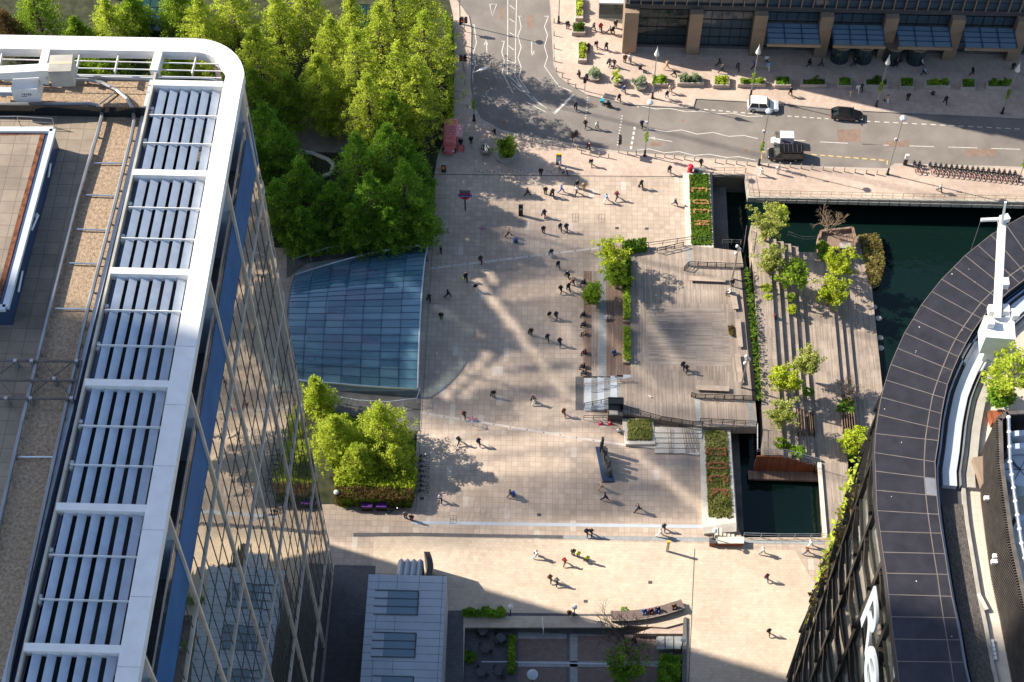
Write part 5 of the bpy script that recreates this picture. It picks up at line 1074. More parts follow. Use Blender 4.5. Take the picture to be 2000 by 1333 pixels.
for a in [(1208,299,3.4,'twin headed traffic light by the crossing near the square',R(90)),(1142,178,3.2,'twin headed traffic light on the office side of the crossing',R(70)),(907,62,3.,'black traffic light by the park footway, nearer the top edge',0),(905,136,3.,'black traffic light by the park footway, lower of the two',0),(1120,286,3.2,'traffic light at the kerb bend beside a walking person in blue',R(30))]: signal(*a)
# planters of the office pavement
def hexplanter(px, py, r, leaf, label):
    p = at(px, py+8, .4); t = thing('stone_planter', label, 'planter', (p.x,p.y,0)); MB().lathe((0,0,0), [(r*.95,0),(r*1.15,.7),(r*1.0,.7),(r*.98,.55)], 6).build('stone_bowl', M['kerb_stone'], t, local=True)
    rnd = random.Random(px); mb = MB(); leafcloud(mb, [(Vector((rnd.gauss(0,.34)*r, rnd.gauss(0,.34)*r, .9+rnd.random()*r*.8)), .4) for _ in range(16)], 42, .14, rnd); mb.build('shrub', M[leaf], t, local=True)
for a in [(1161,140,1.05,'leaf_silver','hexagonal stone planter with silvery shrub, leftmost beside the crossing'),(1206,150,1.0,'leaf_bright','hexagonal stone planter with yellow green shrub between two silvery ones'),(1251,158,1.0,'leaf_silver','hexagonal stone planter with silvery shrub beside the cone topped lamp')]: hexplanter(*a)
def boxplanter(x0, x1, y0, y1, leaf, label, bushes=(), hh=.75, m_='kerb_stone', n=260):
    q = ats([(x0,y0),(x1,y0),(x1,y1),(x0,y1)], hh); c = sum(q, Vector((0,0,0)))/4; t = thing('stone_planter', label, 'planter', (c.x,c.y,0)); inn = [c+(v-c)*.80 for v in q]; mb = MB()
    for k in range(4):
        a, b, e, d = q[k], q[(k+1)%4], inn[(k+1)%4], inn[k]; mb.quad(a,d,e,b); g = lambda v, z: Vector((v.x,v.y,z)); mb.quad(a,b,g(b,0),g(a,0)); mb.quad(d,g(d,.4),g(e,.4),e)
    mb.build('stone_box', M[m_], t); MB().prism([(v.x,v.y) for v in inn], .2, hh-.15).build('soil', M['park_soil'], t)
    rnd = random.Random(int(x0)); mb = MB()
    for _ in range(n):
        f, g_ = rnd.random(), rnd.random(); p = inn[0].lerp(inn[1], f).lerp(inn[3].lerp(inn[2], f), g_)+Vector((0,0,rnd.uniform(-.1,.25))); a = Vector((rnd.gauss(0,1),rnd.gauss(0,1),rnd.gauss(0,.5))).normalized(); b = a.orthogonal().normalized(); s = .14*rnd.uniform(.5,1.2); mb.quad(p-a*s,p+b*s*.6,p+a*s,p-b*s*.6)
    for bx, br in bushes:
        p = q[0].lerp(q[1], bx).lerp(q[3].lerp(q[2], bx), .5); leafcloud(mb, [(Vector((p.x+rnd.gauss(0,.3)*br, p.y+rnd.gauss(0,.25)*br, hh+.1+rnd.random()*br)), .32) for _ in range(12)], 34, .13, rnd)
    mb.build('planting', M[leaf], t)
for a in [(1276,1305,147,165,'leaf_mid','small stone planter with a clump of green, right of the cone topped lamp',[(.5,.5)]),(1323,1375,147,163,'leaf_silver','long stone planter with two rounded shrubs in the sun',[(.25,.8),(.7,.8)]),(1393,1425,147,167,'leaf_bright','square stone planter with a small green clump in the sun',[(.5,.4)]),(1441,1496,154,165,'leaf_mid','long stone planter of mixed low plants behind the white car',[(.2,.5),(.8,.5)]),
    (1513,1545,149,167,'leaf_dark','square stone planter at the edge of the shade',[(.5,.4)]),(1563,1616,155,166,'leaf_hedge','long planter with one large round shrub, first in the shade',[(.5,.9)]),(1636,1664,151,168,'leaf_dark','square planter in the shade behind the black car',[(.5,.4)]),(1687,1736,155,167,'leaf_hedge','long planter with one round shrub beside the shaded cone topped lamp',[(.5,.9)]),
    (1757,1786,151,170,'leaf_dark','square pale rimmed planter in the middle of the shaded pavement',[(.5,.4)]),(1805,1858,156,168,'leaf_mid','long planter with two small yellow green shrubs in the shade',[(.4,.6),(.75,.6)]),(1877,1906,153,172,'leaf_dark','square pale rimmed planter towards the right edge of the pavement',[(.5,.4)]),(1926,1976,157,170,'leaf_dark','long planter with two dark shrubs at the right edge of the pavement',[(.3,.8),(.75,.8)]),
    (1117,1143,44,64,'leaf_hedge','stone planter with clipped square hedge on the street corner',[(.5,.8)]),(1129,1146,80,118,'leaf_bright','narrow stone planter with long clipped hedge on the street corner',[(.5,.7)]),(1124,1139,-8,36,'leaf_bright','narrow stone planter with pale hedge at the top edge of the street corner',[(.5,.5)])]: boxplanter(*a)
# signs, sculptures, small things on the square
p = at(909,411); t = thing('station_sign', 'red ring station sign with dark bar on a grey post', 'sign', (p.x,p.y,0)); MB().tube((0,0,0),(0,0,2.9),.11,.11,8).build('post', M['dark_grey'], t, local=True)
mb = MB(); n = 24
for i in range(n):
    a0, a1 = 2*math.pi*i/n, 2*math.pi*(i+1)/n; o_ = lambda a, r, y: (r*math.cos(a), y, 3.3+r*math.sin(a)*1.0)
    for y, fl in ((-.12,0),(.12,1)):
        q = [o_(a0,.75,y), o_(a1,.75,y), o_(a1,.48,y), o_(a0,.48,y)]; mb.quad(*(q if fl else q[::-1]))
    mb.quad(o_(a0,.75,-.12), o_(a1,.75,-.12), o_(a1,.75,.12), o_(a0,.75,.12)); mb.quad(o_(a0,.48,.12), o_(a1,.48,.12), o_(a1,.48,-.12), o_(a0,.48,-.12))
mb.build('ring', M['red_paint'], t, local=True); MB().box(-.95,-.17,3.15,.95,.17,3.45).build('name_bar', M['blue_paint'], t, local=True)
MB().box(-.75,-.22,4.1,.75,.22,4.2).build('canopy_cap', M['dark_grey'], t, local=True)
cu = bpy.data.curves.new('word', 'FONT'); cu.body = 'UNDERGROUND'; cu.size = .24; cu.align_x = 'CENTER'; cu.extrude = .008; tmp = bpy.data.objects.new('tmp', cu); COL.objects.link(tmp)
me = bpy.data.meshes.new_from_object(tmp.evaluated_get(bpy.context.evaluated_depsgraph_get())); bpy.data.objects.remove(tmp); me.materials.clear(); me.materials.append(M['white_metal']); o = bpy.data.objects.new('lettering', me); COL.objects.link(o); o.parent = [c for c in t.children if c.name.startswith('name_bar')][0]; o.location = (0,-.18,3.22); o.rotation_euler = (R(90),0,0)
p = at(1017,421); t = thing('info_totem', 'black upright information totem on the square', 'sign', (p.x,p.y,0)); MB().obox((0,0,0),(.62,.3,2.3)).build('slab', M['frame_black'], t, local=True); MB().obox((0,-.155,1.3),(.4,.02,.5)).build('panel', M['grey_metal'], t, local=True)
p = at(1091,322,0); t = thing('map_sign', 'map totem with blue panel and yellow top on the square near the road', 'sign', (p.x,p.y,0)); MB().obox((0,0,0),(.75,.2,2.1)).build('slab', M['dark_grey'], t, local=True); MB().obox((0,-.11,.7),(.62,.03,1.2)).build('map_panel', M['light_panel'] if 'light_panel' in M else M['cloth_light_blue'], t, local=True); MB().obox((0,0,2.1),(.75,.22,.32)).build('yellow_top', M['yellow_paint'], t, local=True)
p = at(867,335); t = thing('advert_bin', 'black bin post with an orange poster beside the park trees', 'bin', (p.x,p.y,0)); MB().obox((0,0,0),(.62,.5,1.7)).build('body', M['frame_black'], t, local=True); MB().obox((0,-.26,.7),(.4,.03,.7)).build('poster', M['orange_paint'], t, local=True); MB().obox((0,0,1.7),(.66,.54,.08)).build('lid', M['concrete'], t, local=True)
p = at(948,297); t = thing('pear_sculpture', 'shiny chrome pear sculpture with pointed stalk', 'sculpture', (p.x,p.y,0)); MB().lathe((0,0,0), [(.25,0),(.62,.22),(.78,.62),(.70,1.0),(.45,1.4),(.2,1.7),(.06,1.85)], 24).build('pear', M['chrome'], t, local=True, smooth=True); MB().tube((0,0,1.8),(-.3,.05,2.6),.05,.03,6).build('stalk', M['chrome'], t, local=True)
p = at(990,305); t = thing('round_planter', 'large round stone planter with seat rim holding a small tree', 'planter', (p.x,p.y,0)); MB().lathe((0,0,0), [(1.65,0),(1.65,.35),(1.25,.36),(1.2,.4),(1.25,.95),(1.05,.95),(1.0,.8)], 28).build('bowl', M['concrete'], t, local=True); MB().lathe((0,0,.6), [(1.05,0),(1.05,.2)], 20).build('soil', M['park_soil'], t, local=True)
tree('loose', 991, 290, 1.7, 3.0, 1.5, 'leaf_mid', 'small airy tree growing in the large round stone planter', seed=61, z0=.8)
p = at(1181,908); t = thing('block_sculpture', 'dark stacked block sculpture on a long dark plinth in the square', 'sculpture', (p.x,p.y,0)); q = [v-Vector((p.x,p.y,0)) for v in ats([(1163,873),(1181,872),(1200,940),(1177,941)], .25)]
MB().prism(q, 0, .25).build('plinth', M['navy_panel'], t, local=True)
for i, (dx, dy, h, w) in enumerate([(-.45,1.9,3.2,.42),(-.2,1.1,2.2,.5),(-.05,.5,2.8,.46),(.1,-.2,2.0,.55),(.3,-.9,2.5,.5),(.45,-1.6,1.5,.55)]): MB().obox((dx,dy,.25),(w,w,h*.6),R(10*i)).obox((dx+.08,dy,.25+h*.6),(w*.8,w*.9,h*.4),R(-8*i)).build('block', M['dark_grey'], t, local=True)
p = at(1303,1077); t = thing('yellow_sign', 'tall thin sign with bright yellow top on the pale square', 'sign', (p.x,p.y,0)); MB().obox((0,0,0),(.34,.22,2.2)).build('post', M['grey_metal'], t, local=True); MB().obox((0,0,2.2),(.38,.26,.5)).build('yellow_top', M['yellow_paint'], t, local=True)
for px, py, rz, lb in [(940,460,.2,'small cluster of red and blue streamer flags standing on the upper square'),(924,832,1.4,'red and blue streamer flags on a pole in the lower square')]:
    p = at(px, py); t = thing('streamer_flags', lb, 'flags', (p.x,p.y,0), rz); MB().tube((0,0,0),(0,0,1.6),.04,.03,6).build('pole', M['cloth_light_blue'], t, local=True)
    for k in range(4): a = k*.9-.6; MB().bar((0,0,1.5),(.75*math.cos(a),.75*math.sin(a),1.0+.15*(k%3)),.10,.03).build('streamer', M[('red_paint','blue_paint')[k%2]], t, local=True)
p = at(1347,338); t = thing('pillar_box', 'bright red round topped post box at the corner of the road end planter', 'post box', (p.x,p.y,0)); MB().lathe((0,0,0), [(.40,0),(.40,.15),(.36,.2),(.36,1.35),(.42,1.4),(.42,1.5),(.25,1.6),(.02,1.66)], 18).build('body', M['red_paint'], t, local=True, smooth=False); MB().obox((0,-.45,1.15),(.3,.04,.07)).build('slot', M['frame_black'], t, local=True)
for px, py, m_, lb in [(1359,337,'dark_grey','small dark cabinet beside the red post box'),(1370,337,'white_metal','small white cabinet between the red post box and the dock railing')]:
    p = at(px,py); t = thing('street_cabinet', lb, 'cabinet', (p.x,p.y,0)); MB().obox((0,0,0),(.6 if m_=='dark_grey' else 1.0,.45,.75)).build('body', M[m_], t, local=True); MB().obox((0,0,.75),(.64 if m_=='dark_grey' else 1.06,.5,.05)).build('lid', M['grey_metal'], t, local=True)
for px, lb in [(718,'purple topped waste bin by the hedge, left of the pair'),(746,'purple topped waste bin by the hedge, right of the pair')]:
    p = at(px, 992); t = thing('waste_bin', lb, 'bin', (p.x,p.y,0)); MB().obox((0,0,0),(1.25,1.0,1.1)).build('body', M['frame_black'], t, local=True); MB().obox((0,0,1.1),(1.35,1.1,.1)).build('lid', M['purple_paint'], t, local=True)
for px, lb in [(1173,'red traffic cone at the foot of the grey stair, farther from the lift'),(1191,'red traffic cone close beside the lift')]:
    p = at(px, 828); t = thing('traffic_cone', lb, 'traffic cone', (p.x,p.y,0)); MB().obox((0,0,0),(.55,.55,.06)).build('base', M['red_paint'], t, local=True); MB().lathe((0,0,.06), [(.2,0),(.12,.4),(.04,.8)], 10).build('cone', M['red_paint'], t, local=True); MB().lathe((0,0,.35), [(.155,0),(.12,.18)], 10).build('band', M['white_metal'], t, local=True)
p = at(1201,812); t = thing('platform_lift', 'dark glazed platform lift beside the grey stair', 'lift', (p.x,p.y,0)); MB().box(-.95,-.9,0,.95,-.1,1.5).build('cabin', M['dark_grey'], t, local=True); MB().box(-.8,-.8,1.5,.3,-.2,1.56).build('hatch', M['concrete'], t, local=True)
MB().box(-.95,.0,0,.95,.9,1.2).build('platform', M['concrete'], t, local=True); MB().box(-.95,.9,0,.95,1.0,2.9).box(-.95,.1,1.2,-.88,.9,2.7).box(.88,.1,1.2,.95,.9,2.7).build('screen', M['dark_glass'], t, local=True); MB().box(-1.0,.1,2.7,1.0,1.05,2.8).build('frame', M['black_metal'], t, local=True)
p = at(1649,487,-1.35); t = thing('info_kiosk', 'small timber kiosk with grey lid by the lookout over the dock', 'kiosk', (p.x,p.y,-1.8)); MB().obox((0,0,0),(1.4,.8,1.2)).build('body', M['deck_brown'], t, local=True); MB().obox((0,0,1.2),(1.5,.9,.1)).build('lid', M['concrete'], t, local=True); MB().obox((.1,-.41,.6),(.3,.03,.3)).build('notice', M['white_metal'], t, local=True)
# vehicles (length along local x, nose to +x)
def wheel(t, x, y, r=.34, w=.22):
    b = MB(); n = 16; vs = []
    for yy in (y-w/2, y+w/2): vs += [(x+r*math.cos(2*math.pi*i/n), yy, r+r*math.sin(2*math.pi*i/n)) for i in range(n)]
    b.add(vs, [(i,n+i,n+(i+1)%n,(i+1)%n) for i in range(n)]+[tuple(range(n)), tuple(range(2*n-1,n-1,-1))]); wh = b.build('wheel', M['rubber'], t, local=True)
    s = 1 if y > 0 else -1; b = MB(); yo = y+s*(w/2+.012); b.add([(x+r*.62*math.cos(2*math.pi*i/n), yo, r+r*.62*math.sin(2*math.pi*i/n)) for i in range(n)], [tuple(range(n)) if s < 0 else tuple(range(n-1,-1,-1))]); b.build('rim', M['steel'], wh, local=True)
def loft(mb, secs):
    """closed tube through cross-sections given as (x, [(y, z)...])"""
    n = len(secs[0][1]); vs = [(x, y, z) for x, q in secs for y, z in q]
    return mb.add(vs, [(k*n+i, k*n+(i+1)%n, (k+1)*n+(i+1)%n, (k+1)*n+i) for k in range(len(secs)-1) for i in range(n)]+[tuple(range(n-1,-1,-1)), tuple(range((len(secs)-1)*n, len(secs)*n))])
def sec(x, w, z0, z1, c=.12): return (x, [(-w+c*.6,z0),(-w,z0+c),(-w,z1-c*1.2),(-w+c,z1),(w-c,z1),(w,z1-c*1.2),(w,z0+c),(w-c*.6,z0)][::-1])
def car(name, label, px, py, rz, L, Wd, Hh, paint, kind, roofm=None):
    p = at(px, py, .35); t = thing(name, label, {'van':'van'}.get(kind, 'car'), (p.x,p.y,-.12), rz); w = Wd/2; h = L/2; bt = .95 if kind != 'van' else 1.05
    noz = .82 if kind == 'suv' else .72 if kind == 'saloon' else .95
    loft(MB(), [sec(-h,w*.86,.35,bt*.9),sec(-h+.18,w*.97,.22,bt),sec(-h*.4,w,.2,bt),sec(h*.35,w,.2,bt),sec(h*.5,w,.2,bt*.99),sec(h-.55,w*.97,.22,noz+.05),sec(h-.12,w*.86,.28,noz-.1),sec(h,w*.7,.35,noz-.22)]).build('body', M[paint], t, local=True, smooth=False)
    c0, c1, r0, r1 = dict(suv=(-h+.15,h*.42,-h+.45,h*.16), saloon=(-h+.25,h*.48,-h+1.0,h*.12), van=(-h+.02,h*.66,-h+.1,h*.34))[kind]
    def cab(z, s, x0, x1, yy): return [(x0,-yy,z),(x1,-yy*.96,z),(x1,yy*.96,z),(x0,yy,z)]
    vs = cab(bt-.02,0,c0,c1,w*.93)+cab(Hh-.06,0,r0,r1,w*.78); MB().add(vs, [(0,1,5,4),(1,2,6,5),(2,3,7,6),(3,0,4,7),(4,5,6,7)]).build('glazing', M['car_glass'], t, local=True)
    rm = M[roofm or paint]; rf_ = MB(); loft(rf_, [sec(r0-.05,w*.76,Hh-.10,Hh-.03,.04),sec(r0+.3,w*.80,Hh-.09,Hh,.05),sec(r1-.3,w*.80,Hh-.09,Hh,.05),sec(r1+.08,w*.74,Hh-.12,Hh-.05,.04)]); rf_.build('roof', rm, t, local=True)
    for s in (-1,1):                                        # pillars
        mb = MB()
        for xa, xb in ((c0+.1,r0+.05),((c0+c1)/2,(r0+r1)/2),(c1-.12,r1)): mb.bar((xa,s*w*.945,bt-.02),(xb,s*w*.80,Hh-.06),.09,.07)
        mb.build('pillar', M[paint], t, local=True)
        for x in (-h*.6, h*.62): wheel(t, x, s*(w-.10))
        MB().obox((h-.16,s*w*.68,noz-.28),(.2,.32,.14)).build('headlight', M['lamp_glass'], t, local=True); MB().obox((-h+.02,s*w*.74,bt-.32),(.12,.24,.2)).build('tail_light', M['red_paint'], t, local=True)
        MB().obox((c1-.25,s*(w+.1),bt),(.16,.2,.14)).build('wing_mirror', M[paint], t, local=True)
    if kind == 'van':
        for s in (-1,1): MB().box(-h+.1,s*w*.90-.02,bt,h*.18,s*w*.90+.02,Hh-.2).build('side_panel', M[paint], t, local=True)
        for k in range(5): MB().box(-h+.3+k*.62,-w*.7,Hh,-h+.36+k*.62,w*.7,Hh+.05).build('roof_bar', M['dark_grey'], t, local=True)
    return t
car('parked_car', 'white off-road car standing in the lay-by', 1490, 207, R(-3), 4.6, 1.9, 1.78, 'car_white', 'suv')
car('parked_car', 'black car at the kerb half in the shade', 1654, 225, R(-4), 4.6, 1.8, 1.45, 'car_black', 'saloon')
car('parked_van', 'black van with roof bars beside the yellow dashed line', 1533, 303, R(180-1), 5.0, 1.95, 2.0, 'car_black', 'van')
p = at(1527,272,.8); t = thing('cargo_cart', 'small white delivery cart with box body and purple emblem, next to the black van', 'vehicle', (p.x,p.y,-.12), R(180))
bx = MB().box(-1.6,-.65,.45,.35,.65,1.95).build('cargo_box', M['car_white'], t, local=True); mb = MB(); mb.bar((-1.2,.662,.85),(.05,.662,1.35),.012,.30).bar((-.5,.664,.75),(-.4,.664,.95),.012,.25); mb.build('emblem', M['purple_paint'], bx, local=True)
MB().box(-1.2,-.66,1.951,.0,-.2,1.957).build('emblem', M['white_metal'], bx, local=True)
loft(MB(), [sec(.35,.62,.25,.8),sec(1.1,.6,.25,.85),sec(1.5,.45,.3,.7)]).build('nose', M['car_white'], t, local=True); MB().box(.35,-.6,1.75,1.0,.6,1.85).build('cab_roof', M['brown_steel'], t, local=True)
for s in (-1,1): MB().bar((1.2,s*.5,.8),(.95,s*.55,1.78),.06,.06).build('pillar', M['dark_grey'], t, local=True); wheel(t,-1.0,s*.55,.28,.14)
wheel(t,1.15,.0,.28,.14); MB().obox((.6,0,.5),(.4,.7,.3)).build('seat', M['rubber'], t, local=True)
p = at(879,272,1.); t = thing('food_truck', 'old fashioned pink food truck with ribbed body and raised serving flap', 'truck', (p.x,p.y,0), R(-92))
loft(MB(), [sec(-2.6,.85,.35,2.3,.2),sec(-2.5,.98,.3,2.5,.22),sec(.6,.98,.3,2.5,.22),sec(.9,.95,.3,2.35,.25)]).build('body', M['pink_paint'], t, local=True)
loft(MB(), [sec(.9,.93,.3,2.2,.25),sec(1.35,.9,.3,1.85,.25),sec(1.45,.8,.3,1.2,.15),sec(2.2,.62,.3,1.1,.15),sec(2.35,.45,.35,.9,.15)]).build('cab', M['pink_paint'], t, local=True)
MB().add([(1.05,-.78,2.02),(1.40,-.72,1.5),(1.40,.72,1.5),(1.05,.78,2.02)],[(0,1,2,3)]).build('windscreen', M['car_glass'], t, local=True)
for s in (-1,1): MB().ball((2.1,s*.62,.85),.16,10).build('headlight', M['lamp_glass'], t, local=True); wheel(t,-1.6,s*.88); wheel(t,1.5,s*.82)
for k in range(7): MB().box(-2.4+k*.42,-.8,2.5,-2.34+k*.42,.8,2.54).build('roof_rib', M['pink_pale'], t, local=True)
MB().bar((-1.6,1.35,2.35),(.6,1.35,2.35),.95,.06).build('serving_flap', M['pink_pale'], t, local=True); MB().box(-1.5,.985,1.1,.5,1.0,2.1).build('serving_hatch', M['frame_black'], t, local=True)
p = at(900,294); t = thing('sandwich_board', 'pink sandwich board beside the pink food truck', 'sign', (p.x,p.y,0)); 
for s in (-1,1): MB().add([(-.4,s*.3,0),(.4,s*.3,0),(.4,s*.04,1.1),(-.4,s*.04,1.1),(-.4,s*.34,0),(.4,s*.34,0),(.4,s*.08,1.12),(-.4,s*.08,1.12)],[(0,1,2,3),(7,6,5,4),(0,4,5,1),(1,5,6,2),(2,6,7,3),(3,7,4,0)]).build('board', M['pink_paint'], t, local=True)
MB().box(-.5,-.06,0,-.42,.06,1.1).box(.42,-.06,0,.5,.06,1.1).build('frame', M['frame_black'], t, local=True)
# bicycles
def bike(mk, accent, label, group, cat='bicycle', name='bicycle'):
    t = thing(name, label, cat, (0,0,0), 0, group); T = lambda nm, mb, m_: mb.build(nm, M[m_], t, local=True)
    for x in (-.52,.52):
        n = 14; pts = [Vector((x+.33*math.cos(2*math.pi*i/n), 0, .34+.33*math.sin(2*math.pi*i/n))) for i in range(n+1)]; w = MB().path(pts,.028,5); T('wheel', w, 'rubber')
        if accent: mb = MB(); pts = [Vector((x+.38*math.cos(math.pi*i/8), 0, .34+.38*math.sin(math.pi*i/8))) for i in range(9)]; mb.path(pts,.07,5); T('mudguard', mb, accent if x < 0 else mk)
    fr = MB(); 
    for a, b in (((-.52,.34),(-.1,.32)),((-.1,.32),(-.2,.8)),((-.52,.34),(-.18,.7)),((-.1,.32),(.36,.75)),((-.18,.68),(.36,.72)),((.52,.34),(.36,.85))): fr.tube((a[0],0,a[1]),(b[0],0,b[1]),.035,.035,5)
    T('frame', fr, mk); T('saddle', MB().obox((-.22,0,.84),(.28,.17,.07)), 'rubber'); T('handlebar', MB().tube((.34,-.3,.98),(.34,.3,.98),.025).tube((.36,0,.8),(.34,0,.98),.025), 'steel')
    if accent: T('basket', MB().obox((.5,0,.75),(.3,.34,.24)), 'frame_black')
    return t
GB = 'hire bicycles docked in a row beside the road'; hb_ = None
for i in range(20):
    if i == 2: continue
    p = at(1787+i*10.35, 328+i*1.05, .4)
    if hb_ is None: hb_ = bike('brown_steel', 'faded_red', 'dark hire bicycle with reddish mudguards docked in the long row', GB, name='hire_bicycle'); hb_.location = (p.x,p.y,0); hb_.rotation_euler = (0,0,R(100))
    else: dup(hb_, (p.x,p.y,0), R(98+(i*37)%7))
    d = MB().obox((p.x,p.y+.95,0),(.22,.3,.8)).build('docking_post', M['dark_grey']); tag(d, 'dark docking post at the head of a hire bicycle', 'docking post', 'docking posts of the hire bicycle row')
p = at(1767,322); t = thing('hire_terminal', 'white and black terminal totem at the left end of the hire bicycle row', 'terminal', (p.x,p.y,0)); MB().obox((0,0,0),(.5,.3,1.3)).build('body', M['frame_black'], t, local=True); MB().obox((0,0,1.3),(.5,.3,.9)).build('head', M['white_metal'], t, local=True)
b0 = None
for i, (px, py) in enumerate([(826,893),(825,903),(826,913),(824,922),(826,932),(825,942),(826,951),(824,960)]):
    p = at(px, py, .4)
    if b0 is None: b0 = bike('black_metal', None, 'black bicycle parked in the rack beside the garden hedge', 'black bicycles parked beside the garden hedge'); b0.location = (p.x,p.y,0); b0.rotation_euler = (0,0,R(8))
    else: dup(b0, (p.x,p.y,0), R((i*53)%24-12))
p = at(770,996,.4); o = dup(b0, (p.x,p.y,0), R(25), 'single dark bicycle leaning before the hedge right of the purple bins'); del o['group']
p = at(1186,203,.5); t = thing('delivery_scooter', 'delivery scooter with rider and bright blue box crossing the junction', 'scooter', (p.x,p.y,-.12), R(-15))
for x in (-.55,.6): wheel(t,x,.0,.24,.13)
MB().bar((-.5,0,.5),(.1,0,.45),.3,.25).bar((.1,0,.35),(.5,0,.35),.3,.1).bar((.5,0,.35),(.55,0,.9),.35,.12).build('body', M['car_black'], t, local=True); MB().obox((-.75,0,.75),(.5,.5,.5)).build('delivery_box', M['cyan'] if 'cyan' in M else M['cloth_light_blue'], t, local=True); MB().tube((.5,-.32,1.0),(.5,.32,1.0),.025).build('handlebar', M['steel'], t, local=True)
# tables, chairs and parasols in the sunken court
def table(px, py, label):
    p = at(px,py,-.4); t = thing('cafe_table', label, 'table', (p.x,p.y,-1.1), group=None); MB().lathe((0,0,.70),[(.62,0),(.62,.05)],18).build('tabletop', M['dark_grey'], t, local=True); MB().lathe((0,0,0),[(.3,0),(.3,.04),(.05,.06),(.05,.7)],10).build('leg', M['black_metal'], t, local=True)
for a in [(943,1232,'round dark cafe table near the court wall planting'),(948,1266,'round dark cafe table left of the folded parasol'),(978,1246,'round dark cafe table right under the folded parasol'),(975,1310,'round dark cafe table nearest the bottom edge in the court'),(940,1312,'round dark cafe table beside the potted shrub at the bottom of the court')]: table(*a)
ch = None
for i, (px, py) in enumerate([(935,1240),(952,1240),(940,1258),(958,1272),(985,1255),(972,1256),(968,1302),(983,1318),(950,1318),(932,1304),(970,1240),(986,1238)]):
    p = at(px,py,-.6)
    if ch is None:
        ch = thing('cafe_chair', 'small dark chair among the cafe tables of the sunken court', 'chair', (p.x,p.y,-1.1), .4, 'cafe chairs in the sunken court'); MB().obox((0,0,.43),(.42,.42,.05)).build('seat', M['black_metal'], ch, local=True); MB().obox((0,.2,.48),(.42,.05,.4)).build('backrest', M['black_metal'], ch, local=True)
        for x in (-.18,.18):
            for y in (-.18,.18): MB().obox((x,y,0),(.04,.04,.43)).build('leg', M['black_metal'], ch, local=True)
    else: dup(ch, (p.x,p.y,-1.1), i*1.3)
for px, py, lb in [(968,1262,'folded dark parasol standing by the cafe tables of the court'),(985,1325,'folded dark parasol nearest the bottom edge of the court')]:
    p = at(px,py,-1.1); t = thing('parasol', lb, 'parasol', (p.x,p.y,-1.1)); MB().tube((0,0,0),(0,0,2.9),.04).build('pole', M['black_metal'], t, local=True); MB().lathe((0,0,1.2),[(.28,0),(.34,.4),(.2,1.2),(.05,1.6)],8).build('cover', M['dark_grey'], t, local=True)
for px, py, lb in [(1007,474,'upright blue suitcase standing alone on the upper square'),(1002,968,'blue wheeled case pulled by a person on the lower square')]:
    p = at(px,py); t = thing('suitcase', lb, 'suitcase', (p.x,p.y,0), .5); MB().obox((0,0,.06),(.5,.35,.75)).build('shell', M['blue_paint'], t, local=True); MB().bar((-.15,.1,.8),(-.15,.1,1.1),.03,.03).bar((.15,.1,.8),(.15,.1,1.1),.03,.03).bar((-.15,.1,1.1),(.15,.1,1.1),.03,.03).build('handle', M['grey_metal'], t, local=True)
pg = MB().ball((0,0,.14),(.09,.19,.09),8).ball((0,.18,.24),(.05,.06,.05),6).tube((0,-.15,.15),(0,-.34,.1),.06,.02,6).tube((0,0,0),(0,0,.1),.02,.02,4).mesh('pigeon', [M['white_metal']])
for i, (px, py, lb) in enumerate([(853,692,'white pigeon near the front of the glass canopy'),(1365,762,'pigeon on the deck left of the near bench'),(1270,776,'pigeon on the middle of the timber deck near the lift')]):
    p = at(px,py,ZD if i else 0); o = bpy.data.objects.new('pigeon', pg); COL.objects.link(o); o.location = p; o.rotation_euler = (0,0,i*2.); tag(o, lb, 'pigeon')
for i, (px, py) in enumerate([(280,45),(705,62)]):
    a, b = at(px-40 if i == 0 else px-18, py+32, .7), at(px+50 if i == 0 else px+18, py-35, .7); t = thing('glass_pavilion', ['long low dark green glass lantern behind the left tower in the park','dark green glass lantern glimpsed between the park trees'][i], 'glass roof', ((a.x+b.x)/2,(a.y+b.y)/2,0))
    MB().box(a.x,a.y,0,b.x,b.y,2.6).build('glazing', M['green_glass'], t); mb = MB()
    for k in range(6): x = a.x+(b.x-a.x)*k/5; mb.box(x-.05,a.y-.02,2.6,x+.05,b.y,2.68)
    for k in range(4): y = a.y+(b.y-a.y)*k/3; mb.box(a.x,y-.05,2.6,b.x,y+.05,2.66)
    mb.build('glazing_bar', M['frame_black'], t)
# creepers on the facade of the curved tower
pl = MB(); br = MB(); rnd = random.Random(77)
FL = offs(wo, .25, 0)
for i in range(900):
    k = rnd.choice((13,14,15,16)); s = rnd.random(); q = FL[k].lerp(FL[k+1], s); z = rnd.triangular(18, 54, 42); 
    p = Vector((q.x+rnd.gauss(0,.35), q.y+rnd.gauss(0,.35), z)); d = Vector((rnd.gauss(0,1),rnd.gauss(0,1),rnd.gauss(0,1))).normalized(); e_ = d.orthogonal().normalized(); s_ = .3*rnd.uniform(.5,1.2); (pl if k < 16 else br).quad(p-d*s_,p+e_*s_*.6,p+d*s_,p-e_*s_*.6)
pl.build('climbing_plant', M['leaf_bright'], rb)['kind'] = 'stuff'; br.build('climbing_plant', M['leaf_brown'], rb)['kind'] = 'stuff'
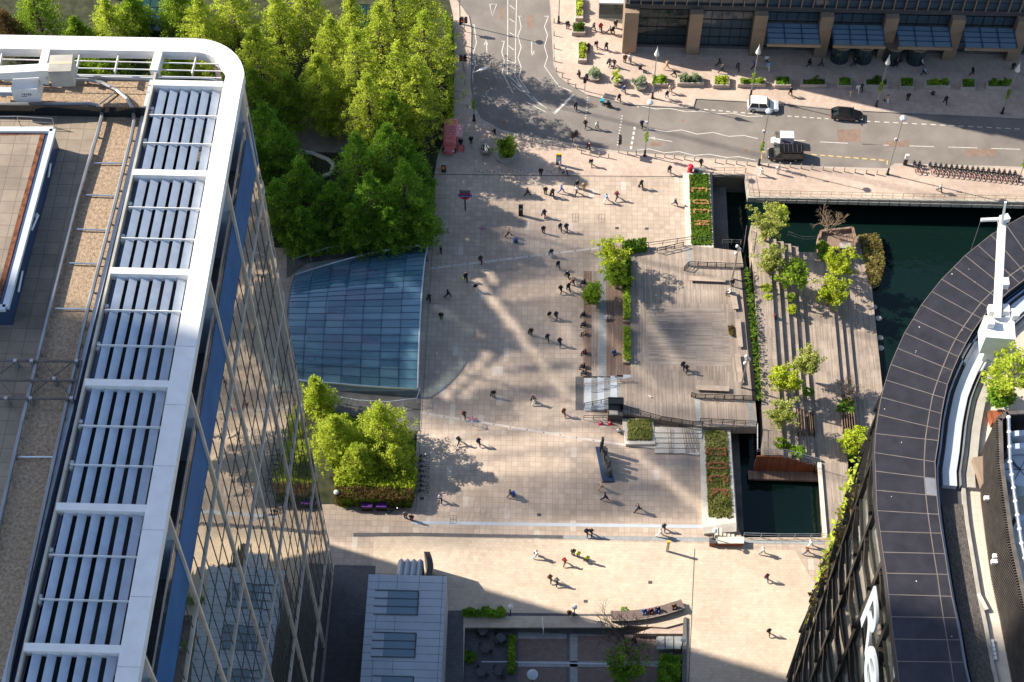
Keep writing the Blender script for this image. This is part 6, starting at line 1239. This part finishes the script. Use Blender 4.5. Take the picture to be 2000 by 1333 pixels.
# ------------------------------------------------------------------ people
def person_mesh(pose, seed):
    V = Vector; rnd = random.Random(seed); s = {'stand':0., 'walk':1., 'stride':1.2, 'sit':0.}[pose]
    J = {}
    if pose == 'sit':
        hip = .0; J = dict(pel=V((0,0,.10)), ch=V((0,-.06,.48)), nk=V((0,-.09,.66)), hd=V((0,-.12,.84)))
        for sd, sx in (('l',-1),('r',1)):
            J['h'+sd] = V((.10*sx,0,.08)); J['k'+sd] = V((.13*sx,-.45,.10)); J['a'+sd] = V((.12*sx,-.46,-.34)); J['t'+sd] = V((.13*sx,-.62,-.38))
            J['s'+sd] = V((.19*sx,-.07,.58)); J['e'+sd] = V((.25*sx,-.15,.32)); J['w'+sd] = V((.12*sx,-.36,.25)); J['f'+sd] = V((.08*sx,-.42,.24))
    else:
        J = dict(pel=V((0,0,.95)), ch=V((0,-.02*s,1.30)), nk=V((0,-.04*s,1.48)), hd=V((0,-.06*s,1.64)))
        for sd, sx in (('l',-1),('r',1)):
            g = sx*s; J['h'+sd] = V((.10*sx,0,.90)); J['k'+sd] = V((.11*sx,-.20*g-.03,.49)); J['a'+sd] = V((.10*sx,-.30*g+(.12 if g < 0 else 0)*1,.09+(.10 if g < 0 else 0)*min(1,s))); J['t'+sd] = J['a'+sd]+V((.02*sx,-.16,-.05 if g >= 0 else -.10))
            J['s'+sd] = V((.19*sx,-.02*s,1.40)); J['e'+sd] = V((.26*sx,.10*g,1.12)); J['w'+sd] = V((.24*sx,.12*g-.08*s-.02,.88)); J['f'+sd] = J['w'+sd]+V((-.01*sx,-.03-.03*s,-.09))
    names = list(J); E = [('pel','ch'),('ch','nk'),('nk','hd')]
    for sd in 'lr': E += [('pel','h'+sd),('h'+sd,'k'+sd),('k'+sd,'a'+sd),('a'+sd,'t'+sd),('ch','s'+sd),('s'+sd,'e'+sd),('e'+sd,'w'+sd),('w'+sd,'f'+sd)]
    rad = dict(pel=(.18,.14), ch=(.215,.15), nk=(.062,.062), hd=(.12,.13)); rr = dict(h=.125,k=.09,a=.06,t=.05,s=.09,e=.065,w=.045,f=.042)
    me = bpy.data.meshes.new('skeleton'); me.from_pydata([J[n] for n in names], [(names.index(a), names.index(b)) for a, b in E], [])
    o = bpy.data.objects.new('skeleton', me); COL.objects.link(o); sk_ = o.modifiers.new('s', 'SKIN'); 
    lay = me.skin_vertices[0].data if me.skin_vertices else None
    if lay is None:
        bm = bmesh.new(); bm.from_mesh(me); bm.verts.layers.skin.verify(); bm.to_mesh(me); bm.free(); lay = me.skin_vertices[0].data
    for i, n in enumerate(names):
        r_ = rad.get(n) or (rr[n[0]],)*2; lay[i].radius = r_; lay[i].use_root = (n == 'pel')
    sb = o.modifiers.new('d', 'SUBSURF'); sb.levels = sb.render_levels = 1
    dg = bpy.context.evaluated_depsgraph_get(); out = bpy.data.meshes.new_from_object(o.evaluated_get(dg)); bpy.data.objects.remove(o)
    segs = [(J[a], J[b], a, b) for a, b in E]; out.materials.clear()
    for k in ('cloth_black','cloth_charcoal','skin','hair_dark','rubber'): out.materials.append(M[k])
    for f in out.polygons:
        c = f.center; best = None
        for a, b, na, nb in segs:
            d = b-a; t = max(0, min(1, (c-a).dot(d)/d.length_squared)); q = (c-a-d*t).length
            if best is None or q < best[0]: best = (q, na, nb, t)
        _, na, nb, t = best
        if nb == 'hd' or na == 'nk': mi = 3 if (c.z > J['hd'].z+.035 or c.y > J['hd'].y+.03) else 2
        elif nb[0] == 'f': mi = 2
        elif nb[0] == 't' and len(nb) == 2: mi = 4
        elif nb[0] in 'ka' and len(nb) == 2: mi = 1
        elif na == 'pel' and nb[0] == 'h': mi = 1
        elif na == 'pel' and t < .12: mi = 1
        else: mi = 0
        f.material_index = mi; f.use_smooth = True
    return out
PM = {k: person_mesh(k, 1) for k in ('stand','walk','stride','sit')}
PCOUNT = {}
def person(px, py, pose, rz, top, legs, hair, where, z=0., bag=None):
    p = at(px, py, z); o = bpy.data.objects.new('person', PM[pose]); COL.objects.link(o); o.location = (p.x, p.y, z); o.rotation_euler = (0,0,R(rz)); k = .95+.1*((px*7+py*3)%10)/10; o.scale = (1.12*k,1.12*k,1.06*k)
    for i, nm in enumerate(('cloth_'+top, 'cloth_'+legs, None, 'hair_'+hair)):
        if nm: o.material_slots[i].link = 'OBJECT'; o.material_slots[i].material = M[nm]
    lab = 'person in %s top %s %s' % (top.replace('_',' '), {'stand':'standing','walk':'walking','stride':'striding','sit':'seated'}[pose], where)
    tag(o, lab, 'person', None)
    if bag:
        a = R(rz); q = p+Vector((math.cos(a)*.34, math.sin(a)*.34, .45)); tag(MB().obox((q.x,q.y,z+.42),(.16,.34,.34),a).tube((q.x,q.y,z+.74),(q.x,q.y,z+.86),.03).build('shoulder_bag', M['cloth_'+bag if 'cloth_'+bag in M else bag]), bag.replace('_',' ')+' bag of the walker '+where, 'bag')
    return o
PEOPLE = '''1108,56,stand,0,navy,black,dark,at the kerb lamp near the top edge
1159,60,walk,40,grey,black,dark,left of the red clad walker on the office corner
1173,62,walk,180,red,black,dark,on the office street corner
1190,66,walk,60,white,black,fair,in the group right of the red clad walker
1197,68,walk,200,black,charcoal,dark,in the middle of the group near the office column
1202,55,stand,20,charcoal,black,dark,at the back of the group near the office column
1149,101,walk,170,black,black,dark,right beside the long clipped hedge planter
1164,94,walk,10,navy,black,dark,between the clipped hedge planter and the office corner
1184,99,walk,200,charcoal,navy,dark,in front of the office corner column
1190,130,walk,150,navy,black,brown,behind the yellow green hexagonal planter
1199,131,walk,330,black,charcoal,dark,just right above the yellow green hexagonal planter
1220,123,stand,180,brown,black,dark,by the first bronze column of the office
1230,123,walk,180,white,navy,dark,at the left end of the office window
1131,153,stand,120,black,black,dark,waiting at the traffic light on the office side
1211,168,stand,180,white,black,dark,behind the kerb between the hexagonal planters
1218,182,walk,30,blue,charcoal,dark,on the kerb below the hexagonal planters
1209,199,walk,200,black,black,dark,stepping onto the kerb by the crossing dots
1301,135,walk,100,tan,tan,brown,between the lamp and the office windows
1316,150,stride,60,black,black,dark,in front of the long sunlit planter with two shrubs
1309,182,walk,190,cream,tan,brown,below the small green planter near the road
1302,194,walk,200,navy,white,dark,at the kerb below the person in cream
1250,136,sit,180,charcoal,black,dark,behind the silvery shrub planter
1124,216,walk,190,charcoal,navy,dark,on the road left of the scooter
1143,250,walk,160,black,black,dark,in the dark tree shade on the road
1166,253,walk,200,white,grey,fair,on the road right of the shade
1253,250,walk,170,navy,black,grey,in the road by the tall lamp with planting
1119,276,stand,180,blue,navy,dark,beside the traffic light of the kerb bend
1149,294,walk,30,maroon,black,dark,stepping up from the road to the square
1154,324,walk,0,black,green,dark,below the kerb bend bollards
1056,343,stand,180,black,black,dark,left of the map totem in dappled shade
1093,331,stand,90,white,grey,dark,reading the map totem
1104,341,walk,60,white,black,dark,right below the map totem
1030,383,walk,90,black,black,dark,leftmost in the row above the black totem
1065,380,stand,180,black,charcoal,dark,second in the row right of the black totem
1079,385,walk,190,charcoal,black,dark,third in the row right of the black totem
1096,377,stride,90,blue,blue,dark,between the dark row and the tan clad group
1127,367,stand,180,black,black,dark,at the back of the group with the tan coat
1125,380,walk,150,white,black,dark,at the front of the group with the tan coat
1140,373,stand,180,tan,tan,fair,in the middle of the upper square
1183,395,stride,120,light_blue,white,dark,left of the red haired walker in the sun
1204,390,stride,150,maroon,navy,red,with red hair in the upper square
1252,368,walk,200,charcoal,black,dark,alone in the sun left of the road end planter
1318,402,stride,60,navy,denim,dark,near the white wall of the road end planter
1307,340,walk,190,charcoal,grey,dark,left of the red post box
1368,326,walk,160,black,black,brown,behind the railing at the dock head
1063,425,walk,170,navy,maroon,dark,in the open square above two dark walkers
1094,451,walk,190,navy,navy,dark,left of the two walkers side by side
1106,452,walk,180,navy,black,fair,right of the two walkers side by side
1061,456,stand,180,black,charcoal,dark,left behind the two walkers side by side
966,264,stand,120,black,black,dark,at the kerb above the chrome pear
900,286,stand,0,black,black,dark,at the hatch of the pink food truck
920,281,stand,10,black,black,dark,queueing right of the pink food truck
1404,130,stride,80,black,black,dark,leftmost runner in the shade by the office windows
1408,142,stride,100,charcoal,black,dark,right below the leftmost runner in the shade
1440,139,walk,190,charcoal,black,dark,between two cone topped lamps in the shade
1472,135,walk,100,blue,navy,fair,partly behind the second cone topped lamp
1496,125,walk,180,white,navy,dark,first of two pale walkers by the second lamp
1499,138,walk,190,light_blue,white,dark,second of two pale walkers by the second lamp
1580,130,walk,100,black,black,dark,before the doors under the first canopy
1603,130,walk,80,charcoal,black,dark,left of the revolving doors
1636,119,stand,180,lime,black,dark,guarding the left revolving door in bright vest
1666,130,walk,90,black,charcoal,dark,in front of the second revolving door
1742,114,stand,180,lime,black,dark,guarding the right revolving door in bright vest
1748,132,walk,90,black,black,dark,below the right hand guard
1757,121,walk,270,charcoal,charcoal,dark,right of the right hand guard
1798,130,walk,80,white,navy,dark,right of the last revolving door
1803,147,walk,90,light_blue,black,dark,on the shaded pavement above the long planter
1897,147,walk,100,black,black,dark,by the light streak at the right of the pavement
1977,137,stand,180,black,black,dark,near the right edge of the shaded pavement
1543,188,walk,200,black,brown,dark,on the kerb right of the white car
1658,187,walk,180,grey,cream,fair,behind the roof of the black car
1674,181,walk,180,white,white,brown,left of the pair behind the black car
1681,179,walk,180,charcoal,black,dark,right of the pair behind the black car
1731,201,walk,190,tan,white,brown,right of the shaded lamp by the kerb
1772,197,stand,180,black,black,dark,in long dark coat near the shaded kerb
1822,186,sit,180,charcoal,black,dark,on the rim of the long planter with two small shrubs
1845,204,walk,190,black,black,dark,at the right of the shaded kerb
1485,343,walk,120,white,white,dark,left of the two in white by the van
1518,340,stand,180,white,white,fair,right of the two in white by the van
1834,375,walk,40,white,black,dark,on the quay below the hire bicycles
993,462,stride,100,pink,black,brown,left of the lone blue suitcase
861,495,stand,90,black,black,dark,with a push scooter at the canopy corner
939,515,walk,180,charcoal,maroon,dark,on the pale upper band
1077,501,walk,180,navy,light_blue,fair,on the right part of the upper square below the band
1090,525,walk,200,black,denim,dark,left above the group of four by the tiers
1107,543,walk,30,navy,black,dark,at the back of the group of four by the tiers
1117,557,walk,60,orange,navy,dark,in the group of four by the tiers
1110,569,walk,200,black,charcoal,dark,nearest in the group of four by the tiers
1095,572,walk,170,black,black,dark,leftmost in the group of four by the tiers
1142,553,sit,-90,black,black,dark,on the tier edge beside the glowing willow
910,549,walk,190,black,black,dark,carrying a yellow bag in the light streak
929,569,walk,180,black,white,dark,in the bright light streak
875,581,stride,90,black,black,dark,in the shade left of the light streak
839,589,walk,180,charcoal,black,dark,tight beside the front of the glass canopy
862,625,stand,180,black,green,dark,in the left of the shaded square
1073,623,walk,190,black,cream,dark,left of the pair in the middle square
1086,623,walk,180,navy,black,dark,right of the pair in the middle square
1142,616,sit,-90,black,black,dark,on the tier edge by the dark multi-stemmed tree
1143,635,sit,-90,navy,black,dark,second on the tier edge below the dark tree
1143,653,sit,-90,tan,black,dark,third on the tier edge below the dark tree
1187,621,sit,0,white,charcoal,dark,on the upper brown tier
1037,655,stand,180,black,charcoal,brown,at the tip of the light streak in mid square
1069,667,walk,190,navy,green,dark,left of the two walkers below the middle pair
1093,675,walk,170,black,navy,dark,right of the two walkers below the middle pair
1144,690,sit,-90,maroon,charcoal,dark,on the tier edge in mid square
1198,689,sit,20,blue,denim,dark,on the upper tier near the long planter
1141,717,sit,-90,black,charcoal,dark,at the near end of the tier edge, farther one
1144,729,sit,-90,charcoal,black,dark,at the near end of the tier edge, nearer one
964,776,stand,180,black,grey,dark,alone in the left of the lower square
1042,788,walk,140,charcoal,white,dark,in the middle of the lower square
1101,812,walk,190,brown,brown,brown,in long coat left of the grey stair
907,817,walk,180,maroon,black,dark,above the red and blue streamer pole
1209,845,sit,180,white,charcoal,dark,by the wall of the short grassy planter
896,867,stride,150,black,black,dark,left of the lower dark pair
935,870,walk,190,navy,black,dark,right of the lower dark pair
861,980,walk,180,white,black,dark,near the parked black bicycles
996,971,walk,90,charcoal,grey,dark,pulling a blue case on the lower square
1173,956,walk,120,cream,tan,fair,below the block sculpture
1181,977,stride,80,navy,navy,dark,right below the person in cream by the sculpture
1246,999,stride,280,navy,black,dark,in dark coat on the right of the lower square
1145,1046,walk,180,navy,maroon,dark,left of the pair on the dark band
1154,1046,walk,170,black,navy,fair,right of the pair on the dark band
1296,1036,walk,180,charcoal,charcoal,brown,behind the white clad walker on the blue line
1288,1047,walk,90,white,white,dark,on the dark band left of the yellow sign
1047,1089,walk,110,white,light_blue,dark,alone in the left of the pale square
1119,1085,stand,180,charcoal,black,dark,left of the two in yellow vests
1129,1089,stand,190,lime,charcoal,dark,left of the two in yellow vests in the pale square
1146,1098,stand,180,lime,charcoal,brown,right of the two in yellow vests in the pale square
1102,1103,walk,150,red,brown,dark,below the group in yellow vests
1074,1136,walk,180,brown,black,dark,left of the pair in the pale square
1087,1142,walk,160,grey,black,brown,right of the pair in the pale square
792,1013,stand,180,grey,charcoal,dark,left of the two by the blue line end
804,1018,stand,170,black,maroon,dark,right of the two by the blue line end
1112,1201,sit,180,brown,charcoal,brown,beside the globe lamp on the court steps
1488,1082,walk,90,white,grey,dark,right of the boxy timber bench
1574,1082,stride,100,brown,denim,dark,nearer one by the basin railing
1581,1068,walk,100,white,white,dark,farther one by the basin railing
1496,1134,walk,190,maroon,denim,dark,in the sun on the right of the pale square
1500,1240,walk,180,black,brown,dark,farthest down the pale square on the right
1258,1194,sit,0,blue,denim,fair,leftmost on the curved stone bench
1271,1193,sit,0,maroon,black,dark,second from left on the curved stone bench
1284,1190,sit,0,navy,blue,dark,third from left on the curved stone bench
1316,1184,sit,0,brown,black,dark,apart at the right end of the curved stone bench
1238,1256,walk,200,charcoal,black,dark,in the shaded court by the bare tree
1333,721,walk,180,navy,black,dark,left of the pair on the timber deck
1340,727,walk,160,black,charcoal,dark,right of the pair on the timber deck
1429,560,stand,170,black,charcoal,dark,behind the bench at the leaning mast
1427,572,sit,-90,white,charcoal,fair,at the end of the right hand deck bench
1511,621,sit,90,maroon,denim,dark,on the boardwalk steps below the slender tree
1676,775,sit,90,light_blue,denim,dark,on the lower boardwalk step near the bare tree'''
for ln in PEOPLE.split('\n'):
    px, py, pose, rz, top, legs, hair, where = ln.split(',', 7); px, py = int(px), int(py); z = 0.
    if pose == 'sit': z = .42
    if px > 1070 and px < 1360 and py < 208: z = 0
    if 1100 < py < 1300 and 'court' in where and pose == 'walk': z = -1.1
    if 'road' in where.split(' ')[1:3] or where.startswith('on the road') or where.startswith('in the road') or 'shade on the road' in where: z = -.12
    if 'timber deck' in where or 'behind the bench at' in where: z = ZD
    if 'right hand deck bench' in where: z = ZD+.5
    if 'upper brown tier' in where or 'upper tier' in where: z = 1.0
    if 'boardwalk steps' in where: z = .46
    if 'lower boardwalk step' in where: z = -2.2
    if 'curved stone bench' in where: z = .76
    if 'rim of' in where or 'silvery shrub planter' in where: z = .5
    if 'short grassy planter' in where: z = .25
    person(px, py, pose, int(rz), top, legs, hair, where, z, bag='lime' if 'yellow bag' in where else ('black' if (px*13+py) % 6 == 0 and pose in ('walk','stand') else None))
p = at(1186,203,.5); o = person(1186,203,'sit',75,'navy','black','dark','riding the delivery scooter',.55)
# ------------------------------------------------------------------ unseen shade casters added beyond the left edge for the square and roofs
T0 = -120.; NRM = Vector((-SH.y, SH.x, 0)); TAN = math.tan(SUN_EL)
def scr(s, h, d=0): return Vector((NRM.x*s+SH.x*(T0+d), NRM.y*s+SH.y*(T0+d), h))
GX = [500, 700, 800, 850, 950, 1050, 1150, 1250, 1350, 1480, 1560]
GY = [205, 235, 300, 360, 420, 460, 500, 550, 600, 650, 700, 750, 800, 850, 900, 950, 1000, 1025, 1060, 1085]
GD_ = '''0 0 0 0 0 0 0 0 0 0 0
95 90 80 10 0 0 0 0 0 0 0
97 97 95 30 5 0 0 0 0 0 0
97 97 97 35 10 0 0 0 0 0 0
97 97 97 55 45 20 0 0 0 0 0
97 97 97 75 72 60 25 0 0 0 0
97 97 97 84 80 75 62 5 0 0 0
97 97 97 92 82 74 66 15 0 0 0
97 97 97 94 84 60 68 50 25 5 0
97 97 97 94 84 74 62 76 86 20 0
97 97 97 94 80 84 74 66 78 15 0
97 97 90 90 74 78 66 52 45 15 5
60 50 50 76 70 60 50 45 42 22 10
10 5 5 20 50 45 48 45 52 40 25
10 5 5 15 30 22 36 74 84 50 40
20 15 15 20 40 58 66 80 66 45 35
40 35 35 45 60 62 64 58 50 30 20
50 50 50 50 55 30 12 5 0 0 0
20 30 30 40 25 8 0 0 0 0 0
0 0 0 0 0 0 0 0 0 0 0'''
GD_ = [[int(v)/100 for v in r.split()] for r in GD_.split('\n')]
def px_of(p):
    q = p-Vector((0,0,CAM_H)); w = q.dot(_f); return 1000+F_PX*q.dot(_r)/w, 666.5-F_PX*q.dot(_u)/w
def bil(x, y):
    if x > GX[-1] or y < GY[0] or y > GY[-1]: return 0.
    x = max(x, GX[0]); i = max(k for k in range(len(GX)-1) if GX[k] <= x); j = max(k for k in range(len(GY)-1) if GY[k] <= y)
    a, b = (x-GX[i])/(GX[i+1]-GX[i]), (y-GY[j])/(GY[j+1]-GY[j])
    return (GD_[j][i]*(1-a)+GD_[j][i+1]*a)*(1-b)+(GD_[j+1][i]*(1-a)+GD_[j+1][i+1]*a)*b
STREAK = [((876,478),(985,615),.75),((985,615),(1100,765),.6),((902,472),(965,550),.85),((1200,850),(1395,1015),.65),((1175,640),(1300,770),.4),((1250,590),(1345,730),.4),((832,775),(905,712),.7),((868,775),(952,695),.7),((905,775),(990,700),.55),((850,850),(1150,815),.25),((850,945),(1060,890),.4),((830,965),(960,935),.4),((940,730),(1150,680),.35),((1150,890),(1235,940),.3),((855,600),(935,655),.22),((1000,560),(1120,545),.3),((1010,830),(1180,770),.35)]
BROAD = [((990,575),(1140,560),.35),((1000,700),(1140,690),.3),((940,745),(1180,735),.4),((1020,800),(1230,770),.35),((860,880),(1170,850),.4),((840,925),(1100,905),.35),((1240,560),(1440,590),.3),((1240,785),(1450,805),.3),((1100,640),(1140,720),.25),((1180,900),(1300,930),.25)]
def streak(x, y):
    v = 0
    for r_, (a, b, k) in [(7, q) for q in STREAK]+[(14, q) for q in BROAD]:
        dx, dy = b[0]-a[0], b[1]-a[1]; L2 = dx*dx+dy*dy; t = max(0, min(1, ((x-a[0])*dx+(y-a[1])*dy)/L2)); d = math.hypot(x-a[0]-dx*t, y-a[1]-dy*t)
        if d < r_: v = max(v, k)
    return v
lt = thing('shade_screen', 'unseen perforated screen added outside the frame to the left to shade the square', 'tower', scr(150, 0))  # added blocker, its openings draw the shade and light streaks
mb = MB(); CS, CT = .62, .62
s0, s1 = 88., 176.; cells = 0
for i in range(int((s1-s0)/CS)):
    s = s0+(i+.5)*CS
    for j in range(206):
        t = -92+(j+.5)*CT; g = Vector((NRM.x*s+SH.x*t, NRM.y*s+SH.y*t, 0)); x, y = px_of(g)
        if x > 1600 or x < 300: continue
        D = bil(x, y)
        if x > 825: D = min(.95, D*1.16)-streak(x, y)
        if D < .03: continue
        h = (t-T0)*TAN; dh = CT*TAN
        if D > .93: w = CS*1.02; q = dh*1.02
        else: w = CS*1.02; q = dh*D
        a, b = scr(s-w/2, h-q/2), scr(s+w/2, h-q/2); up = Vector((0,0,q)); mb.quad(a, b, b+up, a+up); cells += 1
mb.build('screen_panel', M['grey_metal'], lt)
for s in range(116, 170, 24): MB().bar(scr(s,0,-1.5), scr(s,110,-1.5), .25, .25).build('mast', M['grey_metal'], lt)
def shadetower(label, s0, s1, h, d0=-5, d1=0, h0=0):
    t = thing('shade_tower', label, 'tower', scr((s0+s1)/2, 0)); a = [scr(s0,0,d0), scr(s1,0,d0), scr(s1,0,d1), scr(s0,0,d1)]
    MB().prism(a, h0, h).build('wall', M['dark_grey'], t); return t
T0 = -232.
t = shadetower('tall unseen slab tower outside the frame, shaped to shade the near roofs', -60, 59.2, 240); a = [scr(-60,0,-5), scr(68.5,0,-5), scr(68.5,0,0), scr(-60,0,0)]; MB().prism(a, 240.02, 310).build('crown', M['dark_grey'], t)  # unseen, its edge and wider crown set by the shade on both roofs
wg = thing('shade_block', 'unseen block added outside the frame to extend the left tower shade', 'building', (-84, 66, 0))
MB().prism([(-97,20),(-73,20),(-73,111.8),(-97,111.8)], 0, 95).build('wall', M['dark_grey'], wg)  # added blocker that pushes out the edge of the left tower's shadow
